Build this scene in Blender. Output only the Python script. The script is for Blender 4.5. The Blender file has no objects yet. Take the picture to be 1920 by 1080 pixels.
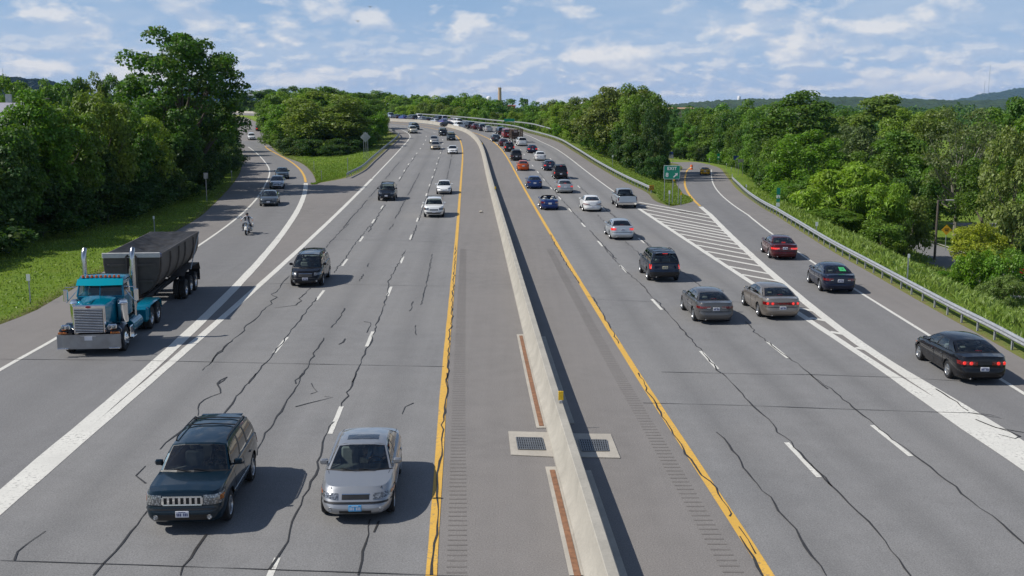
import bpy, math, random
import numpy as np
from mathutils import Vector, Matrix, Euler
random.seed(11); RNG = np.random.default_rng(5)
SC = bpy.context.scene
COL = SC.collection
R = math.radians
# ------------------------------------------------------------------ camera
CAMH, FPX = 9.8, 2000.0
PITCH = math.atan(335.0 / FPX)
SP, CP = math.sin(PITCH), math.cos(PITCH)
cd = bpy.data.cameras.new('camera'); cam = bpy.data.objects.new('camera', cd); COL.objects.link(cam)
cam.location = (0, 0, CAMH); cam.rotation_euler = (math.pi/2 - PITCH, 0, 0)
cd.sensor_width = 36.0; cd.lens = 36.0 * FPX / 1920.0; cd.clip_start = 0.5; cd.clip_end = 60000
SC.camera = cam
# ------------------------------------------------------------------ road profiles (height as a function of distance)
def zmain(y):
    y = np.asarray(y, float)
    a = 1.15e-4 * np.clip(y - 55, 0, 215)**2
    t = np.clip(y - 270, 0, 75); b = .0494*t - .5*(.0414/75)*t*t
    c = .008 * np.clip(y - 345, 0, 160)
    return a + b + c
def zleft(y):
    y = np.asarray(y, float)
    return np.where(y < 128, zmain(y), float(zmain(128)) + .0085*np.clip(y-128, 0, 152) + .064*np.clip(y-280, 0, 82))
def zright(y):
    y = np.asarray(y, float)
    return np.where(y < 98, zmain(y), float(zmain(98)) - .019*np.clip(y-98, 0, 170) + .0)
def unproj(u, v, zf, h=0.0):
    """photo pixel -> place on the road surface of profile zf (raised by h)"""
    a = (u-960)/FPX; b = (540-v)/FPX
    r = (CP + b*SP) / (SP - b*CP)
    lo, hi = 0.0, 3.0
    g = lambda y: y - (CAMH - float(zf(y)) - h)*r
    while g(hi) < 0 and hi < 3000: lo = hi; hi += 3.0
    for _ in range(40):
        m = (lo+hi)/2
        if g(m) < 0: lo = m
        else: hi = m
    y = (lo+hi)/2
    return (a*y/(CP + b*SP), y)
def gm(u, v, h=0.0): return unproj(u, v, zmain, h)
def gl(u, v, h=0.0): return unproj(u, v, zleft, h)
def gr(u, v, h=0.0): return unproj(u, v, zright, h)
def at_depth(u, v, y):
    a = (u-960)/FPX; b = (540-v)/FPX; k = y/(CP + b*SP)
    return (a*k, y, CAMH + k*(-SP + b*CP))
class Curve:
    """x as a function of y through a list of places"""
    def __init__(s, pts):
        pts = sorted(pts, key=lambda p: p[1]); s.y = np.array([p[1] for p in pts]); s.x = np.array([p[0] for p in pts])
        s.m = np.gradient(s.x, s.y) if len(pts) > 2 else np.full(len(pts), (s.x[-1]-s.x[0])/(s.y[-1]-s.y[0]))
        if len(pts) > 2:   # end slopes from wider baselines
            s.m[0] = (s.x[2]-s.x[0])/(s.y[2]-s.y[0]); s.m[-1] = (s.x[-1]-s.x[-3])/(s.y[-1]-s.y[-3])
    def __call__(s, y):
        y = np.asarray(y, float); yc = np.clip(y, s.y[0], s.y[-1])
        i = np.clip(np.searchsorted(s.y, yc) - 1, 0, len(s.y)-2)
        h = s.y[i+1]-s.y[i]; t = (yc - s.y[i])/h
        x = (2*t**3-3*t**2+1)*s.x[i] + (t**3-2*t**2+t)*h*s.m[i] + (-2*t**3+3*t**2)*s.x[i+1] + (t**3-t**2)*h*s.m[i+1]
        x = x + np.where(y < s.y[0], (y-s.y[0])*s.m[0], 0) + np.where(y > s.y[-1], (y-s.y[-1])*s.m[-1], 0)
        return x
    def smooth(s, deg, y1, n=14):
        k = s.y <= y1; c = np.polyfit(s.y[k], s.x[k], deg); Y = np.linspace(s.y[0], s.y[k][-1], n); d = s.x[~k], s.y[~k]
        return Curve(list(zip(np.polyval(c, Y), Y)) + list(zip(*d)))
    def slope(s, y): return (float(s(y+1.0)) - float(s(y-1.0)))/2.0
# ------------------------------------------------------------------ tagging
def tag(o, label=None, cat=None, group=None, kind=None):
    if label: o['label'] = label
    if cat: o['category'] = cat
    if group: o['group'] = group
    if kind: o['kind'] = kind
    return o
def thing(name, label, cat, loc=(0,0,0), rz=0.0, group=None):
    o = bpy.data.objects.new(name, None); COL.objects.link(o); o.empty_display_size = .3
    o.location = loc; o.rotation_euler = (0, 0, rz)
    return tag(o, label, cat, group)
def copy_tree(o, parent=None):
    c = o.copy(); COL.objects.link(c)
    if parent is not None: c.parent = parent
    for ch in list(o.children): copy_tree(ch, c)
    return c
# ------------------------------------------------------------------ mesh builder
class MB:
    def __init__(s): s.v = []; s.f = []; s.m = []; s.uv = None
    def add(s, vs, fs, mi=0, T=None):
        n = len(s.v)
        if T is not None: vs = [tuple(T @ Vector(p)) for p in vs]
        s.v.extend([tuple(map(float, p)) for p in vs])
        for f in fs: s.f.append(tuple(i+n for i in f)); s.m.append(mi)
        return s
    def box(s, c, d, mi=0, T=None, b=0.0):
        x, y, z = (k/2 for k in d); cx, cy, cz = c
        if b <= 0:
            vs = [(cx+i*x, cy+j*y, cz+k*z) for k in (-1,1) for j in (-1,1) for i in (-1,1)]
            return s.add(vs, [(0,2,3,1),(4,5,7,6),(0,1,5,4),(2,6,7,3),(0,4,6,2),(1,3,7,5)], mi, T)
        # chamfered box
        b = min(b, x*.9, y*.9, z*.9); vs = []; idx = {}
        for i in (-1,1):
            for j in (-1,1):
                for k in (-1,1):
                    for a in range(3):
                        p = [cx+i*(x-b), cy+j*(y-b), cz+k*(z-b)]
                        p[a] = (cx+i*x, cy+j*y, cz+k*z)[a]
                        idx[(i,j,k,a)] = len(vs); vs.append(p)
        F = []
        for sg in (-1,1):
            q = [(sg,-1,-1),(sg,1,-1),(sg,1,1),(sg,-1,1)]
            F.append([idx[(*p,0)] for p in (q if sg>0 else q[::-1])])
            q = [(-1,sg,-1),(-1,sg,1),(1,sg,1),(1,sg,-1)]
            F.append([idx[(*p,1)] for p in (q if sg>0 else q[::-1])])
            q = [(-1,-1,sg),(1,-1,sg),(1,1,sg),(-1,1,sg)]
            F.append([idx[(*p,2)] for p in (q if sg>0 else q[::-1])])
        for i in (-1,1):
            for j in (-1,1):
                F.append([idx[(i,j,-1,0)],idx[(i,j,1,0)],idx[(i,j,1,1)],idx[(i,j,-1,1)]])
                F.append([idx[(i,-1,j,0)],idx[(i,1,j,0)],idx[(i,1,j,2)],idx[(i,-1,j,2)]])
                F.append([idx[(-1,i,j,1)],idx[(1,i,j,1)],idx[(1,i,j,2)],idx[(-1,i,j,2)]])
                for k in (-1,1): F.append([idx[(i,j,k,0)],idx[(i,j,k,1)],idx[(i,j,k,2)]])
        return s.add(vs, F, mi, T)
    def tube(s, pts, r, n=8, mi=0, T=None, cap=True):
        pts = [Vector(p) for p in pts]; rs = r if isinstance(r, (list, tuple)) else [r]*len(pts)
        vs = []; prev = None
        for i, p in enumerate(pts):
            d = (pts[min(i+1,len(pts)-1)] - pts[max(i-1,0)]).normalized()
            if prev is None:
                a = Vector((0,0,1)) if abs(d.z) < .9 else Vector((1,0,0)); u = d.cross(a).normalized()
            else: u = (prev - d*prev.dot(d)).normalized()
            prev = u; w = d.cross(u)
            for k in range(n):
                an = 2*math.pi*k/n; vs.append(p + (u*math.cos(an) + w*math.sin(an))*rs[i])
        F = []
        for i in range(len(pts)-1):
            for k in range(n):
                k2 = (k+1)%n; F.append((i*n+k, i*n+k2, (i+1)*n+k2, (i+1)*n+k))
        if cap: F.append(tuple(range(n))[::-1]); F.append(tuple(range((len(pts)-1)*n, len(pts)*n)))
        return s.add(vs, F, mi, T)
    def lathe(s, prof, n=20, axis='z', mi=0, T=None, c=(0,0,0)):
        """prof: list of (radius, height) round an axis through c"""
        vs = []
        for r, h in prof:
            for k in range(n):
                a = 2*math.pi*k/n; p = (r*math.cos(a), r*math.sin(a), h)
                if axis == 'x': p = (p[2], p[0], p[1])
                elif axis == 'y': p = (p[1], p[2], p[0])
                vs.append((p[0]+c[0], p[1]+c[1], p[2]+c[2]))
        F = []
        for i in range(len(prof)-1):
            for k in range(n):
                k2 = (k+1)%n; F.append((i*n+k, i*n+k2, (i+1)*n+k2, (i+1)*n+k))
        return s.add(vs, F, mi, T)
    def grid(s, P, mi=0, flip=False, T=None):
        """P[i][j] points"""
        n, m = len(P), len(P[0]); vs = [p for row in P for p in row]; F = []
        for i in range(n-1):
            for j in range(m-1):
                q = (i*m+j, i*m+j+1, (i+1)*m+j+1, (i+1)*m+j); F.append(q[::-1] if flip else q)
        return s.add(vs, F, mi, T)
    def prism(s, poly, z0, z1, mi=0, T=None):
        n = len(poly); vs = [(x, y, z0) for x, y in poly] + [(x, y, z1) for x, y in poly]
        F = [tuple(range(n))[::-1], tuple(range(n, 2*n))] + [(i, (i+1)%n, n+(i+1)%n, n+i) for i in range(n)]
        return s.add(vs, F, mi, T)
    def plate(s, poly3, n, th, mi=0, T=None):
        """flat outline poly3 thickened by th along n"""
        k = len(poly3); nv = Vector(n)*th; vs = [Vector(p) for p in poly3] + [Vector(p)+nv for p in poly3]
        F = [tuple(range(k))[::-1], tuple(range(k, 2*k))] + [(i, (i+1)%k, k+(i+1)%k, k+i) for i in range(k)]
        return s.add(vs, F, mi, T)
    def mesh(s, name, mats, smooth=40):
        me = bpy.data.meshes.new(name); me.from_pydata(s.v, [], s.f)
        mats = mats if isinstance(mats, (list, tuple)) else [mats]
        for m in mats: me.materials.append(m)
        if len(mats) > 1: me.polygons.foreach_set('material_index', s.m)
        if s.uv is not None:
            l = me.uv_layers.new(name='UVMap'); vi = np.zeros(len(me.loops), int); me.loops.foreach_get('vertex_index', vi)
            l.data.foreach_set('uv', np.asarray(s.uv, float)[vi].ravel())
        if smooth:
            me.polygons.foreach_set('use_smooth', [True]*len(me.polygons)); me.set_sharp_from_angle(angle=R(smooth))
        me.update(); return me
    def build(s, name, mats, parent=None, smooth=40, loc=None):
        o = bpy.data.objects.new(name, s.mesh(name, mats, smooth)); COL.objects.link(o)
        if parent is not None: o.parent = parent
        if loc is not None: o.location = loc
        return o
def put(name, me, parent=None, loc=(0,0,0), rot=(0,0,0), scale=(1,1,1)):
    o = bpy.data.objects.new(name, me); COL.objects.link(o)
    if parent is not None: o.parent = parent
    o.location = loc; o.rotation_euler = rot; o.scale = scale
    return o
# ------------------------------------------------------------------ materials
class NT:
    def __init__(s, m): s.t = m.node_tree; s.n = s.t.nodes; s.l = s.t.links
    def new(s, ty, **k):
        n = s.n.new(ty)
        for a, b in k.items():
            if a == 'inp':
                for i, val in b.items():
                    if hasattr(val, 'is_linked'): s.l.new(val, n.inputs[i])
                    else: n.inputs[i].default_value = val
            else: setattr(n, a, b)
        return n
    def math(s, op, a, b=0.0, c=0.0, clamp=False):
        n = s.n.new('ShaderNodeMath'); n.operation = op; n.use_clamp = clamp
        for i, x in enumerate((a, b, c)):
            if hasattr(x, 'is_linked'): s.l.new(x, n.inputs[i])
            else: n.inputs[i].default_value = x
        return n.outputs[0]
    def mix(s, fac, a, b, mode='MIX'):
        n = s.n.new('ShaderNodeMix'); n.data_type = 'RGBA'; n.blend_type = mode
        for sock, x in ((n.inputs[0], fac), (n.inputs[6], a), (n.inputs[7], b)):
            if hasattr(x, 'is_linked'): s.l.new(x, sock)
            else: sock.default_value = x if not isinstance(x, tuple) or len(x) == 4 else (*x, 1)
        return n.outputs[2]
    def noise(s, vec, scale, detail=4, rough=.55, dist=0.0, out=0):
        n = s.n.new('ShaderNodeTexNoise'); n.inputs['Scale'].default_value = scale
        n.inputs['Detail'].default_value = detail; n.inputs['Roughness'].default_value = rough; n.inputs['Distortion'].default_value = dist
        if vec is not None: s.l.new(vec, n.inputs['Vector'])
        return n.outputs[out]
    def ramp(s, fac, stops):
        n = s.n.new('ShaderNodeValToRGB'); e = n.color_ramp.elements
        while len(e) < len(stops): e.new(.5)
        for k, (p, c) in zip(e, stops): k.position = p; k.color = (*c, 1) if len(c) == 3 else c
        s.l.new(fac, n.inputs[0]); return n.outputs[0]
    def maprange(s, v, a, b, c=0.0, d=1.0):
        n = s.n.new('ShaderNodeMapRange'); s.l.new(v, n.inputs[0])
        for i, x in enumerate((a, b, c, d)): n.inputs[i+1].default_value = x
        return n.outputs[0]
def newmat(name):
    m = bpy.data.materials.new(name); m.use_nodes = True
    t = NT(m); b = t.n['Principled BSDF']; return m, t, b
def setp(b, color=None, rough=None, metal=None, coat=None, spec=None):
    if color is not None: b.inputs['Base Color'].default_value = (*color, 1)
    if rough is not None: b.inputs['Roughness'].default_value = rough
    if metal is not None: b.inputs['Metallic'].default_value = metal
    if coat is not None: b.inputs['Coat Weight'].default_value = coat; b.inputs['Coat Roughness'].default_value = .04
    if spec is not None: b.inputs['Specular IOR Level'].default_value = spec
_MC = {}
def solid(name, color, rough=.5, metal=0.0, coat=0.0, var=.12, scale=3.0, spec=None):
    """plain procedural material: base colour with slight mottling and roughness change"""
    if name in _MC: return _MC[name]
    m, t, b = newmat(name); setp(b, color, rough, metal, coat, spec)
    tc = t.new('ShaderNodeTexCoord'); nz = t.noise(tc.outputs['Object'], scale, 5)
    f = t.maprange(nz, .3, .7, 1-var, 1+var)
    mx = t.new('ShaderNodeVectorMath', operation='SCALE'); mx.inputs[0].default_value = color; t.l.new(f, mx.inputs['Scale'])
    t.l.new(mx.outputs[0], b.inputs['Base Color'])
    t.l.new(t.maprange(nz, .3, .7, max(rough-.06, .02), min(rough+.06, 1)), b.inputs['Roughness'])
    _MC[name] = m; return m
def paint(name, color, metal=.35, rough=.32):
    if name in _MC: return _MC[name]
    m, t, b = newmat('paint_'+name); setp(b, color, rough, metal, .8, .08)
    tc = t.new('ShaderNodeTexCoord')
    # road dust towards the sills and a little unevenness of the clear coat
    sep = t.new('ShaderNodeSeparateXYZ'); t.l.new(tc.outputs['Object'], sep.inputs[0])
    nz = t.noise(tc.outputs['Object'], 2.2, 5); d = t.math('MULTIPLY', t.maprange(sep.outputs[2], .75, .2, 0, 1), t.maprange(nz, .35, .7, .1, .75))
    col = t.mix(t.math('MULTIPLY', d, .06), color, (.16,.145,.125))
    t.l.new(col, b.inputs['Base Color']); t.l.new(t.math('MULTIPLY_ADD', d, .3, rough), b.inputs['Roughness'])
    t.l.new(t.math('MULTIPLY', t.math('SUBTRACT', 1.0, d), .85), b.inputs['Coat Weight'])
    _MC[name] = m; return m
def glass(name='car_glass', tint=(.42,.50,.48)):
    if name in _MC: return _MC[name]
    m, t, b = newmat(name); t.n.remove(b)
    tr = t.new('ShaderNodeBsdfTransparent', inp={0: (*tint, 1)})
    gl_ = t.new('ShaderNodeBsdfGlossy', inp={'Color': (1,1,1,1), 'Roughness': .015})
    fr = t.new('ShaderNodeFresnel', inp={'IOR': 1.52})
    fx = t.math('ADD', t.math('MULTIPLY', fr.outputs[0], 1.25), .015, clamp=True)
    mx = t.new('ShaderNodeMixShader'); t.l.new(fx, mx.inputs[0]); t.l.new(tr.outputs[0], mx.inputs[1]); t.l.new(gl_.outputs[0], mx.inputs[2])
    t.l.new(mx.outputs[0], t.n['Material Output'].inputs[0]); _MC[name] = m; return m
def lens(name, color, rough=.08, metal=.0, emis=0):
    if name in _MC: return _MC[name]
    m, t, b = newmat(name); setp(b, color, rough, metal, 1.0)
    tc = t.new('ShaderNodeTexCoord'); v = t.new('ShaderNodeTexVoronoi', inp={'Vector': tc.outputs['Object'], 'Scale': 22.0})
    t.l.new(t.mix(t.maprange(v.outputs['Distance'], 0, .6), tuple(min(1, c*1.25) for c in color), tuple(c*.28 for c in color)), b.inputs['Base Color'])
    bp = t.new('ShaderNodeBump', inp={'Strength': .25, 'Distance': .01, 'Height': v.outputs['Distance']}); t.l.new(bp.outputs[0], b.inputs['Normal'])
    if emis:
        b.inputs['Emission Color'].default_value = (*color, 1); b.inputs['Emission Strength'].default_value = emis
    _MC[name] = m; return m
BLACK = solid('black_trim', (.012,.012,.013), .45)
RUBBER = solid('tyre_rubber', (.016,.016,.017), .85, scale=8)
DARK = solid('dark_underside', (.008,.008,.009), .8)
CHROME = solid('chrome', (.78,.78,.78), .12, 1.0, var=.04)
ALLOY = solid('alloy_rim', (.50,.51,.52), .3, .85, var=.1)
GALV = solid('galvanised_steel', (.37,.385,.40), .5, .3, var=.16, scale=5)
# ------------------------------------------------------------------ plan of the interchange (edges as curves)
def pts(fn, L): return [fn(*p) for p in L]
_splitL = [(0,950),(171,803),(285,698),(345,648),(400,596),(455,545),(510,480),(560,415)]
_splitR = [(1300,424),(1370,481),(1450,540),(1530,594),(1660,690),(1760,757),(1900,845)]
XA = Curve(pts(gl, [(0,608),(50,590),(105,560),(137,542),(190,512),(260,470),(332,432),(370,410),(402,382),(435,347),(452,317),(450,295),(446,275),(440,258),(432,243),(418,232),(385,221)]))
XB = Curve(pts(gl, _splitL + [(592.5,343.5),(583,322),(562,305),(537,295.6),(518,284.4),(508,273),(504.6,257),(500,243),(487,231.7),(459.5,220)]))
XC = Curve(pts(gm, _splitL + [(596,343.8),(645,334.5),(675,323),(700,302),(725,279.5),(742.5,264.5),(749,256)]) + [(-29.5,257),(-43,285),(-58,312),(-77,347),(-115,422),(-145,480)])
XD = Curve(pts(gm, _splitR + [(1256,387),(1233,379),(1214,362),(1166,338.5),(1116,310),(1075,283.5),(1038,263),(991,249.6),(941,238)]) + [(-9,280),(-14.5,291),(-24,309),(-32,325),(-50,362),(-89,437),(-112,482)])
XE = Curve(pts(gr, _splitR + [(1258,387),(1282,383),(1279,361),(1269,346),(1273,325),(1279,313.5),(1262,306),(1225,301)]))
XF = Curve(pts(gr, [(1920,674),(1859,639.5),(1784.6,599),(1707,555),(1632.5,512),(1563.6,473),(1495,430),(1440,396),(1405,373),(1380,353),(1368,338),(1358,325),(1348,315),(1328,308.5),(1295,302.8),(1255,298)]))
Y_TIPL, Y_TIPR = gm(594,343.5)[1], gm(1257,387)[1]
_XC, _XE = XC, XE
class Joined:
    def __init__(s, a, b, yj): s.a, s.b, s.yj = a, b, yj
    def __call__(s, y): return np.where(np.asarray(y, float) < s.yj, s.a(y), s.b(y))
XC = Joined(XB, _XC, Y_TIPL); XE = Joined(XD, _XE, Y_TIPR)
def knots(y):
    k = [XA(y), XB(y), XC(y), XD(y), XE(y), XF(y)]
    for i in range(1, 6): k[i] = np.maximum(k[i], k[i-1] + 1e-3)
    return k
STREET_Z = -5.2
def sstep(t): t = np.clip(t, 0, 1); return t*t*(3-2*t)
def Zf(x, y):
    x = np.asarray(x, float); y = np.asarray(y, float)
    A, B, C_, D, E, F = knots(y); zl, zm, zr = zleft(y), zmain(y), zright(y)
    z = np.where(x < B, zl, zl + (zm-zl)*sstep((x-B)/np.maximum(C_-B, .01)))
    z = np.where(x > C_, zm, z)
    z = np.where(x > D, zm + (zr-zm)*sstep((x-D)/np.maximum(E-D, .01)), z)
    z = np.where(x > E, zr, z)
    drop = sstep((x-F-.6)/16.0) * sstep((460-y)/160.0)
    z = np.where(x > F, zr + (STREET_Z-zr)*drop, z)
    lf = sstep((A-x)/60.0)                     # low ground left of the on-ramp
    z = np.where(x < A, zl - lf*np.clip(zl-.2, 0, 5)*.7, z)
    return z
def zf1(x, y): return float(Zf(x, y))
# ------------------------------------------------------------------ materials of the setting
def asphalt_mat(name, base, streak, tint2):
    m, t, b = newmat(name)
    geo = t.new('ShaderNodeNewGeometry'); P = geo.outputs['Position']
    uv = t.new('ShaderNodeUVMap'); sep = t.new('ShaderNodeSeparateXYZ'); t.l.new(uv.outputs[0], sep.inputs[0])
    fine = t.noise(P, 28, 3, .7); mid = t.noise(P, 1.1, 6, .6); big = t.noise(P, .07, 4, .6)
    mp = t.new('ShaderNodeMapping', inp={'Vector': P, 'Scale': (2.2, .05, 1)}); lng = t.noise(mp.outputs[0], 1.0, 5, .6)
    # tyre-worn and oil-darkened bands: the middle of every lane
    fr = t.math('FRACT', sep.outputs[0]); d = t.math('ABSOLUTE', t.math('SUBTRACT', fr, .5))
    band = t.maprange(d, .22, .0, 0, 1)
    band = t.math('MULTIPLY', band, t.maprange(lng, .35, .7, .25, 1.0))
    c = t.mix(t.maprange(mid, .3, .7), tuple(k*.90 for k in base), tuple(k*1.10 for k in base))
    c = t.mix(t.math('MULTIPLY', t.maprange(big, .38, .66), .8), c, tint2)
    c = t.mix(t.math('MULTIPLY', band, streak), c, tuple(k*.62 for k in base))
    c = t.mix(t.maprange(lng, .3, .75, 0, .30), c, tuple(k*1.35 for k in base))
    c = t.mix(.8, c, t.mix(t.maprange(fine, .25, .75), (.52,.52,.52), (1.45,1.45,1.45)), 'MULTIPLY')
    t.l.new(c, b.inputs['Base Color']); b.inputs['Roughness'].default_value = .88; b.inputs['Specular IOR Level'].default_value = .25
    bp = t.new('ShaderNodeBump', inp={'Strength': .5, 'Distance': .01, 'Height': fine}); t.l.new(bp.outputs[0], b.inputs['Normal'])
    return m
M_LANE = asphalt_mat('asphalt_lanes', (.200,.197,.195), .72, (.235,.228,.220))
M_RAMP = asphalt_mat('asphalt_ramp', (.180,.177,.176), .34, (.20,.195,.192))
M_SHOULDER = asphalt_mat('asphalt_shoulder', (.198,.185,.175), .0, (.225,.208,.195))
def line_mat(name, col):
    m, t, b = newmat(name); geo = t.new('ShaderNodeNewGeometry'); P = geo.outputs['Position']
    n1 = t.noise(P, 9, 6, .7); n2 = t.noise(P, .6, 4); fine = t.noise(P, 40, 2)
    w = t.math('MULTIPLY', t.maprange(n1, .52, .68), t.maprange(n2, .4, .65, .15, 1.0))
    c = t.mix(t.maprange(n2, .3, .7), tuple(k*.86 for k in col), col)
    c = t.mix(w, c, (.16,.15,.14)); c = t.mix(.4, c, t.mix(fine, (.6,.6,.6), (1.4,1.4,1.4)), 'MULTIPLY')
    t.l.new(c, b.inputs['Base Color']); b.inputs['Roughness'].default_value = .75
    return m
M_WHITE = line_mat('white_road_paint', (.70,.68,.62)); M_YELLOW = line_mat('yellow_road_paint', (.72,.42,.07))
M_TAR = solid('crack_tar', (.034,.032,.031), .6, scale=9, var=.3)
def concrete_mat(name, base):
    m, t, b = newmat(name); geo = t.new('ShaderNodeNewGeometry'); P = geo.outputs['Position']
    n1 = t.noise(P, .9, 6, .6); n2 = t.noise(P, 14, 4); mp = t.new('ShaderNodeMapping', inp={'Vector': P, 'Scale': (3, .7, .35)}); n3 = t.noise(mp.outputs[0], 1.6, 6, .65, .6)
    c = t.mix(t.maprange(n1, .3, .7), tuple(k*.84 for k in base), tuple(min(1, k*1.12) for k in base))
    c = t.mix(t.maprange(n3, .55, .78, 0, .30), c, tuple(k*.55 for k in base)); c = t.mix(.35, c, t.mix(n2, (.6,.6,.6), (1.4,1.4,1.4)), 'MULTIPLY')
    t.l.new(c, b.inputs['Base Color']); b.inputs['Roughness'].default_value = .85
    bp = t.new('ShaderNodeBump', inp={'Strength': .35, 'Distance': .02, 'Height': n2}); t.l.new(bp.outputs[0], b.inputs['Normal'])
    return m
M_CONC = concrete_mat('barrier_concrete', (.375,.35,.30)); M_PAD = concrete_mat('inlet_concrete', (.42,.385,.33))
def ground_mat():
    m, t, b = newmat('grass_ground'); geo = t.new('ShaderNodeNewGeometry'); P = geo.outputs['Position']
    n1 = t.noise(P, .35, 6, .65); n2 = t.noise(P, 2.6, 6, .7); n3 = t.noise(P, 14, 3, .7); n4 = t.noise(P, .05, 3)
    c = t.ramp(n2, [(.28,(.085,.150,.018)),(.5,(.18,.27,.036)),(.72,(.26,.33,.06))])
    c = t.mix(t.maprange(n1, .5, .72, 0, .75), c, (.22,.26,.045)); c = t.mix(t.maprange(n4, .45, .65, 0, .5), c, (.085,.165,.02))
    c = t.mix(t.maprange(n3, .55, .8, 0, .6), c, (.19,.16,.05)); c = t.mix(.6, c, t.mix(n3, (.5,.5,.5), (1.5,1.5,1.5)), 'MULTIPLY')
    # bare soil along the edges of the pavement (vertex attribute 'bare')
    at = t.new('ShaderNodeAttribute', attribute_name='bare')
    f = t.math('MULTIPLY', at.outputs['Fac'], t.maprange(n2, .35, .62, .2, 1))
    c = t.mix(f, c, (.20,.145,.085))
    t.l.new(c, b.inputs['Base Color']); b.inputs['Roughness'].default_value = .95; b.inputs['Specular IOR Level'].default_value = .1
    bp = t.new('ShaderNodeBump', inp={'Strength': .9, 'Distance': .12, 'Height': n3}); t.l.new(bp.outputs[0], b.inputs['Normal'])
    return m
M_GRASS = ground_mat()
# ------------------------------------------------------------------ ground sheet
ys = np.concatenate([np.arange(-30, 300, 3.0), np.arange(300, 440, 5.0), np.geomspace(440, 16000, 34)])
def lat(y):
    A, B, C_, D, E, F = [float(k) for k in knots(min(y, 420))]
    segs = []
    L = list(A - np.geomspace(.6, 9000, 34)[::-1])
    segs += [(x, 0) for x in L]
    def span(a, b, n, paved, bare):
        e = .02
        return [(x, paved) for x in np.linspace(a, b, n)]
    segs += [(A, 0)] + span(A+.05, B-.05, 6, 1, 0) + [(B, 0)] + span(B+.01, C_-.01, 7, 0, 0) + [(C_, 0)] + span(C_+.05, D-.05, 8, 1, 0) + [(D, 0)]
    segs += span(D+.01, E-.01, 7, 0, 0) + [(E, 0)] + span(E+.05, F-.05, 5, 1, 0) + [(F, 0)] + [(x, 0) for x in F + np.geomspace(.5, 9000, 40)]
    return segs
rows = []; barev = []
for y in ys:
    s = lat(y); x = np.array([p[0] for p in s]); pv = np.array([p[1] for p in s]); z = Zf(x, np.full_like(x, min(y, 600)))
    z = z - .07*pv - .012
    far = (pv == 0)
    z = z + np.where(far, .0, 0)
    rows.append(list(zip(x, np.full_like(x, y), z)))
    A, B, C_, D, E, F = [float(k) for k in knots(min(y, 420))]
    d = np.min(np.abs(x[:, None] - np.array([A, B, C_, D, E, F])[None]), axis=1)
    barev.append(np.clip(1 - d/1.1, 0, 1))
gb_ = MB(); gb_.grid(rows, flip=True); ground = gb_.build('ground', M_GRASS, smooth=180); tag(ground, kind='structure')
at = ground.data.attributes.new('bare', 'FLOAT', 'POINT'); at.data.foreach_set('value', np.concatenate(barev).astype(np.float32))
# ------------------------------------------------------------------ pavement sheets
def sheet(name, y0, y1, fl, fr, zf, dz, m, n=10, lanes=1.0, step=2.0):
    b = MB(); uv = []; P = []
    for y in np.arange(y0, y1 + .01, step):
        l, r = float(fl(y)), float(fr(y)); z = float(zf(y)) + dz
        P.append([(l + (r-l)*k/n, y, z) for k in range(n+1)]); uv += [(lanes*k/n, y/4.0) for k in range(n+1)]
    b.grid(P, flip=True); b.uv = uv
    o = b.build(name, m, smooth=180); return tag(o, kind='structure')
def off(c, d): return lambda y: c(y) + d
# edge and lane lines as curves
YL = Curve(pts(gm, [(809,1080),(817,990),(819.6,876),(825,788),(832,721),(839.5,647),(846,575),(851,508),(856.3,440),(862.5,360),(864.5,338),(866.3,313),(867.5,288),(865.5,272),(861.5,261.7),(853,253.5),(830,245.5)]) + [(-20.5,268),(-30,285),(-41,306),(-57,335)])
WL = Curve(pts(gm, [(0,960),(100,868),(228,757),(338,665),(366.8,641),(415.5,597),(457,560),(499,526),(540.5,487.5),(582,448.5),(611,420),(645,386),(700,335),(725,305.5),(750,280.5),(765,263),(769,255.5),(762,247.8),(750,242.5)]) + [(-31.5,273),(-40.5,290),(-54,314),(-73,349)])
YR = Curve(pts(gm, [(1438,1080),(1417,1042),(1371,970),(1325.5,901),(1283,837),(1235.7,758),(1193.4,700),(1160,647.5),(1133,606),(1100.7,550),(1065,493),(1032.6,440),(1015,407),(996.7,378),(976.7,342),(963,318.5),(950,293.5),(935,275),(913,258.5),(880,246.8)]) + [(-20,276),(-32,297),(-54,338)])
WR = Curve(pts(gm, [(1916,862),(1837,812),(1766.5,769.5),(1668,703),(1609.6,664.5),(1552,622),(1500.5,588),(1449,555),(1400,524.5),(1364,501),(1323.7,477),(1283,446.5),(1242,417.5),(1220,407),(1192.5,387),(1151.7,361.7),(1115,333),(1080,305),(1043,280),(1017.5,267),(986,252.5)]) + [(-2.5,269),(-12,282),(-26,304),(-40,334)])
GR = Curve(pts(gr, [(1920,845),(1830,787),(1738,730),(1695.6,702),(1638,665),(1581,625),(1523.5,577),(1463,525),(1420,488),(1380.7,452.5),(1357.5,428.5),(1334,406.5),(1311,387),(1294.5,365.5),(1286,351),(1282.7,338.7),(1286,328),(1293,315)]))
WX = Curve(pts(gr, [(1920,737.5),(1879,712.7),(1761.6,641),(1695.6,603),(1618,552),(1538,500),(1495,471),(1435,428.5),(1405,406.5),(1376,386),(1351,364),(1338.6,346.6),(1334,329),(1331.5,313.5)]))
WXL = Curve(pts(gl, [(0,694),(95.8,640),(200,575),(300,508),(375,459),(429.5,420.5),(457.8,397),(485.5,366.7),(499.5,342),(505.5,325),(504,315),(495.6,302.5),(487,292.8),(472,280),(465,275)]))
RL = Curve(pts(gl, [(-60,995),(0,935),(40.7,898),(102,846),(171,790),(228,739),(285,687),(335,640),(360,622),(390.5,592),(421,559),(451.7,528),(479.4,495),(510,461.7),(540.5,420),(551.5,408),(563.5,383),(572.5,360),(573.3,342),(571.7,334.7),(566,323.6),(555,311),(541,300),(520,289.5),(505,281),(495.5,273)]))
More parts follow.
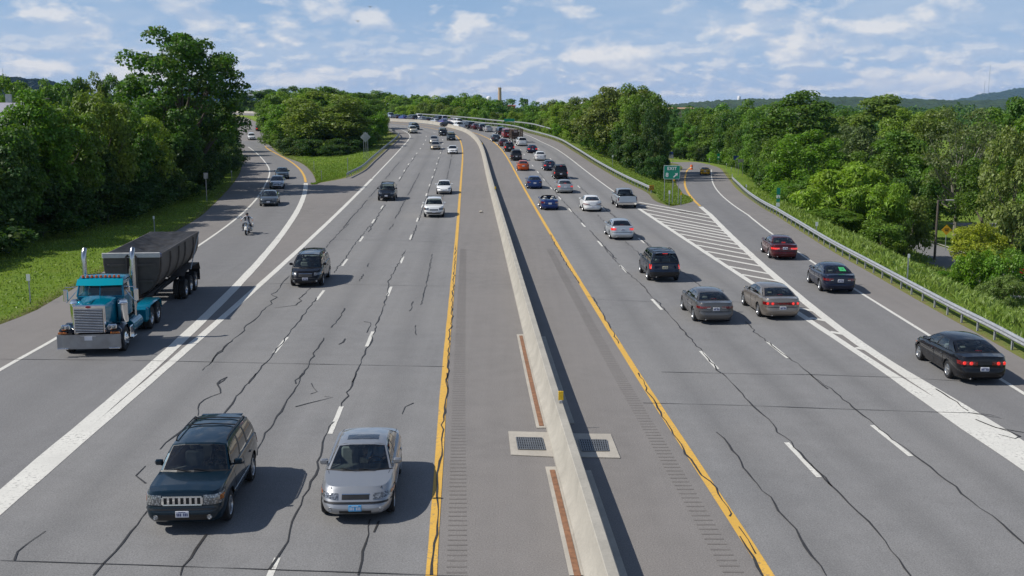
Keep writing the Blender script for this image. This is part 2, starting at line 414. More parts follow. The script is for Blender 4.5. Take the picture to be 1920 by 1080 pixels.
YL, YR, WL, WR = YL.smooth(5, 232), YR.smooth(5, 236), WL.smooth(5, 232), WR.smooth(5, 240); GR, WX, RL = GR.smooth(6, 250), WX.smooth(5, 250), RL.smooth(7, 260)
sheet('road_shoulder', -10, 362, off(XA, 0), off(XB, 0), zleft, 0, M_SHOULDER, 10)
sheet('road_shoulder', -10, 470, off(XC, 0), off(XD, 0), zmain, 0, M_SHOULDER, 18)
sheet('road_shoulder', -10, 262, off(XE, 0), off(XF, 0), zright, 0, M_SHOULDER, 8)
sheet('road', -10, 345, off(WL, 0), off(YL, .1), zmain, .005, M_LANE, 12, lanes=3)
sheet('road', -10, 330, off(YR, -.1), off(WR, 0), zmain, .005, M_LANE, 12, lanes=3)
sheet('ramp_road', -10, 245, off(GR, 0), off(WX, .1), zright, .005, M_RAMP, 6, lanes=1)
sheet('ramp_road', -10, 272, off(WXL, -.1), off(RL, 0), zleft, .005, M_RAMP, 6, lanes=1)
# cross street and the street climbing away at the end of the ramp
_ya, _yb = gl(470,271)[1], gl(470,256)[1]
def flatstrip(name, fl, fr, y0, y1, dz, m, zfun, step=2.0, n=6):
    b = MB(); P = []
    for y in np.arange(y0, y1+.01, step):
        l, r = float(fl(y)), float(fr(y)); P.append([(x, y, zfun(x, y)+dz) for x in np.linspace(l, r, n+1)])
    b.grid(P, flip=True); b.uv = [(0.0, p[1]) for p in b.v]
    return tag(b.build(name, m, smooth=180), kind='structure')
flatstrip('cross_street', lambda y: -130, lambda y: float(XA(y)) + .3, _ya, _yb, .03, M_RAMP, zf1, 2.0, 20)
flatstrip('side_street', lambda y: 38.3 + .012*(y-60), lambda y: 45.8 + .03*(y-60), 40, 150, .05, M_RAMP, zf1)
flatstrip('side_path', lambda y: 58, lambda y: 95, 136, 143, .05, M_SHOULDER, zf1)
flatstrip('kerb', lambda y: 46.0 + .03*(y-60), lambda y: 46.25 + .03*(y-60), 40, 150, .12, M_PAD, zf1, 2.0, 1)
# ------------------------------------------------------------------ painted markings
def ribbon(b, P, w, zf, dz, jag=0.0):
    """ribbon of width w along the places P (x,y); w may be a list"""
    n = len(P); W = w if isinstance(w, (list, tuple)) else [w]*n; vs = []
    for i in range(n):
        a = Vector(P[max(i-1,0)]); c = Vector(P[min(i+1,n-1)]); d = (c-a).normalized(); q = Vector((d.y, -d.x)); p = Vector(P[i])
        h = W[i]/2
        for s in (-1, 1):
            e = p + q*s*h*(1 + random.uniform(-jag, jag)); vs.append((e.x, e.y, float(zf(p.y)) + dz))
    b.add(vs, [(2*i, 2*i+1, 2*i+3, 2*i+2) for i in range(n-1)])
def curve_line(b, c, y0, y1, w, zf, dz=.012, step=1.5, dx=0.0, jag=.06):
    Y = np.arange(y0, y1+.01, step); ribbon(b, [(float(c(y))+dx, y) for y in Y], w if not callable(w) else [w(y) for y in Y], zf, dz, jag)
wb_ = MB(); yb = MB()
curve_line(yb, YL, 8, 345, .24, zmain); curve_line(yb, YR, 8, 330, .24, zmain)
yk = gl(573,342)[1]; curve_line(wb_, RL, 8, yk, .50, zleft); curve_line(yb, RL, yk+.3, gl(497,274)[1], .30, zleft)
yk = gm(700,335)[1]; curve_line(wb_, WL, 8, yk, .36, zmain, .014); curve_line(wb_, WL, yk+.2, 345, .2, zmain, .014)
yk = gm(1197,389)[1]; curve_line(wb_, WR, 8, yk, lambda y: .34 + .36*float(np.clip((40-y)/6, 0, 1)), zmain, .014); curve_line(wb_, WR, yk+.2, 330, .17, zmain, .014)
yk = gr(1311,387)[1]; curve_line(wb_, GR, 8, yk, lambda y: .46 + .24*float(np.clip((40-y)/6, 0, 1)), zright); curve_line(yb, GR, yk+.3, gr(1294,314)[1], .28, zright)
curve_line(wb_, WX, 8, 212, .17, zright); curve_line(wb_, WXL, 8, gl(465,275)[1], .2, zleft)
P0 = gl(443,277); P1 = gl(506,276)
ribbon(wb_, [(P0[0] + (P1[0]-P0[0])*k/8, P0[1] + (P1[1]-P0[1])*k/8) for k in range(9)], .45, zleft, .016)
# dashed lane lines, 12.19 m cycle
def dashes(c, ystart, y0, y1, phase):
    y = phase
    while y > y0: y -= 12.19
    while y < y1:
        if y > y0: curve_line(wb_, c, y, y+3.05, .15, zmain, .012, .61)
        y += 12.19
DL1 = Curve(pts(gm, [(413,790),(525,647),(600,550),(656,480),(683,440),(708,407),(744,340),(766,309),(786,282)]) )
DL2 = Curve(pts(gm, [(506,1080),(518,1050),(630,789),(694,635),(730.5,545),(757,480),(773,438),(790,392),(806,344),(822,300),(829,278)]) )
def lane_mid(f, cl, cr): return lambda y: float(cl(y))*(1-f) + float(cr(y))*f
def blended(c, y1, alt):
    """follow the traced curve up to y1 and run parallel to the road edges beyond"""
    d0 = float(c(y1)); a0 = alt(y1)
    return lambda y: float(c(y)) if y <= y1 else alt(y) + (d0-a0)*max(0, 1-(y-y1)/40)
DL1, DL2 = DL1.smooth(3, 300), DL2.smooth(3, 300)
L1 = blended(DL1, float(DL1.y[-1]), lane_mid(.345, WL, YL)); L2 = blended(DL2, float(DL2.y[-1]), lane_mid(.67, WL, YL))
dashes(L1, 0, 10, 300, gm(525,662)[1]); dashes(L2, 0, 10, 300, gm(687,650)[1])
DR1 = Curve(pts(gm, [(1493,849),(1327,674),(1231,570),(1168,502.5),(1122,455),(1091.7,418),(1066,390),(1046,368),(1029.7,349.7),(1016.7,333),(1006,319),(997,308),(988,298)]))
DR2 = Curve(pts(gm, [(1800,925),(1648,808),(1455,655),(1380,597),(1258,497),(1203,451),(1160,415),(1131.7,390),(1102,365.7),(1083,348.7)]))
DR1, DR2 = DR1.smooth(3, 300), DR2.smooth(2, 300)
Rm1 = blended(DR1, float(DR1.y[-1]), lane_mid(.36, YR, WR)); Rm2 = blended(DR2, float(DR2.y[-1]), lane_mid(.68, YR, WR))
dashes(Rm1, 0, 10, 290, gm(1345,692)[1]); dashes(Rm2, 0, 10, 200, gm(1477,672)[1])
# hatching of the exit gore: stripes of constant slope in the photo's plan
for lx, ly in [(1197,379),(1199,384.5),(1204,392),(1211,400),(1220,407.5),(1231,414),(1244,421.5),(1259,429.5),(1274,438.5),(1289,448.5),(1306,459.5),(1323,471),(1341,483.5),(1363,499),(1389,514.5),(1417,533),(1497.6,578),(1518,596),(1555,622),(1604,652)]:
    a = gm(lx, ly); px = lx
    while px < 1760:
        px += 2; q = gm(px, ly + (px-lx)*.185)
        if q[0] > float(GR(q[1])) - .1: break
    n = max(2, int((q[0]-a[0])/.6)); ribbon(wb_, [(a[0]+(q[0]-a[0])*k/n, a[1]+(q[1]-a[1])*k/n) for k in range(n+1)], .34, zmain, .010, .08)
tag(wb_.build('road_marking', M_WHITE, smooth=0), kind='structure'); tag(yb.build('road_marking', M_YELLOW, smooth=0), kind='structure')
# ------------------------------------------------------------------ tar-filled cracks (traced on the road surface)
cb = MB()
def crack(L, ox=0, oy=0, k=1.0, w=.056, zf=zmain, wob=.06):
    P = [unproj(ox + x/k, oy + y/k, zf) for x, y in L]; Q = []
    for i in range(len(P)-1):
        a, b = Vector(P[i]), Vector(P[i+1]); n = max(1, int((b-a).length/.45))
        for j in range(n):
            q = a.lerp(b, j/n); amp = wob if 0 < j else 0
            Q.append((q.x + random.gauss(0, amp*.6), q.y))
    Q.append(P[-1])
    ph = random.uniform(0, 6); ribbon(cb, Q, [w*(.75+.45*math.sin(i*.9+ph)*math.sin(i*.37+1)) for i in range(len(Q))], zf, .019, .2)
z2 = (360,420,3.6); z1 = (0,640,2.454); z3 = (760,440,3.375); z8 = (480,700,2.8425); z4 = (1160,700,2.8425); z5 = (1520,620,2.8425); z7 = (1120,400,4.91); z9 = (1380,420,3.485)
for L in ([(1060,0),(1010,40),(945,110),(905,160)],[(660,350),(610,400),(575,455),(535,475),(575,495),(530,520),(540,540),(470,590),(460,610),(415,655),(365,685),(355,720),(240,810),(160,890),(135,930),(70,990)],
          [(1210,0),(1110,120),(1020,250),(960,330)],[(840,500),(740,630),(640,760),(545,880),(470,960),(380,1080)],[(1440,180),(1410,240),(1330,380),(1320,480),(1270,620),(1235,710),(1215,790),(1150,900),(1080,1070)],
          [(1030,570),(1000,630),(940,700)],[(890,770),(850,840),(790,950),(700,1080)],[(800,435),(750,480),(720,505),(740,520),(700,550),(560,568)],[(1195,265),(1185,290)],[(1155,340),(1130,385)],[(1160,660),(1205,668),(1180,735)],[(1035,775),(1020,800),(990,815)],[(1360,0),(1330,40)],[(235,1035),(170,1080)]): crack(L, *z2)
for L in ([(535,0),(515,50),(455,180)],[(415,260),(355,370),(345,440),(290,580),(250,660),(180,840),(130,960),(70,1050)],[(250,0),(210,80),(155,165),(100,250),(30,370),(0,415)],[(610,780),(600,860),(565,1000),(545,1080)],[(295,55),(325,100),(290,112)],[(840,160),(795,180),(778,220)],[(365,125),(410,130),(380,137),(210,180)],[(655,790),(628,850)]): crack(L, *z8)
for L in ([(680,780),(600,880),(480,1020),(430,1080)],[(950,890),(900,960),(840,1040),(830,1080)],[(1045,165),(1000,200),(1015,240),(940,270),(910,310),(910,345)],[(870,385),(800,440),(735,500)],[(670,575),(625,620),(670,655)],[(210,875),(130,930),(80,970),(65,1010)],[(1178,150),(1080,270),(1030,335)],[(1070,0),(1000,60),(975,95)]): crack(L, *z1)
for L in ([(170,125),(150,230),(130,330),(95,445)],[(50,425),(25,485)],[(65,575),(68,635)]): crack(L, *z3)
for L in ([(550,0),(620,70),(715,175),(820,270),(885,340),(990,455),(1040,505),(1137,605)],[(520,315),(590,385),(690,535),(830,695),(850,735),(970,885),(1105,1080)]): crack(L, *z4, w=.06)
for L in ([(0,235),(130,330),(250,430),(480,610),(640,730),(800,870),(970,990),(1070,1080),(1180,1180)],[(0,710),(100,820),(200,920),(310,1020),(360,1080),(470,1220),(540,1320)],[(880,475),(990,520),(1137,545)],[(1000,555),(1090,578),(1115,565),(1060,540),(960,510)],[(665,312),(740,360),(840,430)],[(840,438),(1020,470),(960,450),(850,440)]): crack(L, *z5, w=.06)
for L in ([(50,300),(190,465),(270,540),(340,600),(440,690),(490,760),(540,800),(620,890),(690,970),(790,1080)],[(0,15),(80,90)],[(130,0),(340,180),(550,350)],[(740,510),(990,700)],[(260,260),(400,385)]): crack(L, *z7, w=.06)
crack([(60,640),(190,765),(420,930),(600,1080)], *z9, w=.06)
crack([(1281,620),(1352,700)], w=.06)
# farther ones follow the lane joints
for c, y0, y1, dx in ((L1, 85, 190, .15), (L2, 80, 200, .12), (lane_mid(.15, WL, YL), 88, 175, 0), (lane_mid(.84, WL, YL), 95, 190, 0), (lane_mid(.5, WL, YL), 95, 150, 0), (Rm1, 70, 150, .12), (Rm2, 75, 130, .12)):
    y = y0
    while y < y1:
        e = min(y1, y + random.uniform(9, 26)); Y = np.arange(y, e, .9)
        ribbon(cb, [(c(k)+dx+random.gauss(0,.04), k) for k in Y], .07, zmain, .019, .3) if len(Y) > 2 else None
        y = e + random.uniform(.5, 5)
# tar along the yellow lines
for L, k in (([(1020,0),(1022,80),(1000,230),(990,380),(965,570),(970,700),(965,860),(945,960),(935,1080)], z8), ([(105,0),(150,80),(145,95),(200,165),(265,280),(385,460),(440,545),(490,580),(600,750),(590,765)], z4), ([(640,820),(690,890),(730,965)], z4), ([(645,870),(720,985),(765,1080)], z4), ([(318,70),(305,300),(292,540),(270,740),(262,960),(270,980)], z3), ([(1150,390),(1190,400),(1260,520),(1350,690)], z3), ([(915,0),(1010,170),(1100,310)], z3)): crack(L, *k, w=.06, wob=.05)
# saw-cut transverse joints
for L in ([(0,1052),(250,1060),(480,1068),(880,1082)],[(0,674),(240,676),(480,681),(832,688)],[(505,448),(760,451),(855,456)],[(470,531),(855,537)],[(1120,562),(1225,566)],[(1365,566),(1400,567)],[(1205,756),(1400,761),(1560,767),(1777,774),(1819,775)],[(1240,698),(1420,702),(1520,703),(1675,708),(1819,716)],[(1262,476),(1324,478)],[(1186,431),(1250,433)],[(620,348),(800,352)]):
    crack(L, w=.04, wob=.0)
tag(cb.build('crack_sealant', M_TAR, smooth=0), kind='structure')
# rumble strips cut into the median shoulders
def rumble(c, dx0, dx1, y0, y1):
    b = MB(); y = y0
    while y < y1:
        b.add([(float(c(y))+dx0, y, float(zmain(y))+.006), (float(c(y))+dx1, y, float(zmain(y))+.006), (float(c(y+.07))+dx1, y+.07, float(zmain(y+.07))+.006), (float(c(y+.07))+dx0, y+.07, float(zmain(y+.07))+.006)], [(0,1,2,3)])
        y += .30 + random.uniform(-.02, .02)
    return tag(b.build('rumble_strip', solid('rumble_groove', (.170,.155,.145), .9), smooth=0), kind='structure')
rumble(YL, .32, .76, 20, 75); rumble(YR, -.95, -.5, 18, 75)
# ------------------------------------------------------------------ parametric cars (x right, y forward, z up, origin on the road under the middle)
def lerp(a, b, t): return a + (b-a)*t
def interp(L, x): return float(np.interp(x, [p[0] for p in L], [p[1] for p in L]))
STY = {
 'sedan': dict(L=4.82, W=1.82, H=1.45, zs=.21, yF=1.43, yB=-1.32, R=.325, gb=.80, rw=.58, yc=1.08, yrf=.22, yrr=-1.02, yrb=-1.72, arc=.20, nf=5.0, nr=7.0,
    belt=[(-2.41,.90),(-2.30,.985),(-1.75,1.02),(-.8,.985),(.9,.935),(1.2,.90),(2.0,.78),(2.28,.70),(2.41,.60)], wins=[(.03,.40),(.435,.80)], vent=True),
 'coupe': dict(L=4.5, W=1.75, H=1.36, zs=.19, yF=1.36, yB=-1.24, R=.32, gb=.76, rw=.54, yc=.95, yrf=.1, yrr=-.9, yrb=-1.75, arc=.22, nf=4.2, nr=5.0,
    belt=[(-2.25,.84),(-2.1,.96),(-1.7,.99),(-.8,.93),(.9,.87),(1.2,.85),(1.9,.74),(2.15,.65),(2.25,.55)], wins=[(.03,.50),(.54,.82)]),
 'suv': dict(L=4.72, W=1.86, H=1.74, zs=.28, yF=1.42, yB=-1.36, R=.37, gb=.845, rw=.66, yc=1.02, yrf=.50, yrr=-1.92, yrb=-2.18, arc=.16, nf=6.0, nr=10.0,
    belt=[(-2.36,1.02),(-2.28,1.10),(-1.5,1.12),(.9,1.09),(1.15,1.07),(1.95,1.0),(2.22,.95),(2.36,.84)], wins=[(.035,.335),(.365,.625),(.655,.945)], clad=True, rails=True),
 'van': dict(L=4.80, W=1.84, H=1.74, zs=.22, yF=1.45, yB=-1.38, R=.335, gb=.83, rw=.63, yc=1.52, yrf=.72, yrr=-1.95, yrb=-2.25, arc=.22, nf=4.6, nr=9.0,
    belt=[(-2.4,.98),(-2.32,1.06),(-1.5,1.08),(1.2,1.04),(1.5,1.0),(2.05,.86),(2.3,.76),(2.4,.64)], wins=[(.04,.34),(.37,.66),(.69,.95)], rails=True),
 'boxvan': dict(L=4.9, W=1.92, H=1.95, zs=.28, yF=1.5, yB=-1.4, R=.35, gb=.90, rw=.80, yc=1.6, yrf=1.0, yrr=-2.25, yrb=-2.38, arc=.15, nf=6.0, nr=12.0,
    belt=[(-2.45,1.12),(-2.4,1.16),(1.3,1.12),(1.6,1.08),(2.1,.98),(2.35,.88),(2.45,.74)], wins=[(.04,.28),(.32,.62),(.66,.96)]),
 'pickup': dict(L=5.45, W=1.98, H=1.80, zs=.32, yF=1.75, yB=-1.68, R=.38, gb=.86, rw=.68, yc=1.28, yrf=.72, yrr=-.42, yrb=-.62, arc=.14, nf=8.0, nr=14.0,
    belt=[(-2.72,1.14),(-2.66,1.17),(-.62,1.17),(1.1,1.14),(1.35,1.12),(2.2,1.08),(2.55,1.02),(2.72,.90)], wins=[(.05,.56),(.62,.90)], bed=True, clad=True),
 'cabrio': dict(L=4.6, W=1.76, H=1.30, zs=.19, yF=1.36, yB=-1.26, R=.32, gb=.76, rw=.62, yc=.85, yrf=.25, yrr=-.9, yrb=-1.2, arc=.18, nf=4.8, nr=6.0,
    belt=[(-2.3,.84),(-2.15,.95),(-1.3,.96),(-.8,.94),(.8,.90),(1.1,.86),(1.9,.76),(2.18,.66),(2.3,.56)], wins=[], open=True),
}
TW = [(0,.90),(.10,.935),(.22,.965),(.42,.992),(.62,1.0),(.80,.985),(.92,.962),(1,.925)]
TF = [(0,-.16),(.10,-.06),(.24,-.005),(.42,0),(.52,-.03),(.66,-.045),(.80,-.075),(.92,-.12),(1,-.20)]
TF2 = [(0,-.16),(.10,-.06),(.24,-.005),(.42,0),(.52,-.03),(.62,-.075),(.72,-.12),(.82,-.18),(.92,-.26),(1,-.35)]
TR = [(0,-.15),(.10,-.06),(.24,-.0),(.42,0),(.52,-.04),(.66,-.05),(.80,-.06),(.92,-.07),(1,-.10)]
class Shape:
    def __init__(s, sp):
        s.sp = sp; s.L, s.W, s.H, s.zs = sp['L'], sp['W'], sp['H'], sp['zs']; s.hw = s.W/2
        s.tf = sp.get('tf', TF2 if sp['nf'] < 6 else TF); s.tr = sp.get('tr', TR); s.tw = sp.get('tw', TW); s.crown = sp.get('crown', .055)
    def zb(s, y): return interp(s.sp['belt'], y)
    def w(s, t): return s.hw*interp(s.tw, t)
    def ext(s, t): return -s.L/2 - interp(s.tr, t), s.L/2 + interp(s.tf, t)
    def xat(s, y, t):
        r, f = s.ext(t); u = (y-(r+f)/2)/((f-r)/2); n = s.sp['nf'] if u > 0 else s.sp['nr']
        return s.w(t)*max(0, 1-min(1, abs(u))**n)**(1/n)
    def _end(s, x, z, sign):
        lo, hi = 0.0, 1.0; n = s.sp['nf'] if sign > 0 else s.sp['nr']
        def at(t):
            r, f = s.ext(t); y = (r+f)/2 + sign*(f-r)/2*max(0, 1-min(1, abs(x)/s.w(t))**n)**(1/n)
            return y, s.zs + t*(s.zb(y)-s.zs) + s.crown*(1-(x/s.hw)**2)*max(0, t-.5)*2
        for _ in range(18):
            m = (lo+hi)/2
            if at(m)[1] < z: lo = m
            else: hi = m
        return Vector((x, at(lo)[0], z))
    def front(s, x, z): return s._end(x, z, 1)
    def rear(s, x, z): return s._end(x, z, -1)
    def side(s, y, z, sg):
        t = min(1, max(0, (z-s.zs)/(s.zb(y)-s.zs))); return Vector((sg*s.xat(y, t), y, z))
    def deck(s, x, y): return s.zb(y) + s.crown*(1-(x/s.hw)**2)
    def arch(s, y):
        z = 0
        for yw in (s.sp['yF'], s.sp['yB']):
            r = s.sp['R'] + .075; d = abs(y-yw)
            if d < r: z = max(z, s.sp['R'] + math.sqrt(r*r-d*d))
        return z
    # greenhouse
    def gbase(s, q):
        sp = s.sp; y = lerp(sp['yc'], sp['yrb'], q); x = lerp(sp['gb'], sp.get('gbr', sp['gb']*.97), q**2); return Vector((x, y, s.deck(x, y)-.012))
    def groof(s, q):
        sp = s.sp; y = lerp(sp['yrf'], sp['yrr'], q); x = lerp(sp['rw'], sp['rw']*1.0, q)
        z = s.H - .075 - .045*(2*(q-.42))**2 * (1 if q < .42 else sp.get('rdrop', .8)); return Vector((x, y, z))
    def roofz(s, x, q): return s.groof(q).z + .062*(1-min(1, abs(x)/s.sp['rw'])**3.2)
    def gside(s, q, t, sg):
        a, b = s.gbase(q), s.groof(q); p = a.lerp(b, t); p.x += .030*math.sin(math.pi*min(1, t)); p.x *= sg; return p
    def wshield(s, k, t):
        sp = s.sp; x0 = k*s.gbase(0).x; y0 = sp['yc'] + sp['arc']*(1-k*k); a = Vector((x0, y0, s.deck(x0, y0)-.004))
        x1 = k*sp['rw']; b = Vector((x1, sp['yrf'] + .07*(1-k*k), s.roofz(x1, 0))); p = a.lerp(b, t)
        n = Vector((0, 1, 1)).normalized(); return p + n*.03*math.sin(math.pi*t)
    def rglass(s, k, t):
        sp = s.sp; x0 = k*s.gbase(1).x; ar = sp.get('arcr', sp['arc']*.6); y0 = sp['yrb'] - ar*(1-k*k); y0 = max(y0, -s.L/2+.06)
        a = Vector((x0, y0, s.deck(x0, y0)-.004)); x1 = k*sp['rw']; b = Vector((x1, sp['yrr'] - .06*(1-k*k), s.roofz(x1, 1))); p = a.lerp(b, t)
        n = Vector((0, -1, 1)).normalized(); return p + n*.03*math.sin(math.pi*t)
def patch(b, fn, us, vs, off, mi=0, skirt=True):
    """skin patch over a body surface fn(u,v), lifted by off with a closed rim"""
    P = [[Vector(fn(u, v)) for v in vs] for u in us]; n, m = len(us), len(vs); Q = []
    for i in range(n):
        row = []
        for j in range(m):
            du = P[min(i+1,n-1)][j]-P[max(i-1,0)][j]; dv = P[i][min(j+1,m-1)]-P[i][max(j-1,0)]
            nn = du.cross(dv)
            nn = nn.normalized() if nn.length > 1e-9 else Vector((0,0,1))
            row.append((P[i][j], nn))
        Q.append(row)
    c = sum((p for r in P for p in r), Vector())/(n*m); ref = c - Vector((0, c.y*.9, .55)) if abs(c.y) < 1.8 else Vector((c.x*.3, c.y, 0)) 
    mid = Q[n//2][m//2]; sg = 1 if mid[1].dot(outdir(mid[0])) > 0 else -1
    top = [[p + nn*off*sg for p, nn in r] for r in Q]
    k = len(b.v); b.grid(top, mi, flip=(sg < 0))
    if skirt:
        ring = [(i,0) for i in range(n)] + [(n-1,j) for j in range(1,m)] + [(i,m-1) for i in range(n-2,-1,-1)] + [(0,j) for j in range(m-2,0,-1)]
        lo = len(b.v); b.v.extend([tuple(Q[i][j][0] - Q[i][j][1]*.006*sg) for i, j in ring]); N = len(ring)
        for a in range(N):
            c2 = (a+1) % N; i, j = ring[a]; i2, j2 = ring[c2]
            f = (k+i*m+j, k+i2*m+j2, lo+c2, lo+a); b.f.append(f if sg > 0 else f[::-1]); b.m.append(mi)
def outdir(p):
    return Vector((p.x*2.2, p.y*.8, (p.z-.5)*1.2)).normalized()
def lin(a, b, n): return list(np.linspace(a, b, n))
def build_body(S, lod):
    sp = S.sp; b = MB(); nS = (64, 40, 24)[lod]; lv = ((0,.06,.13,.22,.32,.42,.50,.58,.68,.78,.86,.93,1), (0,.1,.22,.4,.52,.68,.82,.93,1), (0,.2,.45,.7,.9,1))[lod]
    yr, yf = -S.L/2, S.L/2
    ref = sorted(set([round(v, 4) for v in list(np.linspace(yr*.86, yf*.84, nS))] + [round(yw + d*(sp['R']+.075), 4) for yw in (sp['yF'], sp['yB']) for d in ((-1.02,-.999,-.95,-.85,-.7,-.5,-.25,0,.25,.5,.7,.85,.95,.999,1.02) if lod < 2 else (-1.02,-.99,-.8,-.45,0,.45,.8,.99,1.02))]))
    fr = ((.93,.88,.82,.74,.64,.52,.38,.2,0), (.92,.84,.72,.5,.25,0), (.9,.7,.4,0))[lod]
    def row(t):
        out = []; r, f = S.ext(t); mid, hf = (r+f)/2, (f-r)/2; ww = S.w(t)
        def endpts(sign, n):
            base = ref[-1] if sign > 0 else ref[0]; u0 = abs((base-mid)/hf); x0 = max(0, 1-min(.9999, u0)**n)**(1/n); L = []
            for k in fr:
                xf = k*x0/ .97; L.append(mid + sign*hf*max(0, 1-min(1, xf)**n)**(1/n))
            return L
        Y = endpts(-1, sp['nr'])[::-1] + ref + endpts(1, sp['nf'])
        for y in Y:
            y = min(max(y, r), f); yc_ = y; zt = S.zb(yc_); z = S.zs + t*(zt - S.zs); tt = t; a = S.arch(y)
            if a > z: z = min(a, zt-.03); tt = min(1, (z-S.zs)/(zt-S.zs))
            r2, f2 = S.ext(tt); 
            if tt != t: x = S.xat(y, tt)
            else:
                u = min(1, abs((y-mid)/hf)); n = sp['nf'] if y > mid else sp['nr']; x = ww*max(0, 1-u**n)**(1/n)
            if t == 1: z = S.deck(x, y)
            else: z += S.crown*(1-(x/S.hw)**2)*max(0, t-.5)*2*.999 if t > .5 else 0
            out.append((x, y, z))
        return out
    rows = [row(t) for t in lv]; cm = 1 if sp.get('clad') else 0; ci = next(i for i, t in enumerate(lv) if t >= .2)
    for sg in (1, -1):
        P = [[(sg*x, y, z) for x, y, z in r] for r in rows]
        if cm: b.grid(P[:ci+1], 1, flip=(sg > 0)); b.grid(P[ci:], 0, flip=(sg > 0))
        else: b.grid(P, 0, flip=(sg > 0))
    # decks (hood, boot); the cabin and a pickup bed stay open
    top = rows[-1]; n = len(top); fx = (0,.25,.5,.72,.88,1)
    gA, gB = sp['yc'], sp['yrb']
    for i in range(n-1):
        y0, y1 = top[i][1], top[i+1][1]; ym = (y0+y1)/2
        hole = (gB < ym < gA) or (sp.get('bed') and -S.L/2+.10 < ym < gB)
        for sg in (1, -1):
            for k in range(len(fx)-1):
                if hole and k < len(fx)-2: continue
                def pt(j, f):
                    x = top[j][0]*f; return (sg*x, top[j][1], S.deck(x, top[j][1]))
                q = [pt(i, fx[k]), pt(i, fx[k+1]), pt(i+1, fx[k+1]), pt(i+1, fx[k])]
                b.add(q, [(0,1,2,3) if sg > 0 else (3,2,1,0)], 0)
    # greenhouse frames
    G = {'side': [], 'front': None, 'rear': None}
    if not sp.get('open'):
        for sg in (1, -1):
            cuts = sorted(set([0, 1] + [v for w in sp['wins'] for v in (w[0], w[0]+.012, w[1]-.012, w[1])])); cuts = sorted(set(cuts + [ (cuts[i]+cuts[i+1])/2 for i in range(len(cuts)-1) if cuts[i+1]-cuts[i] > .12]))
            tv = [0,.06,.075,.3,.5,.7,.865,.885,.95,1]
            for i in range(len(cuts)-1):
                for j in range(len(tv)-1):
                    qm, tm = (cuts[i]+cuts[i+1])/2, (tv[j]+tv[j+1])/2; mi = 0; skip = False
                    for w in sp['wins']:
                        if w[0] < qm < w[1] and .06 < tm < .885:
                            mi = 1
                            if w[0]+.012 < qm < w[1]-.012 and .075 < tm < .865: skip = True
                    if mi == 0 and sp['wins'] and sp['wins'][0][0] < qm < sp['wins'][-1][1] and .06 < tm < .885: mi = 1
                    if skip: continue
                    q = [S.gside(cuts[i], tv[j], sg), S.gside(cuts[i+1], tv[j], sg), S.gside(cuts[i+1], tv[j+1], sg), S.gside(cuts[i], tv[j+1], sg)]
                    b.add(q, [(0,1,2,3) if sg > 0 else (3,2,1,0)], mi)
        # roof skin
        nq = (14, 9, 6)[lod]; xs = (-1,-.96,-.88,-.75,-.5,0,.5,.75,.88,.96,1); P = []
        for q in np.linspace(0, 1, nq):
            r = S.groof(q); row_ = []
            for k in xs:
                dy = .07*(1-k*k)*max(0, 1-q*4) - .06*(1-k*k)*max(0, q*4-3); row_.append((k*sp['rw'], r.y+dy, S.roofz(k*sp['rw'], q)))
            P.append(row_)
        b.grid(P, 0, flip=False)
    def frame(fn, flip, t0=.05, t1=.94, k1=.935, mat_in=1):
        ks = [-1,-k1-.0,-k1+.02,-.5,0,.5,k1-.02,k1,1]; tv = [0,t0,t0+.02,.35,.65,t1-.02,t1,1]
        for i in range(len(ks)-1):
            for j in range(len(tv)-1):
                km, tm = (ks[i]+ks[i+1])/2, (tv[j]+tv[j+1])/2; inn = abs(km) < k1-.02 and t0+.02 < tm < t1-.02
                if inn: continue
                mi = 1 if (abs(km) < k1 and t0 < tm < t1) or tm < t0 else 0
                q = [fn(ks[i], tv[j]), fn(ks[i+1], tv[j]), fn(ks[i+1], tv[j+1]), fn(ks[i], tv[j+1])]
                b.add(q, [(0,1,2,3) if not flip else (3,2,1,0)], mi)
    frame(S.wshield, False, k1=sp.get('wk', .935))
    if not sp.get('open'): frame(S.rglass, True, t0=.07, t1=.9, k1=sp.get('rk', .90))
    # underside and wheel wells
    w = S.hw-.235; zc = S.zb(0)*.62
    b.box((0, 0, (S.zs+.0+zc)/2), (2*w, S.L-.55, zc-S.zs-.03), 2)
    return b
def window(fn, us, vs): 
    b = MB(); P = [[Vector(fn(u, v)) for v in vs] for u in us]; i, j = len(us)//2, len(vs)//2
    n = (P[i][j]-P[i-1][j]).cross(P[i][j]-P[i][j-1]); c = P[i][j]; o = Vector((c.x, 0, .2)) if abs(c.x) > .4 else Vector((0, c.y, .8))
    b.grid(P, flip=(n.dot(o) > 0) == False); 
    f = b.f[0]; v = [Vector(b.v[k]) for k in f]; nn = (v[1]-v[0]).cross(v[2]-v[0])
    if nn.dot(o) < 0: b.f = [q[::-1] for q in b.f]
    return b
def seat_mesh(tall=.56):
    b = MB(); b.box((0,.02,.08),(.50,.50,.16), b=.05); T = Matrix.Translation((0,-.24,.16)) @ Euler((R(14),0,0)).to_matrix().to_4x4(); b.box((0,0,tall/2),(.48,.13,tall), b=.05, T=T)
    b.box((0,0,tall+.11),(.27,.10,.17), b=.045, T=T); return b
_tyre = {}
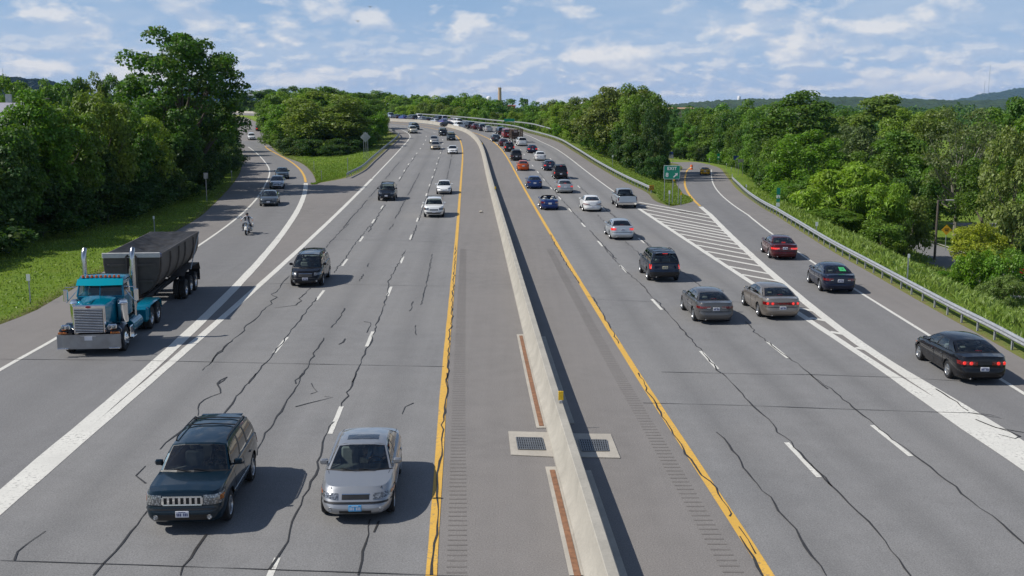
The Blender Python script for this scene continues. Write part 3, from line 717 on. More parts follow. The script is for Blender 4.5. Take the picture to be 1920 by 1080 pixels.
def wheel_meshes(Rw, lod, style):
    k = (Rw, lod, style)
    if k in _tyre: return _tyre[k]
    n = (28, 18, 12)[lod]; w = .105; rr = Rw*.64; b = MB()
    b.lathe([(rr,-w+.01),(rr+.02,-w),(Rw-.03,-w),(Rw-.008,-w+.02),(Rw,-w+.05),(Rw,w-.05),(Rw-.008,w-.02),(Rw-.03,w),(rr+.02,w),(rr,w-.01)], n, 'x')
    ty = b.mesh('tyre', RUBBER)
    # rim faces +x
    b = MB(); b.lathe([(rr+.004,w-.012),(rr-.012,w-.004),(rr-.03,w-.03),(rr-.035,-w+.03),(.05,w-.10)], n, 'x', 0)
    b.lathe([(rr-.03, w-.105), (.0, w-.105)], n, 'x', 1)
    ns = {'five': 5, 'six': 6, 'seven': 7, 'disc': 0}[style]
    if ns:
        for i in range(ns):
            T = Euler((2*math.pi*i/ns, 0, 0)).to_matrix().to_4x4()
            b.add([(w-.02,-.045,.05),(w-.02,.045,.05),(w-.018,.030,rr-.02),(w-.018,-.030,rr-.02),(w-.07,-.045,.05),(w-.07,.045,.05),(w-.07,.03,rr-.02),(w-.07,-.03,rr-.02)], [(0,1,2,3),(0,4,5,1),(1,5,6,2),(3,7,4,0)], 0, T)
        b.lathe([(.075,w-.05),(.07,w-.012),(.03,w-.008),(0,w-.008)], 12, 'x', 0)
    else:
        b.lathe([(rr-.02,w-.02),(rr*.75,w-.012),(rr*.6,w-.03),(.07,w-.02),(.05,w-.005),(0,w-.005)], n, 'x', 0)
        for i in range(8):
            T = Euler((2*math.pi*i/8, 0, 0)).to_matrix().to_4x4(); b.box((w-.016, 0, rr*.68), (.012,.045,.05), 1, T)
    ri = b.mesh('rim', [ALLOY, DARK]); _tyre[k] = (ty, ri); return ty, ri
M_HEAD = lens('headlight_lens', (.42,.44,.46), .06, .5); M_TAIL = lens('taillight_lens', (.30,.010,.009), .1); M_BRAKE = lens('brake_light_lit', (.85,.03,.02), .1, emis=.9)
M_AMBER = lens('amber_lens', (.80,.22,.02), .1); M_REV = lens('clear_lens', (.75,.74,.72), .1)
M_SEAT_G = solid('seat_fabric_grey', (.25,.26,.26), .85); M_SEAT_T = solid('seat_fabric_tan', (.34,.30,.24), .85); M_SEAT_W = solid('seat_pale', (.60,.58,.54), .7); M_INT = solid('cabin_lining', (.07,.075,.075), .8)
M_PLATE = solid('licence_plate_white', (.70,.70,.74), .4); M_PLATE_B = solid('licence_plate_blue', (.10,.40,.72), .4); M_PLATE_Y = solid('licence_plate_buff', (.72,.66,.42), .4)
M_INK = solid('plate_lettering', (.03,.04,.15), .5); M_GLASS = glass('car_glass', (.66,.74,.71)); M_GLASSD = glass('car_glass_dark', (.10,.11,.12)); M_STICK = solid('windscreen_sticker', (.55,.66,.72), .5)
def car(name, label, cat, style, colr, pos, heading, lod=0, view='front', group=None, over=None, plate='white', tailw=None, brake=False, metal=.35, rim='five', dark=False, seats='grey', grp=None):
    sp = dict(STY[style]); sp.update(over or {}); S = Shape(sp)
    M_P = colr if not isinstance(colr, tuple) else paint('%02x%02x%02x' % tuple(int(min(1, c**.45)*255) for c in colr) + str(int(metal*10)), colr, metal)
    root = thing(name, label, cat, (pos[0], pos[1], pos[2]), 0, group)
    root.rotation_euler = Euler((pos[3], 0, heading)) if len(pos) > 3 else Euler((0, 0, heading))
    build_body(S, lod).build('body', [M_P, BLACK, DARK], root, smooth=32)
    GL = M_GLASSD if dark else M_GLASS; nk = (9, 7, 5)[lod]; wk = sp.get('wk', .935)-.02; rk = sp.get('rk', .90)-.02
    ws = window(S.wshield, lin(-wk, wk, nk), lin(.07, .92, 5)).build('windshield', M_GLASS, root)
    if not sp.get('open'):
        window(S.rglass, lin(-rk, rk, nk), lin(.09, .88, 5)).build('rear_window', GL, root)
        for sg in (1, -1):
            for w in sp['wins']: window(lambda u, v: S.gside(u, v, sg), lin(w[0]+.012, w[1]-.012, 4), lin(.075, .865, 5)).build('side_window', GL, root)
    # cabin
    yc, yb = sp['yc'], sp['yrb']; fl = S.zs+.14; b = MB(); hw = S.hw-.10; zt = S.zb((yc+yb)/2)-.03
    b.box((0,(yc+yb)/2,fl),(2*hw, yc-yb-.02, .06)); b.box((0, yc-.10, (fl+zt)/2), (2*hw,.16, zt-fl)); b.box((0, yb+.03 if not sp.get('bed') else yb+.05, (fl+zt)/2), (2*hw,.06, zt-fl))
    for sg in (1, -1): b.box((sg*hw, (yc+yb)/2, (fl+zt)/2), (.04, yc-yb-.05, zt-fl))
    b.box((0, yc-.26, zt-.07), (2*hw-.06,.42,.16), b=.05)
    if style == 'sedan' or style == 'coupe': b.box((0, yb+.28, zt-.02), (2*hw,.52,.04))
    b.build('dashboard', M_INT, root)
    MS = M_SEAT_T if seats == 'tan' else (M_INT if seats == 'dark' else (M_SEAT_W if seats == 'white' else M_SEAT_G))
    if lod < 2:
        ys_ = yc-1.10 if style != 'van' else yc-1.45
        for sx_ in (-.37, .37): seat_mesh().build('seat', MS, root, loc=(sx_, ys_, fl+.02))
        if not sp.get('bed') and style != 'cabrio':
            b = seat_mesh(.46); T = Matrix.Translation((.62,0,0)); b2 = seat_mesh(.46); b.add(b2.v, b2.f, 0, T); b.build('rear_seat', MS, root, loc=(-.31, ys_-.86, fl+.02))
        if lod == 0:
            b = MB(); T = Matrix.Translation((-.37, yc-.50, zt+.02)) @ Euler((R(62),0,0)).to_matrix().to_4x4(); b.lathe([(.19+.016*math.cos(a), .016*math.sin(a)) for a in lin(0, 2*math.pi, 7)], 20, 'z', T=T); b.box((0,0,0),(.34,.03,.02),T=T); b.build('steering_wheel', M_INT, root)
            b = MB(); b.box((0, sp['yrf']+.10, S.H-.17), (.22,.03,.06), b=.01); b.build('rear_view_mirror', BLACK, root)
    if sp.get('bed'):
        b = MB(); y0, y1 = -S.L/2+.09, yb-.02; b.box((0,(y0+y1)/2,S.zs+.35),(2*S.hw-.18,y1-y0,.05))
        for sg in (1,-1): b.box((sg*(S.hw-.11),(y0+y1)/2,(S.zs+.35+zt)/2),(.05,y1-y0,zt-S.zs-.33))
        b.box((0,y0+.02,(S.zs+.35+zt)/2),(2*S.hw-.2,.05,zt-S.zs-.33)); b.build('cargo_bed', solid('bed_liner', (.03,.03,.032), .7), root)
    # wheels
    ty, ri = wheel_meshes(sp['R'], lod, rim)
    for y in (sp['yF'], sp['yB']):
        for sg in (1, -1):
            wo = put('wheel', ty, root, (sg*(S.hw-.125), y, sp['R']), (0, 0, 0 if sg > 0 else math.pi))
            if lod < 2: put('rim', ri, wo)
            else: put('rim', ri, wo)
    # mirrors
    for sg in (1, -1):
        b = MB(); q = .20; p = S.gside(q*.5, .12, sg); b.box((p.x+sg*.13, p.y+.02, p.z+.06), (.20,.10,.145), 0, b=.035); b.box((p.x+sg*.13, p.y-.033, p.z+.06), (.165,.01,.11), 1); b.box((p.x+sg*.02, p.y+.02, p.z+.0), (.12,.06,.04), 0)
        b.build('mirror', [M_P if not sp.get('blackmirror') else BLACK, CHROME], root)
    # ---- front end
    if view == 'front' or lod == 0:
        hl = sp.get('hl', (.50,.94,.60,.74)); zr = lambda k: lerp(hl[2], hl[3], k)
        for sg in (1, -1):
            W2 = S.hw; us = [W2*(hl[0] + (hl[1]-hl[0])*k) for k in (0,.2,.4,.6,.75,.86,.94,1)]; b = MB()
            def fn(u, v): 
                k = (u/W2-hl[0])/(hl[1]-hl[0]); z0 = hl[2] + sp.get('hls', .02)*k; z1 = hl[3] + sp.get('hls2', .0)*(1-k); p = S.front(u, lerp(z0, z1, v)); p.x *= sg; return p
            patch(b, fn, us if lod < 2 else us[::2]+[us[-1]], lin(0,1,4), .012)
            h = b.build('headlight', M_HEAD, root)
            if lod < 2 and sp.get('amber', True):
                b = MB(); patch(b, fn, us[5:], lin(.3,.8,3), .018); b.build('turn_signal', M_AMBER, h)
        g = sp.get('grille', (.40,.60,.73)); xs = lin(-S.hw*g[0], S.hw*g[0], 9); b = MB(); patch(b, S.front, xs, lin(g[1], g[2], 4), .006)
        if sp.get('chromegrille'):
            gr_ = b.build('grille', BLACK, root); b = MB()
            patch(b, S.front, xs, [g[2]-.006, g[2]+.028], .026); patch(b, S.front, xs, [g[1]-.028, g[1]+.0], .022)
            for k in range(sp['chromegrille']+1):
                xk = lerp(xs[0], xs[-1], k/sp['chromegrille']); patch(b, S.front, [xk-.026, xk+.026], lin(g[1], g[2], 4), .030)
            b.build('grille_bar', CHROME, gr_)
        else:
            gr_ = b.build('grille', BLACK, root)
            if lod < 2:
                b = MB(); patch(b, S.front, xs, [g[2]-.004, g[2]+.014], .014); 
                b.build('grille_bar', CHROME if sp.get('chrome', True) else M_P, gr_)
        lo = sp.get('low', (.55, S.zs+.07, S.zs+.20)); b = MB(); patch(b, S.front, lin(-S.hw*lo[0], S.hw*lo[0], 7), lin(lo[1], lo[2], 3), .006); b.build('air_intake', BLACK, root)
        if lod < 2:
            b = MB(); z = sp.get('bz', .52); patch(b, S.front, lin(-S.hw*.93, S.hw*.93, 17), [z-.022, z+.022], .012); b.build('bumper_strip', BLACK if sp.get('bstrip', True) else M_P, root)
            for sg in (1,-1):
                b = MB(); p = S.front(sg*S.hw*.66, S.zs+.16); b.lathe([(.0,.03),(.055,.03),(.062,.0)], 12, 'y', c=(p.x, p.y-.012, p.z)); b.build('fog_light', M_REV, root)
    # ---- rear end
    if view == 'rear' or lod == 0:
        tl = sp.get('tl', (.50,.985,.70,.86)); tl = (tl[0], min(tl[1], .935), tl[2], tl[3])
        for sg in (1, -1):
            W2 = S.hw; us = [W2*(tl[0] + (tl[1]-tl[0])*k) for k in (0,.3,.55,.75,.88,.95,.985,1)]; b = MB()
            fn = lambda u, v: Vector((sg*S.rear(u, lerp(tl[2], tl[3], v)).x, S.rear(u, lerp(tl[2], tl[3], v)).y, lerp(tl[2], tl[3], v)))
            patch(b, fn, us, lin(0,1,3), .014); tlo = b.build('taillight', M_BRAKE if brake else M_TAIL, root)
            if lod < 2 and sp.get('rev', True):
                b = MB(); patch(b, fn, us[0:2], lin(.1,.45,3), .020); b.build('reversing_light', M_REV, tlo)
            if sp.get('round'):
                b = MB()
                for k in sp['round']:
                    p = S.rear(W2*k, (tl[2]+tl[3])/2); b.lathe([(0,-.03),(.05,-.03),(.062,-.012),(.066,.0)], 14, 'y', c=(sg*p.x, p.y-.01, p.z))
                b.build('lamp', M_BRAKE, tlo)
        if sp.get('tailband'):
            b = MB(); patch(b, S.rear, lin(-S.hw*tl[0], S.hw*tl[0], 7), lin(tl[2]+.01, tl[3]-.01, 3), .010); b.build('taillight_band', M_TAIL if sp['tailband'] == 'red' else BLACK, root)
        if lod < 2:
            b = MB(); z = sp.get('rbz', .60); patch(b, S.rear, lin(-S.hw*.95, S.hw*.95, 19), [z-.014, z+.014], .008); b.build('bumper_strip', BLACK, root)
            if style in ('sedan','coupe','cabrio'):
                b = MB(); yl = sp['yrb']-.13; 
                patch(b, lambda u, v: Vector((u, v, S.deck(u, v))), lin(-S.hw*.80, S.hw*.80, 9), [yl-.008, yl+.008], .004)
                for sg in (1,-1): patch(b, lambda u, v: Vector((sg*(S.hw*.80+u), v, S.deck(S.hw*.80+u, v))), [-.008,.008], lin(-S.L/2+.16, yl, 5), .004)
                b.build('boot_seam', BLACK, root)
            if style in ('sedan',) :
                b = MB(); p = S.rglass(0, .05); b.box((0, p.y+.10, p.z+.02), (.26,.06,.05), b=.012); b.build('brake_light', M_BRAKE if brake else M_TAIL, root)
            if style in ('suv','van','boxvan'):
                b = MB(); p = S.rglass(0, 1.0); b.box((0, p.y-.05, p.z-.03), (S.W*.58,.14,.03), b=.012); b.build('spoiler', M_P, root)
                b = MB(); b.box((0, p.y-.125, p.z-.03), (.3,.012,.022)); b.build('brake_light', M_BRAKE if brake else M_TAIL, root)
                b = MB(); patch(b, S.rear, lin(-S.hw*.92, S.hw*.92, 15), lin(S.zs+.16, S.zs+.30, 3), .03); b.build('bumper', BLACK if sp.get('clad') else M_P, root)
            if style == 'pickup':
                b = MB(); patch(b, S.rear, lin(-S.hw*.9, S.hw*.9, 11), lin(S.zs+.10, S.zs+.28, 3), .07); b.build('bumper', CHROME, root)
                b = MB(); patch(b, S.rear, lin(-S.hw*.80, S.hw*.80, 9), lin(S.zs+.34, 1.10, 5), .012); b.build('tailgate', M_P, root)
        b = MB(); b.tube([(-S.hw*.55, -S.L/2+.12, S.zs+.05), (-S.hw*.55, -S.L/2-.02, S.zs+.05)], .03, 8); b.build('exhaust_pipe', CHROME, root)
    # plate with a row of small stamped characters
    pz = sp.get('pz', .47 if view == 'front' else .72); sgy = 1 if view == 'front' else -1
    p = S.front(0, pz) if view == 'front' else S.rear(0, pz); b = MB(); b.box((0, p.y+sgy*.02, pz), (.31,.02,.155), 0, b=.008)
    if lod == 0:
        for k in range(7):
            if k != 3: b.box((-.115+k*.038, p.y+sgy*.031, pz-.01), (.024,.004,.07), 1)
        b.box((0, p.y+sgy*.031, pz+.055), (.16,.004,.016), 1)
    b.build('licence_plate', [{'white': M_PLATE, 'blue': M_PLATE_B, 'buff': M_PLATE_Y}[plate], M_INK if plate != 'blue' else M_PLATE], root)
    # doors, handles and seams on the nearer cars
    if lod == 0 and not sp.get('bed'):
        D = sp.get('doors', [(yc-.18, yc-1.22), (yc-1.25, yc-2.12)])
        for sg in (1, -1):
            for (y1, y0) in D:
                b = MB(); us = [y0, y0+.014] + lin(y0+.08, y1-.08, 7) + [y1-.014, y1]
                def fn(u, v):
                    za = max(S.zs+.09, S.arch(u)+.03); p = S.side(u, lerp(za, S.zb(u)-.045, v), sg); return p
                vs = [0,.016,.2,.4,.6,.8,.984,1]; k0 = len(b.f); patch(b, fn, us, vs, .005); nu, nv = len(us)-1, len(vs)-1
                for i in range(nu):
                    for j in range(nv):
                        if i in (0, nu-1) or j in (0,): b.m[k0+i*nv+j] = 1
                d = b.build('door', [M_P, BLACK], root, smooth=32)
                b = MB(); p = S.side(y0+.13, S.zb(y0)-.17, sg); b.box((p.x+sg*.022, p.y, p.z), (.03,.15,.03), b=.01); b.build('handle', M_P if not sp.get('chromehandle') else CHROME, d)
            b = MB(); zz = sp.get('mold', .56); patch(b, lambda u, v: S.side(u, v, sg), lin(sp['yB']+.46, sp['yF']-.46, 9), [zz-.02, zz+.02], .012); b.build('side_moulding', CHROME if sp.get('chromemold') else (BLACK if sp.get('clad') else M_P), root)
        # hood seam
        yh = yc+sp['arc']*.2
        for sg in (1,-1):
            b = MB(); patch(b, lambda u, v: Vector((sg*(S.hw*interp([(0,.84),(1,.66)], (v-yh)/(S.L/2-.34-yh))+u), v, S.deck(S.hw*.84+u, v))), [-.007,.007], lin(yh, S.L/2-.34, 7), .003); b.build('hood_seam', BLACK, root)
        b = MB()
        for sx_ in (-.5, .08):
            a0 = S.wshield(sx_, .02); a1 = S.wshield(sx_+.52, .10); b.tube([a0+Vector((0,.02,.012)), a1+Vector((0,.012,.014))], .009, 5)
        b.build('wiper', BLACK, root)
    if sp.get('rails') and lod < 2:
        b = MB()
        for sg in (1, -1): b.tube([Vector((sg*(sp['rw']-.03), y, S.roofz(sp['rw']-.03, q)+dz)) for q, y, dz in [(q, S.groof(q).y, .06 if 0.12 < q < .95 else .0) for q in (.10,.14,.3,.5,.7,.9,.96)]], .02, 6)
        for q in sp.get('bars', (.45, .85)): b.tube([(-sp['rw']+.03, S.groof(q).y, S.roofz(sp['rw']-.03, q)+.055), (0, S.groof(q).y, S.roofz(0, q)+.035), (sp['rw']-.03, S.groof(q).y, S.roofz(sp['rw']-.03, q)+.055)], .018, 6)
        b.build('roof_rack', BLACK, root)
    if sp.get('sunroof'):
        b = MB(); q0, q1 = sp['sunroof']; patch(b, lambda u, v: Vector((u, S.groof(v).y + .04*(1-(u/sp['rw'])**2), S.roofz(u, v))), lin(-.40,.40,7), lin(q0, q1, 4), .006); b.build('sunroof', M_GLASSD if False else lens('sunroof_glass', (.02,.022,.026), .05), root)
    return root, S
# ------------------------------------------------------------------ the traffic
def hdg(c, y, away):
    """heading angle of a lane that follows curve c: local +y points along the road, away from or towards the camera"""
    s = c.slope(y) if isinstance(c, Curve) else (float(c(y+1))-float(c(y-1)))/2
    a = math.atan2(-s, 1.0); return a if away else a + math.pi
def place(u, v, prof, curve, away, L, h=.25, zf=None):
    """pixel under the visible end of a car -> location of its middle, with pitch and heading"""
    fn = {'m': zmain, 'l': zleft, 'r': zright}[prof]; x, y = unproj(u, v, fn, h); a = hdg(curve, y + L/2, True)
    cx, cy = x - math.sin(a)*L/2, y + math.cos(a)*L/2
    sl = (float(fn(cy+1)) - float(fn(cy-1)))/2; p = math.atan(sl)
    return (cx, cy, float(fn(cy)) + .006, p if away else -p), (a if away else a + math.pi)
avg = lambda f, a, b: (lambda y: float(a(y))*(1-f) + float(b(y))*f)
LROAD = avg(.5, WL, YL); RROAD = avg(.5, YR, WR); LRAMP = avg(.5, WXL, RL); XRAMP = avg(.5, GR, WX)
def traffic(name, label, cat, style, colr, u, v, road='R', lod=0, grp=None, dx=0, **k):
    prof, curve, away = {'R': ('m', RROAD, True), 'L': ('m', LROAD, False), 'X': ('r', XRAMP, True), 'O': ('l', LRAMP, False), 'O2': ('l', LRAMP, True)}[road]
    L = (k.get('over') or {}).get('L', STY[style]['L']); pos, hd = place(u, v, prof, curve, away, L)
    return car(name, label, cat, style, colr, pos, hd, lod, 'rear' if away else 'front', grp, **k)
GQ = 'cars queueing along the far bend'
NAVY=(.006,.010,.030); TEAL=(.003,.016,.028); BLK=(.006,.006,.008); SIL=(.50,.52,.54); WHT=(.78,.78,.77); MAR=(.075,.008,.010); GRY=(.13,.135,.14); TAN=(.27,.235,.20); DGRY=(.045,.05,.058)
jeep = dict(nf=9.0, tf=[(0,-.14),(.10,-.05),(.24,0),(.42,0),(.52,-.03),(.66,-.05),(.80,-.055),(.92,-.07),(1,-.11)], belt=[(-2.37,1.02),(-2.28,1.10),(-1.5,1.12),(.9,1.09),(1.15,1.07),(1.95,1.03),(2.22,1.0),(2.37,.93)], L=4.74, W=1.87, H=1.72, hl=(.52,.95,.72,.95), hls=.01, grille=(.48,.74,.90), chromegrille=7, low=(.70,.36,.50), bz=.62, pz=.52, tl=(.80,.985,.80,1.02), clad=False, chromemold=True, mold=.58, bars=(.55,.82), pz_=0, wk=.94)
traffic('suv', 'dark teal off-road SUV with chrome slotted grille and roof rack, in the foreground', 'SUV', 'suv', TEAL, 343, 985, 'L', 0, over=jeep, metal=.3, seats='grey', rim='five', dark=True)
volvo = dict(L=4.60, W=1.81, H=1.43, hl=(.46,.97,.585,.71), hls=.03, grille=(.36,.59,.69), low=(.42,.28,.35), bz=.52, pz=.42, sunroof=(.18,.46), rw=.60, nf=5.4, yc=1.02, yrf=.18, yrr=-1.05, yrb=-1.70, bstrip=True)
traffic('sedan', 'silver sedan with a sunroof and blue front plate, in the foreground', 'car', 'sedan', (.36,.37,.385), 666, 966, 'L', 0, over=volvo, metal=.6, plate='blue', rim='five')
mpv = dict(hl=(.52,.96,.66,.82), hls=.06, grille=(.40,.60,.76), low=(.62,.28,.42), pz=.50, bars=(.6,.9))
traffic('minivan', 'black minivan beside the long white lane line, behind the foreground SUV', 'minivan', 'van', BLK, 572, 532, 'L', 0, over=mpv, metal=.2, rim='seven')
traffic('suv', 'black boxy SUV with roof rack in the oncoming lane nearest the gore', 'SUV', 'suv', (.008,.010,.016), 724, 373, 'L', 1, over=dict(grille=(.42,.74,.86), hl=(.46,.95,.74,.90), low=(.6,.40,.54), pz=.56), metal=.2, plate='white')
traffic('suv', 'white SUV with a black grille bar beside the yellow median line', 'SUV', 'suv', WHT, 813.5, 403.5, 'L', 1, over=dict(L=4.5, H=1.68, grille=(.42,.66,.76), hl=(.50,.95,.68,.90), low=(.62,.36,.46), pz=.56, clad=False), metal=0, rim='five')
traffic('sedan', 'white sedan behind the white SUV beside the yellow median line', 'car', 'sedan', WHT, 832.5, 361, 'L', 1, over=dict(L=4.5, W=1.74, grille=(.42,.50,.55), hl=(.5,.95,.60,.70), low=(.6,.26,.34), nf=4.2, bz=.40), metal=0)
traffic('sedan', 'small white oncoming sedan farther up the lane beside the yellow line', 'car', 'sedan', WHT, 848.5, 286.7, 'L', 2, metal=0, over=dict(L=4.5))
traffic('sedan', 'gold oncoming sedan in the middle lane, nose towards the camera', 'car', 'sedan', (.42,.36,.27), 816, 278.7, 'L', 2, metal=.5)
traffic('sedan', 'pale silver oncoming sedan right behind the gold sedan', 'car', 'sedan', (.50,.48,.44), 813.5, 267, 'L', 2, metal=.5)
traffic('suv', 'dark slate SUV on the inner lane of the far bend', 'SUV', 'suv', (.04,.055,.065), 846, 261.7, 'L', 2)
traffic('suv', 'black SUV behind the dark slate SUV on the far bend', 'SUV', 'suv', BLK, 832, 253, 'L', 2)
traffic('suv', 'pale gold SUV leading on the outer side of the far bend', 'SUV', 'suv', (.60,.56,.46), 776, 248.7, 'L', 2)
traffic('suv', 'dark SUV right behind the pale gold SUV on the far bend', 'SUV', 'suv', (.012,.02,.03), 781, 242, 'L', 2)
# on-ramp
traffic('sedan', 'dark grey sedan behind the motorcycle on the on-ramp', 'car', 'sedan', (.10,.115,.125), 503, 383, 'O', 1, over=dict(L=4.7, hl=(.45,.95,.60,.70), grille=(.38,.60,.68), low=(.5,.26,.33), nf=6.5), metal=.5)
traffic('sedan', 'silver sedan in the middle of the three cars on the on-ramp', 'car', 'sedan', (.55,.57,.60), 519, 351, 'O', 1, over=dict(L=4.5, W=1.74, nf=4.2, hl=(.5,.95,.58,.70), grille=(.3,.56,.64)), metal=.5)
traffic('sedan', 'dark teal sedan at the back of the three cars on the on-ramp', 'car', 'sedan', (.03,.055,.07), 529, 333, 'O', 1, over=dict(nf=5.5), metal=.4)
traffic('suv', 'white SUV coming out of the cross street at the top of the on-ramp', 'SUV', 'suv', WHT, 472.5, 261, 'O', 2, metal=0)
traffic('suv', 'dark red car driving away beyond the cross street', 'car', 'suv', (.05,.012,.012), 486, 244.5, 'O2', 2, brake=True)
# leaving traffic, nearest first
imp = dict(L=5.08, W=1.86, H=1.46, tl=(.28,.93,.74,.87), tailband='black', round=(.52,.76), pz=.60, rbz=.64, chrome=True, gb=.83, rw=.62, rev=False, yc=1.15, yrf=.28, yrr=-1.08, yrb=-1.86, belt=[(-2.54,.92),(-2.42,1.0),(-1.9,1.035),(-.8,1.0),(.9,.945),(1.25,.91),(2.1,.79),(2.40,.70),(2.54,.60)], yF=1.50, yB=-1.40)
traffic('sedan', 'black sedan with four round tail lamps, nearest car on the exit lane', 'car', 'sedan', BLK, 1846, 711, 'X', 0, over=imp, metal=.2)
_nv, _ns = traffic('sedan', 'navy blue sedan with a green card in its rear window on the exit lane', 'car', 'sedan', NAVY, 1576, 543.5, 'X', 0, over=dict(tl=(.42,.985,.72,.84), tailband=None, pz=.72, L=4.8), metal=.3)
b = MB(); b.add([_ns.rglass(k_, t_) + Vector((0,.0,.012)) for k_, t_ in ((.12,.22),(.62,.22),(.60,.72),(.12,.72))], [(0,1,2,3),(3,2,1,0)]); b.build('green_card', solid('green_card', (.05,.40,.13), .6), _nv, smooth=0)
traffic('sedan', 'maroon sedan on the exit lane, ahead of the navy sedan', 'car', 'sedan', MAR, 1472, 481.7, 'X', 0, over=dict(tl=(.40,.985,.72,.83), tailband='red', pz=.80, L=4.95), metal=.35, brake=True)
traffic('coupe', 'orange-yellow car at the far end of the exit ramp', 'car', 'coupe', (.80,.42,.02), 1322, 326, 'X', 1, over=dict(L=4.3, H=1.42, tl=(.5,.95,.62,.72)), metal=0)
traffic('sedan', 'tan sedan with a wide red tail lamp band beside the striped gore', 'car', 'sedan', TAN, 1468, 592, 'R', 0, over=dict(imp, tailband='red'), metal=.6, seats='tan')
traffic('sedan', 'dark grey sedan with wide red tail lamps in the middle lane beside the tan sedan', 'car', 'sedan', (.125,.12,.118), 1343, 600, 'R', 0, over=dict(tl=(.30,.985,.76,.86), pz=.74, L=4.79, H=1.42, W=1.80, rbz=.62), metal=.55, rim='seven')
traffic('suv', 'dark navy SUV with a buff rear plate, behind the dark grey sedan', 'SUV', 'suv', (.010,.017,.036), 1247, 522, 'R', 0, over=dict(L=4.61, W=1.84, tl=(.83,.99,.78,1.04), pz=.86, clad=True, bars=(.5,.85)), plate='buff', brake=True, metal=.3)
traffic('sedan', 'light silver sedan in the middle lane, ahead of the dark navy SUV', 'car', 'sedan', (.52,.55,.57), 1168, 445, 'R', 0, over=dict(tl=(.55,.985,.76,.92), pz=.80, H=1.47), brake=True, metal=.55, dark=True)
traffic('pickup', 'silver pickup truck at the start of the striped gore', 'pickup', 'pickup', (.40,.43,.45), 1177, 386.7, 'R', 0, over=dict(tl=(.86,.99,.78,1.02), pz=.52), metal=.5)
traffic('coupe', 'white rounded sedan with an oval rear window, beside the silver pickup', 'car', 'sedan', WHT, 1112, 393, 'R', 1, over=dict(L=4.9, nr=4.4, tl=(.35,.96,.70,.79), pz=.50, arcr=.34, rdrop=1.1), metal=0)
traffic('convertible', 'blue open-top convertible with two white head restraints', 'convertible', 'cabrio', (.010,.035,.16), 1031.5, 390, 'R', 1, over=dict(tl=(.55,.985,.68,.84), pz=.66), metal=.4, seats='white')
traffic('sedan', 'silver sedan right behind the black SUV in the right-hand queue', 'car', 'sedan', (.42,.43,.43), 1060.5, 359, 'R', 1, over=dict(tl=(.6,.985,.72,.86)), brake=True, metal=.5)
traffic('sedan', 'bright blue sedan in the lane beside the yellow line, ahead of the convertible', 'car', 'sedan', (.012,.045,.17), 1003, 351, 'R', 1, over=dict(tl=(.55,.985,.74,.90)), metal=.4)
traffic('suv', 'black SUV between the silver sedan and the dark navy sedan of the queue', 'SUV', 'suv', BLK, 1052, 333, 'R', 1, over=dict(H=1.85, tl=(.84,.99,.75,.96), clad=False), brake=True, dark=True, metal=.2)
traffic('sedan', 'dark navy sedan between the black SUV and the orange coupe', 'car', 'sedan', (.015,.025,.05), 1031.5, 317.5, 'R', 1, over=dict(tl=(.62,.985,.74,.86)), brake=True)
traffic('coupe', 'bright orange coupe in the lane beside the yellow line', 'car', 'coupe', (.62,.10,.012), 981.5, 317.5, 'R', 1, over=dict(H=1.43, tl=(.55,.95,.74,.84)), metal=.2)
traffic('sedan', 'white sedan to the right of the charcoal SUV in the queue', 'car', 'sedan', WHT, 1014, 299, 'R', 1, metal=0, over=dict(tl=(.55,.97,.74,.84)))
traffic('suv', 'charcoal SUV behind which the orange coupe drives', 'SUV', 'suv', (.022,.022,.024), 968.5, 299, 'R', 1, dark=True, over=dict(clad=False))
traffic('sedan', 'navy sedan between the white SUV and the white sedan in the queue', 'car', 'sedan', (.012,.016,.05), 999, 285, 'R', 1, brake=True)
traffic('suv', 'white SUV with dark rear window beside the brown stake truck', 'SUV', 'suv', WHT, 980, 272, 'R', 1, metal=0, dark=True, over=dict(tl=(.84,.99,.75,.96), clad=False))
traffic('suv', 'black SUV with red tail lamps ahead of the charcoal SUV', 'SUV', 'suv', (.012,.010,.012), 955.5, 282.5, 'R', 1, brake=True, over=dict(tl=(.72,.99,.74,1.0)))
traffic('sedan', 'maroon sedan ahead of the black SUV in the lane beside the yellow line', 'car', 'sedan', (.07,.010,.014), 945.6, 272.5, 'R', 2)
traffic('sedan', 'slate grey sedan ahead of the maroon sedan, beside the yellow line', 'car', 'sedan', (.04,.055,.065), 931, 263.7, 'R', 2)
traffic('van', 'red van beside the brown stake truck', 'van', 'boxvan', (.34,.012,.012), 952.6, 257, 'R', 2, metal=.1, dark=True)
traffic('suv', 'black SUV just ahead of the red van', 'SUV', 'suv', (.012,.015,.02), 942, 251, 'R', 2, dark=True)
traffic('sedan', 'silver sedan alone in the inner lane ahead of the slate grey sedan', 'car', 'sedan', (.50,.50,.50), 918, 246, 'R', 2)
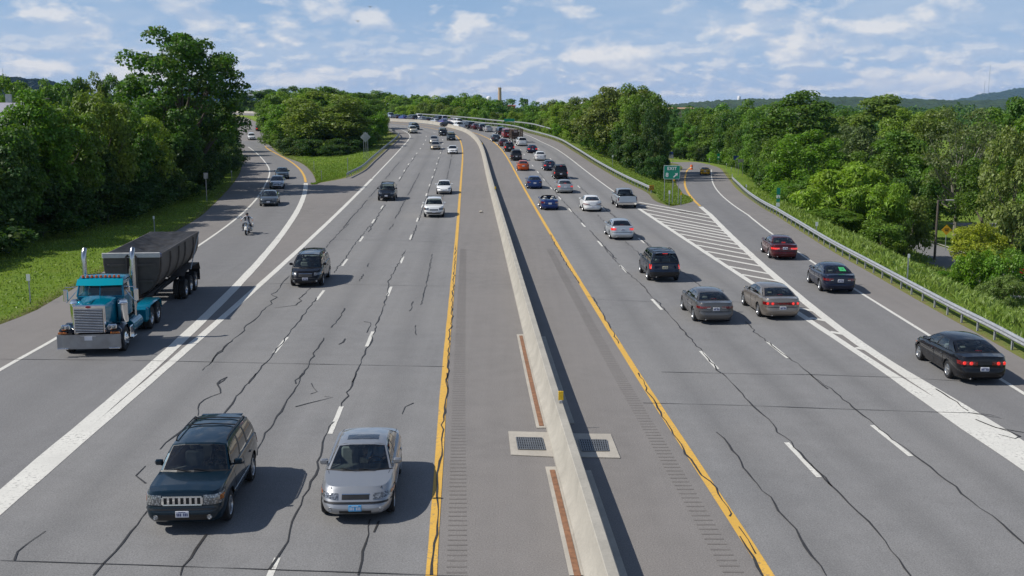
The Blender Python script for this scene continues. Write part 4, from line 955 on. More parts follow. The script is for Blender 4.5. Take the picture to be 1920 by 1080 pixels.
for (lab, sty, c, u, v) in (('dark purple-grey SUV ahead of the silver sedan on the far bend', 'suv', (.035,.03,.04), 906, 243.8), ('dark red sedan on the far bend, second ahead of the silver sedan', 'sedan', (.10,.012,.014), 895, 241), ('black car on the far bend just right of the white pickup', 'suv', (.012,.012,.016), 885.5, 239),
    ('white pickup in the far queue, nearest of two white pickups', 'pickup', WHT, 866.6, 240.5), ('white pickup in the far queue, hidden behind another white pickup', 'pickup', WHT, 870, 233.5), ('white and red SUV in the far queue left of the white pickups', 'suv', (.62,.50,.48), 856.5, 231.5),
    ('black sedan in the far queue left of the nearest white pickup', 'sedan', BLK, 848.5, 236), ('lilac blue sedan in the far queue behind the barrier', 'sedan', (.13,.13,.34), 837, 232), ('pale lilac van in the far queue above the lilac blue sedan', 'van', (.55,.55,.62), 835, 226.5), ('black SUV in the far queue between the silver sedan and pale lilac van', 'suv', BLK, 828, 226.5),
    ('silver sedan in the far queue left of the lilac blue sedan', 'sedan', (.52,.53,.55), 822.5, 231), ('black sedan in the far queue left of the silver sedan', 'sedan', BLK, 807, 228), ('grey sedan in the far queue right behind a white pickup', 'sedan', (.16,.16,.18), 798, 226.5), ('white pickup in the far queue, left of the grey sedan', 'pickup', WHT, 793, 224),
    ('dark SUV with a pale tailgate in the far queue', 'suv', (.06,.06,.07), 779, 225), ('bright blue sedan in the far queue behind the barrier', 'sedan', (.03,.06,.26), 762, 223.5), ('black sedan in the far queue behind the light blue pickup', 'sedan', BLK, 749.5, 222), ('light blue pickup near the head of the far queue', 'pickup', (.36,.42,.52), 738.5, 221), ('white car at the head of the far queue, by the trees', 'suv', WHT, 714, 219)):
    pos, hd = place(u, v, 'm', avg(.5, XD, lambda y: float(XD(y))-14), True, STY[sty]['L'], h=.3); car({'pickup': 'pickup', 'sedan': 'sedan', 'suv': 'suv', 'van': 'minivan'}[sty], lab, {'pickup': 'pickup', 'sedan': 'car', 'suv': 'SUV', 'van': 'van'}[sty], sty, c, pos, hd, 2, 'rear', GQ, metal=0 if c == WHT else .3)
# ------------------------------------------------------------------ median barrier, guard rails, posts and signs
BL = Curve(pts(gm, [(1092.6,1070),(1039.6,858.5),(1018,800.7),(1003,715.6),(980.5,622.6),(964.4,549.6),(949.6,490),(937,440),(918,360),(911.7,330),(905,300),(896.7,273),(885,258),(863,245),(830,236.7),(780,230)]) + [(-36,302),(-44,318),(-62,353),(-101,428),(-130,482)]).smooth(5, 236, 16)
def along(c, y0, y1, step):
    out = []; y = y0
    while y <= y1: out.append(y); y += step
    return out
def extrude_curve(b, prof, Y, c, zf, mi=0, dx=0.0):
    """sweep a profile (offset to the right of travel, height) along x=c(y)"""
    P = []
    for y in Y:
        s = float(c(y+.5))-float(c(y-.5)); n = Vector((1, -s)).normalized(); x = float(c(y))+dx; z = float(zf(y))
        P.append([(x+n.x*o, y+n.y*o, z+h) for o, h in prof])
    b.grid(P, mi, flip=True); b.add(P[0], [tuple(range(len(prof)))], mi); b.add(P[-1], [tuple(range(len(prof)))[::-1]], mi)
b = MB(); extrude_curve(b, [(-.02,-.2),(0,.0),(.01,.09),(.17,.31),(.27,.80),(.29,.815),(.50,.815),(.52,.80),(.60,.31),(.74,.09),(.75,0),(.75,-.2)], along(BL, -8, 478, 1.5), BL, zmain)
med = b.build('median_barrier', M_CONC, smooth=25); tag(med, 'long pale concrete barrier running down the median between the two roadways', 'barrier')
# concrete gutters at the barrier foot and rust-brown slot covers
GUT = [((969,621),(1005,803)), ((1026,873),(1076,1080))]; SLOT = [((978,626),(1018,800)), ((1036,873),(1082,1082))]
for a, c in GUT:
    y0, y1 = gm(*c)[1], gm(*a)[1]; b = MB(); extrude_curve(b, [(-.30,.012),(-.30,.022),(.0,.022),(.0,.012)], along(BL, y0, y1, 1.0), BL, zmain); tag(b.build('gutter', M_PAD, smooth=0), kind='structure')
for i, (a, c) in enumerate(SLOT):
    y0, y1 = gm(*c)[1], gm(*a)[1]; b = MB(); extrude_curve(b, [(-.20,.024),(-.20,.036),(-.06,.036),(-.06,.024)], along(BL, y0, y1, .75), BL, zmain)
    tag(b.build('slot_cover', solid('rusty_slot', (.235,.115,.06), .8, scale=6, var=.3), smooth=0), 'rust brown strip at the barrier foot, %s the square drain grates' % ('beyond' if i == 0 else 'nearer than'), 'drain cover')
for y0, y1 in ((32.5, 46), (14, 28.8)):
    b = MB(); extrude_curve(b, [(.72,.0),(.72,.035),(.93,.035),(.93,.0)], along(BL, y0, y1, 1.0), BL, zmain); tag(b.build('kerb', M_PAD, smooth=0), kind='structure')
def inlet(pad, gr_, label):
    b = MB(); q = [gm(*p) for p in pad]; b.plate([(x, y, float(zmain(y))+.008) for x, y in q], (0,0,1), .02)
    root = thing('drain_inlet', label, 'drain', (0,0,0)); b.build('concrete_pad', M_PAD, root, smooth=0)
    g = [Vector((*gm(*p), 0)) for p in gr_]; z = float(zmain(g[0].y)) + .030
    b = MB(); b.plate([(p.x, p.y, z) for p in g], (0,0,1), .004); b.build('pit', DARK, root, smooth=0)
    b = MB(); w = .018
    for k in range(13):
        t_ = k/12; a0, a1 = g[0].lerp(g[1], t_), g[3].lerp(g[2], t_); b.plate([(a0.x-w, a0.y, z+.006), (a1.x-w, a1.y, z+.006), (a1.x+w, a1.y, z+.006), (a0.x+w, a0.y, z+.006)], (0,0,1), .02)
    for k in range(6):
        t_ = k/5; a0, a1 = g[0].lerp(g[3], t_), g[1].lerp(g[2], t_); b.plate([(a0.x, a0.y-w, z+.012), (a0.x, a0.y+w, z+.012), (a1.x, a1.y+w, z+.012), (a1.x, a1.y-w, z+.012)], (0,0,1), .02)
    b.build('grate', solid('iron_grate', (.22,.23,.24), .5, .6), root, smooth=0)
inlet([(953,810),(1030,812),(1043,858),(958,854)], [(968,823),(1016,824),(1022,846),(972,845)], 'square iron drain grate in a concrete pad left of the barrier')
inlet([(1068,814),(1145,815),(1163,860),(1080,858)], [(1086,827),(1137,828),(1141,848),(1092,848)], 'square iron drain grate in a concrete pad right of the barrier, half in shadow')
YREF = solid('yellow_reflector', (.80,.50,.02), .5)
for u, v, lab in ((1051,757,'yellow reflector plate on top of the barrier, nearest the camera'), (927,357,'small yellow reflector plate halfway along the barrier'), (906.5,272,'tiny yellow reflector plate where the barrier starts to curve')):
    y = gm(u, v, .8)[1]; x = float(BL(y)) + .45; b = MB(); b.box((0,0,.24),(.16,.025,.30), b=.01); b2 = MB(); b2.box((0,.0,.05),(.10,.06,.10), b=.01)
    t_ = thing('reflector', lab, 'reflector', (x, y, float(zmain(y))+.815)); b.build('plate', YREF, t_); b2.build('bracket', GALV, t_)
# ---- W-beam guard rails
WB = [(0,.43),(-.02,.46),(-.07,.50),(-.07,.53),(-.01,.57),(-.01,.60),(-.07,.64),(-.07,.68),(-.03,.73),(.0,.745),(.02,.745),(.02,.43)]
POST = None
def post_mesh():
    b = MB(); b.box((.07,0,.33),(.012,.10,.72)); b.box((.13,0,.33),(.012,.10,.72)); b.box((.10,0,.33),(.05,.012,.70)); b.box((.045,0,.60),(.05,.09,.22)); return b.mesh('post', GALV, 0)
PM = post_mesh()
def guardrail(label, c, zf, y0, y1, side, step=1.9, end=None, group=None):
    t_ = thing('guardrail', label, 'guardrail', (float(c(y0)), y0, float(zf(y0))), 0, group); o = t_.location.copy()
    b = MB(); extrude_curve(b, [(p[0]*side, p[1]) for p in WB], along(c, y0, y1, 1.2), c, zf)
    b.v = [(x-o.x, y-o.y, z-o.z) for x, y, z in b.v]; b.build('rail', GALV, t_, smooth=20)
    Y = along(c, y0+.3, y1, step)
    for k, y in enumerate(Y[:100]):
        s = float(c(y+.5))-float(c(y-.5)); put('post', PM, t_, (float(c(y))-o.x, y-o.y, float(zf(y))-.02-o.z), (0,0,-math.atan(s) + (0 if side > 0 else math.pi)))
    if len(Y) > 100:
        b = MB()
        for y in Y[100:]: b.add([(v.co.x+float(c(y))-o.x, v.co.y+y-o.y, v.co.z+float(zf(y))-o.z) for v in PM.vertices], [tuple(p.vertices) for p in PM.polygons])
        q = b.build('posts', GALV, t_, smooth=0); tag(q, kind='stuff')
    return t_
RXC = Curve(pts(gr, [(1920,675),(1859,640),(1784.6,600),(1707,556),(1632.5,513),(1563.6,474),(1495,431),(1440,397),(1405,374),(1384,354),(1370,339.5)]))
guardrail('galvanised guardrail curving along the right-hand side of the exit ramp', lambda y: float(RXC(y))+.15, zright, 20, float(RXC.y[-1]), 1)
RMC = Curve(pts(gm, [(1215,362),(1167,338.5),(1117,310),(1076,283.5),(1039,263),(992,249.6),(942,238)]) + [(-8.5,280.5),(-14,291.5),(-23.5,309.5),(-31.5,325.5),(-49.5,362.5)])
yr0 = float(RMC.y[0])
gm_r = guardrail('galvanised guardrail along the right edge of the main road, striped board at its end', lambda y: float(RMC(y))+.3, zmain, yr0, 360, 1, 2.0)
RLC = Curve([(x, y) for x, y in pts(gm, [(652.5,334.3),(675,322.5),(700,301),(725,278.8),(742.5,264),(748.5,256)]) + [(-30,257.5),(-36,270),(-44,285)]])
guardrail('galvanised guardrail curving along the grass bank between the on-ramp and the main road', lambda y: float(RLC(y))-.1, zmain, float(RLC.y[0]), 283, -1, 2.0)
guardrail('second pale guardrail behind the queue on the far bend', lambda y: float(RMC(y))+4.5, lambda y: float(zmain(y))+.55, 246, 330, 1, 4.0)
# striped board at the rail end
def pole(b, x, y, z0, z1, r=.035, flat=False):
    if flat: b.box((x, y, (z0+z1)/2), (.075,.02,z1-z0))
    else: b.tube([(x,y,z0),(x,y,z1)], r, 8)
M_SIGNG = solid('sign_green', (.0,.225,.135), .35, var=.05); M_SIGNW = solid('sign_white', (.80,.80,.78), .35, var=.04); M_SIGNY = solid('sign_yellow', (.82,.42,.01), .4, var=.05); M_SIGNB = solid('sign_blue', (.02,.05,.22), .4); M_ALU = solid('sign_back_aluminium', (.38,.39,.40), .45, .5)
t_ = thing('object_marker', 'black and yellow striped board on the near end of the main road guardrail', 'marker', (float(RMC(yr0))+.38, yr0-.12, float(zmain(yr0))))
b = MB(); b.box((0,0,.62),(.55,.03,.55), 0)
for k in (-2,-1,0,1):
    xs_ = [(-.27,.36+ .0),(.27,.88)]
    pl = [(-.27, -.0275, .62+k*.22-.27+.10), (-.27, -.0275, .62+k*.22-.16+.10), (.27, -.0275, .62+k*.22+.38+.0), (.27, -.0275, .62+k*.22+.27+.0)]
    cl = [(x, y, min(max(z, .35), .89)) for x, y, z in pl]; b.plate(cl[::-1], (0,1,0), .011, 1)
b.build('striped_board', [M_SIGNY, BLACK], t_, smooth=0); b = MB(); pole(b, 0, .06, 0, .62); b.build('post', GALV, t_)
def text(body, size, parent, loc, m, rot=(math.pi/2,0,0), align='CENTER', ext=.004, sx=1.0, bold=.0):
    cu = bpy.data.curves.new('lettering', 'FONT'); cu.body = body; cu.size = size; cu.extrude = ext; cu.align_x = align; cu.offset = bold; cu.space_character = 1.1; cu.materials.append(m)
    tmp = bpy.data.objects.new('tmp', cu); COL.objects.link(tmp); dg = bpy.context.evaluated_depsgraph_get(); me = bpy.data.meshes.new_from_object(tmp.evaluated_get(dg)); bpy.data.objects.remove(tmp)
    if not me.materials: me.materials.append(m)
    o = bpy.data.objects.new('lettering', me); COL.objects.link(o); o.parent = parent; o.location = loc; o.rotation_euler = rot; o.scale = (sx,1,1); return o
def rrect(w, h, r, n=5):
    P = []
    for cx, cz, a0 in ((w/2-r,h/2-r,0),(-w/2+r,h/2-r,90),(-w/2+r,-h/2+r,180),(w/2-r,-h/2+r,270)):
        for k in range(n): a = R(a0+90*k/(n-1)); P.append((cx+r*math.cos(a), cz+r*math.sin(a)))
    return P
def panel(b, w, h, z, r=.05, y=0.0, th=.02, mi=0): b.plate([(x, y, z+zz) for x, zz in rrect(w, h, r)][::-1], (0,1,0), th, mi)
# EXIT 8
ye = gm(1257,377)[1]; k = ye/2000/(CP)*1.0
pz0, pz1 = at_depth(1260,336,ye)[2], at_depth(1260,310,ye)[2]; px0, px1 = at_depth(1244.5,323,ye)[0], at_depth(1275,323,ye)[0]
zb_ = zf1((px0+px1)/2, ye); W_, H_ = px1-px0, pz1-pz0
ex = thing('exit_sign', 'green EXIT 8 sign with a white arrow on three posts at the gore', 'sign', ((px0+px1)/2, ye, zb_), R(-2)); zc = (pz0+pz1)/2 - zb_
b = MB(); panel(b, W_, H_, zc, .12, 0, .03, 0); b.build('sign_panel', M_SIGNW, ex, smooth=0)
b = MB(); panel(b, W_-.07, H_-.07, zc, .10, -.008, .007, 0); b.build('sign_face', M_SIGNG, ex, smooth=0)
text('EXIT', H_*.31, ex, (0,-.014,zc+H_*.17), M_SIGNW, bold=.010); text('8', H_*.42, ex, (-W_*.29,-.014,zc-H_*.33), M_SIGNW, bold=.010)
b = MB(); T = Matrix.Translation((W_*.24,-.012,zc-H_*.20)) @ Euler((0,R(45),0)).to_matrix().to_4x4()
b.plate([Vector(p) for p in ((-.06,0,-.32),(.06,0,-.32),(.06,0,.06),(.19,0,.02),(0,0,.30),(-.19,0,.02),(-.06,0,.06))], (0,-1,0), .006, 0, T); b.build('arrow', M_SIGNW, ex, smooth=0)
for xx in (-.5,.08,.5): b = MB(); b.box((xx*W_*.86, .07, (zc+H_*.45)/2), (.06,.05,zc+H_*.45)); b.build('post', GALV, ex)
# ---- small posts
def marker(u, v0, v1, prof, label, plate=None, pw=.10, ph=.28, name='marker_post', cat='marker post', group=None, mcol=None, face=-1):
    fn = {'m': zmain, 'l': zleft, 'r': zright}[prof]; x, y = unproj(u, v0, fn); z = zf1(x, y); zt = at_depth(u, v1, y)[2] - z
    t_ = thing(name, label, cat, (x, y, z), 0, group); b = MB(); b.box((0,0,zt/2-.1),(.065,.025,zt+.2)); b.build('post', GALV if mcol is None else mcol, t_)
    if plate is not None: b = MB(); panel(b, pw, ph, zt-ph/2, .02, face*.03 - (.02 if face < 0 else 0), .02); b.build('plate', plate, t_, smooth=0)
    return t_
marker(57,567,514,'l','white-topped marker post in the grass beside the truck', M_SIGNW, .20, .34)
marker(290,436,405,'l','grey marker post behind the dump trailer at the shoulder edge', M_SIGNW, .14, .22)
marker(388,378,324,'l','tall grey post with the back of a small sign beside the on-ramp shoulder', M_ALU, .45, .60, 'sign_post', 'sign', face=1)
marker(435,343,320,'l','short marker post farther up the on-ramp shoulder, under the big tree', M_SIGNW, .14, .22)
marker(1254.5,384.5,357,'m','white reflector post in front of the EXIT 8 sign', M_SIGNW, .18, .34)
marker(1276.5,386,360,'r','thin post with a yellow plate at the right tip of the exit gore', M_SIGNY, .14, .30)
marker(1262.5,352,334,'r','yellow plate on a short post in the grass behind the EXIT 8 sign', M_SIGNY, .30, .40)
marker(1530.5,437,416,'r','white reflector post behind the guardrail above the maroon sedan', M_SIGNW, .20, .34)
marker(1700,541,476,'r','tall grey square post behind the guardrail above the navy sedan', M_SIGNW, .12, .22)
GD = 'white reflector posts along the right of the exit ramp'
for u, v0, v1, lab in ((1399,360,346,'white reflector post behind the guardrail, below the small green signs'), (1372.5,337,326,'white reflector post at the far end of the exit guardrail'), (1371,322,313,'white reflector post just beyond the end of the exit guardrail'), (1362,316,306,'white reflector post left of the blue sign'), (1330,307,297,'white reflector post beside the bend beyond the orange-yellow car')): marker(u, v0, v1, 'r', lab, M_SIGNW, .16, .34)
GT = 'thin marker posts in the grass wedge of the on-ramp'
for u, v0, v1, p, lab in ((652.5,333,296,'m','thin tall post at the near end of the left guardrail'), (603,338,320,'m','thin marker post at the tip of the grass wedge'), (589,322,302,'l','thin marker post in the middle of the grass wedge'), (565,290,279,'l','thin marker post by the shrubs of the grass wedge'), (520,270,258,'l','thin marker post beside the cross street corner')): marker(u, v0, v1, p, lab, M_ALU, .10, .2)
for u, v0, v1, lab in ((1146.5,309,291,'white-tipped post behind the main guardrail, nearest the EXIT 8 sign'), (1097,280,258,'white-tipped post behind the main guardrail, in the middle'), (1054,262,249,'white-tipped post behind the main guardrail, farthest up the bend')): marker(u+2, v0, v1, 'm', lab, M_SIGNW, .16, .3)
# mile marker: four plates on one post
x, y = gr(1458,397); z = zf1(x, y); t_ = thing('mile_marker', 'green and white mile marker post behind the exit guardrail', 'marker post', (x, y, z)); b = MB(); zt = at_depth(1458,352,y)[2]-z; b.box((0,0,zt/2),(.07,.03,zt)); b.build('post', GALV, t_)
for v0, v1, m in ((352,365,M_SIGNG), (366,371.5,M_SIGNW), (372.5,378.5,M_SIGNG), (380,387.5,M_SIGNW)):
    za, zc_ = at_depth(1458,v1,y)[2]-z, at_depth(1458,v0,y)[2]-z; b = MB(); panel(b, .34, zc_-za-.02, (za+zc_)/2, .02, -.04, .02); pl = b.build('plate', m, t_, smooth=0)
text('8', .22, t_, (0,-.045,at_depth(1458,371,y)[2]-z), M_SIGNG)
# signs by the exit bend
def sign2(u, v0, vt, vb, w, prof, label, m, posts, name='road_sign', face=-1, diamond=False, extra=None):
    fn = {'m': zmain, 'l': zleft, 'r': zright}[prof]; x, y = unproj(u, v0, fn); z = zf1(x, y); z1, z0 = at_depth(u, vt, y)[2]-z, at_depth(u, vb, y)[2]-z
    t_ = thing(name, label, 'sign', (x, y, z)); b = MB()
    if diamond: h = (z1-z0)/2; b.plate([(0,face*.05,z1),(-h,face*.05,(z0+z1)/2),(0,face*.05,z0),(h,face*.05,(z0+z1)/2)], (0,1,0), .02)
    else: panel(b, w, z1-z0, (z0+z1)/2, .05, face*.05, .02)
    b.build('sign_panel', m, t_, smooth=0)
    for px_ in posts: b = MB(); b.box((px_,0,z1/2-.2),(.06,.05,z1+.2)); b.build('post', GALV, t_)
    return t_, z0, z1, y, z
t_, z0, z1, y, z = sign2(1258,313,290,297,.95,'r','grey sign under a blue panel on two posts behind the EXIT 8 sign', M_ALU, (-.35,.35)); zz = at_depth(1258,284,y)[2]-z; b = MB(); panel(b, .8, zz-z1-.04, (zz+z1)/2, .05, -.05, .02); b.build('upper_panel', M_SIGNB, t_, smooth=0)
t_, z0, z1, y, z = sign2(1346.5,307,288,299,.62,'r','small green road sign on one post right of the orange-yellow car', M_SIGNG, (0,)); b = MB(); panel(b, .34, .34, (z0*.62+z1*.38), .04, -.058, .007); b.build('symbol', M_SIGNW, t_, smooth=0)
sign2(1379.5,321,292,300,1.0,'r','small blue sign on a post right of the green road sign', M_SIGNB, (0,))
sign2(1388,327,298.5,304.5,1.0,'r','grey sign on two posts right of the small blue sign', M_ALU, (-.38,.38))
sign2(955,240,222.5,228,2.6,'m','small green sign among the trees beyond the far bend', M_SIGNG, (-.9,.9))
# grey back of a diamond sign on three posts, in the grass bank
t_, z0, z1, y, z = sign2(686,298,247,267,0,'m','grey back of a diamond road sign on three posts in the grass bank', M_ALU, (-.30,.05,.36), face=1, diamond=True)
for dz in (-.35,.05): b = MB(); b.box((0,.03,(z0+z1)/2+dz*.8),(1.0,.03,.05)); b.build('stiffener', GALV, t_)
# yellow diamond sign and lamp posts on the side street below
ysd = 106.0
def down(u, v, z=-5.15): 
    a = (u-960)/FPX; bb = (540-v)/FPX; r = (CP+bb*SP)/(SP-bb*CP); y = (CAMH-z)*r; return (a*y/(CP+bb*SP), y)
x, y = down(1772,470); z = zf1(x, y); t_ = thing('warning_sign', 'yellow diamond warning sign beside the side street', 'sign', (x, y, z)); zc = at_depth(1772,431,y)[2]-z; h = .56
b = MB(); b.plate([(0,-.05,zc+h),(-h,-.05,zc),(0,-.05,zc-h),(h,-.05,zc)], (0,1,0), .02); b.build('sign_panel', M_SIGNY, t_, smooth=0); b = MB(); b.box((0,0,zc/2),(.06,.05,zc)); b.build('post', GALV, t_)
b = MB(); b.box((0,-.056,zc+.10),(.5,.008,.09)); b.box((0,-.056,zc-.08),(.36,.008,.09)); b.build('symbol', BLACK, t_, smooth=0)
M_POLE = solid('lamp_post_paint', (.12,.10,.085), .6)
def lamp(u, v0, v1, du, label, z=-5.15):
    x, y = down(u, v0, z); zg = zf1(x, y); h = at_depth(u, v1, y)[2]-zg; arm = du*y/2000; t_ = thing('lamp_post', label, 'street lamp', (x, y, zg))
    b = MB(); b.tube([(0,0,-.2),(0,0,h)], [.13,.10], 10); b.build('pole', M_POLE, t_); b = MB(); b.tube([(0,0,h-.06),(arm*.5,0,h-.02)], .04, 6); b.build('arm', M_POLE, t_)
    b = MB(); b.box((arm*.78,0,h-.02),(arm*.55,.28,.12), b=.04); b.build('lamp_head', solid('lamp_head_grey', (.35,.34,.33), .5), t_)
lamp(1752,487,375,28,'brown lamp post with a flat arm beside the side street'); lamp(1537,400,320,14,'lamp post half hidden in the trees left of the sumac shrubs')
x, y = down(1893,470); t_ = thing('lamp_post', 'black ornamental lamp post beyond the yellow shrub, at the right edge', 'street lamp', (x, y, zf1(x, y))); h = 3.0
b = MB(); b.tube([(0,0,0),(0,0,.5),(0,0,.55),(0,0,h)], [.11,.10,.06,.045], 10); b.build('pole', BLACK, t_); b = MB(); b.lathe([(.03,h),(.14,h+.08),(.17,h+.40),(.20,h+.42),(.08,h+.55),(0,h+.62)], 12); b.build('lamp_head', BLACK, t_)
# channelling drum and yellow disc at the far gore of the exit ramp
x, y = gr(1296.5,318); t_ = thing('traffic_drum', 'orange traffic drum at the inside of the exit bend', 'traffic drum', (x, y, zf1(x, y))); b = MB(); b.lathe([(.32,0),(.32,.06),(.29,.08),(.27,.34),(.27,.36),(.25,.62),(.25,.64),(.23,.9),(.20,.95),(0,.95)], 14); b.build('drum', solid('drum_orange', (.80,.16,.02), .5), t_)
b = MB(); b.lathe([(.285,.36),(.275,.48)], 14); b.build('band', M_SIGNW, t_)
# concrete lump on the median shoulder
b = MB(); x, y = gm(902,399); b.box((0,0,.10),(.34,.28,.2), b=.07); o = b.build('debris', M_PAD, loc=(x, y, float(zmain(y)))); tag(o, 'small pale lump of debris on the median shoulder', 'debris')
# cars crossing in the gap by the big tree
for lab, c, u in (('dark red car beyond the far barrier, leftmost, beside the big tree', (.16,.02,.02), 468), ('grey car beyond the far barrier, beside the big tree', (.2,.2,.21), 478), ('red car beyond the far barrier, rightmost, beside the middle wood', (.22,.02,.02), 490)):
    y = 424.0 - (u-466)*.75; x, _, _ = at_depth(u, 210, y); x, y = float(BL(y+6))+6 + 0*(u), y+6; a = hdg(BL, y, True); car('sedan', lab, 'car', 'sedan', c, (x, y, float(zmain(y))), a, 2, 'rear')
# ------------------------------------------------------------------ teal lorry with its dump trailer
M_TEAL = paint('truck_teal', (.0,.17,.27), .2, .2); M_TEALD = paint('truck_dark', (.004,.012,.028), .3, .22); M_BUMP = solid('brushed_bumper', (.30,.31,.33), .34, .8)
M_TUB = solid('dump_body_paint', (.075,.064,.055), .65, .0, scale=1.5, var=.35); M_RAIL = solid('dump_rail_grey', (.50,.49,.47), .5, .2); M_TARP = solid('black_mesh_tarp', (.030,.031,.035), .75, var=.5, spec=.2)
def truck():
    fx, fy = gl(166,662); fx2 = -15.7; y0 = 41.6
    hx, hy = -17.1+15.55, 58.2-43; a = math.atan2(-hx, hy) + math.pi      # facing the camera
    ox, oy = gl(167,655,.33)
    root = thing('lorry', 'teal long-nosed lorry with twin chrome stacks and a wide grille, coming down the on-ramp', 'lorry', (ox + math.sin(a)*1.15*1 , oy - math.cos(a)*1.15, float(zleft(oy))), a)
    # local frame: +y forward, front axle at y=0, bumper at y=1.15
    B = lambda n, b, m, p=root, s=35: b.build(n, m, p, smooth=s)
    b = MB(); P = []
    for x in lin(-1.24,1.24,13): P.append([(x, 1.12 - .05*abs(x/1.24)**3, z) for z in (.34,.38,.88,.92)])
    b.grid(P, flip=True); b.box((0,1.02,.63),(2.42,.14,.54)); B('bumper', b, M_BUMP)
    for sg in (1,-1): b = MB(); b.box((sg*1.0,1.17,.365),(.44,.07,.05), b=.015); B('bumper_step', b, CHROME)
    b = MB(); b.box((0,1.15,.77),(.30,.02,.155)); B('licence_plate', b, M_PLATE); b = MB(); b.box((0,1.13,.77),(.62,.03,.20), b=.01); B('plate_bracket', b, M_BUMP)
    # grille
    b = MB(); b.box((0,.86,1.49),(1.28,.10,1.18), b=.06); gsh = B('grille_surround', b, CHROME)
    b = MB(); b.box((0,.925,1.44),(1.10,.02,.98)); B('grille_back', b, DARK)
    b = MB()
    for k in range(15): b.box((0,.945,.985+k*.066),(1.10,.035,.034), b=.010)
    B('grille_bar', b, CHROME, gsh); b = MB(); b.lathe([(0,.016),(.105,.012),(.11,0)], 18, 'y', c=(0,.915,2.0)); b.v = [(x, y, 2.0+(z-2.0)*.42) for x, y, z in b.v]; B('badge', b, solid('red_badge', (.35,.02,.02), .4))
    # hood: tapering box with a crowned top
    b = MB(); P = []
    for y, w, zt in ((.84,.55,2.03),(.4,.60,2.06),(-.3,.68,2.10),(-.86,.74,2.14)): P.append([(-w,y,1.02),(-w,y,1.6),(-w-.0,y,zt-.14),(-w*.92,y,zt-.04),(-w*.6,y,zt+.015),(0,y,zt+.045),(w*.6,y,zt+.015),(w*.92,y,zt-.04),(w,y,zt-.14),(w,y,1.6),(w,y,1.02)])
    b.grid(P, flip=True); B('hood', b, M_TEAL); b = MB(); b.box((0,0,2.128),(.03,1.55,.02)); B('hood_seam', b, CHROME)
    b = MB(); b.box((0,-.05,.78),(.90,1.9,.44)); B('engine_bay', b, DARK)
    for sg in (1,-1):
        b = MB(); P = []
        for k in range(11):
            an = R(-12 + 180*k/10*.97); y, z = .66*math.cos(an), .56 + .66*math.sin(an)*.98; P.append([(sg*x, y + (.10 if k < 4 else 0), z - (.10 if x > 1.15 else 0)) for x in (.56,.75,1.0,1.14,1.20)])
        b.grid(P, flip=(sg < 0)); b.box((sg*.9,.78,1.02),(.62,.30,.30), b=.10); B('fender', b, M_TEALD)
        b = MB(); b.box((sg*.90,.97,1.20),(.36,.16,.22), b=.05); h = B('headlight_housing', b, CHROME)
        for q in (-.085,.085): b = MB(); b.lathe([(0,.03),(.06,.02),(.075,0)], 14, 'y', c=(sg*.90+q,1.05,1.20)); B('headlight', b, M_HEAD, h)
        b = MB(); b.box((sg*1.02,1.0,.965),(.36,.10,.09), b=.02); B('turn_signal', b, M_AMBER)
        b = MB(); b.lathe([(0,1.12),(.20,1.10),(.21,1.16),(.21,1.84),(.225,1.86),(.225,1.90),(.21,1.92),(.20,2.0),(.12,2.06),(0,2.07)], 18, c=(sg*.94,-.62,0)); B('air_cleaner', b, CHROME)
        b = MB(); b.tube([(sg*1.00,-2.38,.8),(sg*1.00,-2.38,1.4)], .07, 12); b.tube([(sg*1.00,-2.38,1.4),(sg*1.00,-2.38,1.5),(sg*1.00,-2.38,3.45),(sg*1.0,-2.40,3.62),(sg*1.0,-2.48,3.80),(sg*1.0,-2.60,3.90)], [.09,.105,.105,.105,.105,.10], 14); B('exhaust_stack', b, solid('stack_chrome', (.50,.50,.51), .2, 1.0))
        # mirrors with their brackets
        b = MB(); b.box((sg*1.42,-.98,2.16),(.20,.07,.52), b=.03); mr = B('mirror', b, CHROME); b = MB(); b.tube([(sg*.98,-1.0,2.52),(sg*1.42,-.98,2.50)], .018, 6); b.tube([(sg*1.40,-.98,1.86),(sg*.98,-1.1,2.35)], .018, 6); B('bracket', b, CHROME, mr)
        # side tanks and steps
        b = MB(); b.tube([(sg*.92,-1.25,.74),(sg*.92,-2.75,.74)], .31, 18); B('fuel_tank', b, M_TEAL)
        b = MB(); b.box((sg*.98,-.98,.62),(.42,.56,.50), b=.03); B('battery_box', b, CHROME); b = MB(); b.box((sg*1.12,-1.0,.40),(.34,.60,.05), b=.01); B('step', b, CHROME)
        # half fenders over the drive axles
        b = MB(); P = []
        for y, z in ((-4.05,.62),(-4.02,.95),(-3.98,1.08),(-4.15,1.17),(-5.0,1.185),(-6.05,1.17),(-6.28,1.10),(-6.34,.92),(-6.38,.68)): P.append([(sg*x, y, z-(.05 if x > 1.2 else 0)-(0 if x > .6 else .0)) for x in (.60,.9,1.18,1.25)])
        b.grid(P, flip=(sg > 0)); b.box((sg*.92,-3.86,.78),(.60,.34,.66), b=.10); B('rear_fender', b, M_TEAL)
    # cab
    b = MB(); zb, zt = 1.18, 2.14
    b.box((0,-1.55,1.68),(1.90,1.36,.98), b=.06); B('cab', b, M_TEAL)
    b = MB(); c0 = [(-.93,-.90,2.12),(0,-.80,2.12),(.93,-.90,2.12),(.95,-2.2,2.12),(-.95,-2.2,2.12)]; c1 = [(-.86,-1.06,2.62),(0,-.98,2.62),(.86,-1.06,2.62),(.90,-2.2,2.66),(-.90,-2.2,2.66)]
    # pillars
    for i, j, r in ((0,0,.045),(1,1,.028),(2,2,.045),(3,3,.06),(4,4,.06)): b.tube([c0[i], c1[j]], r, 8)
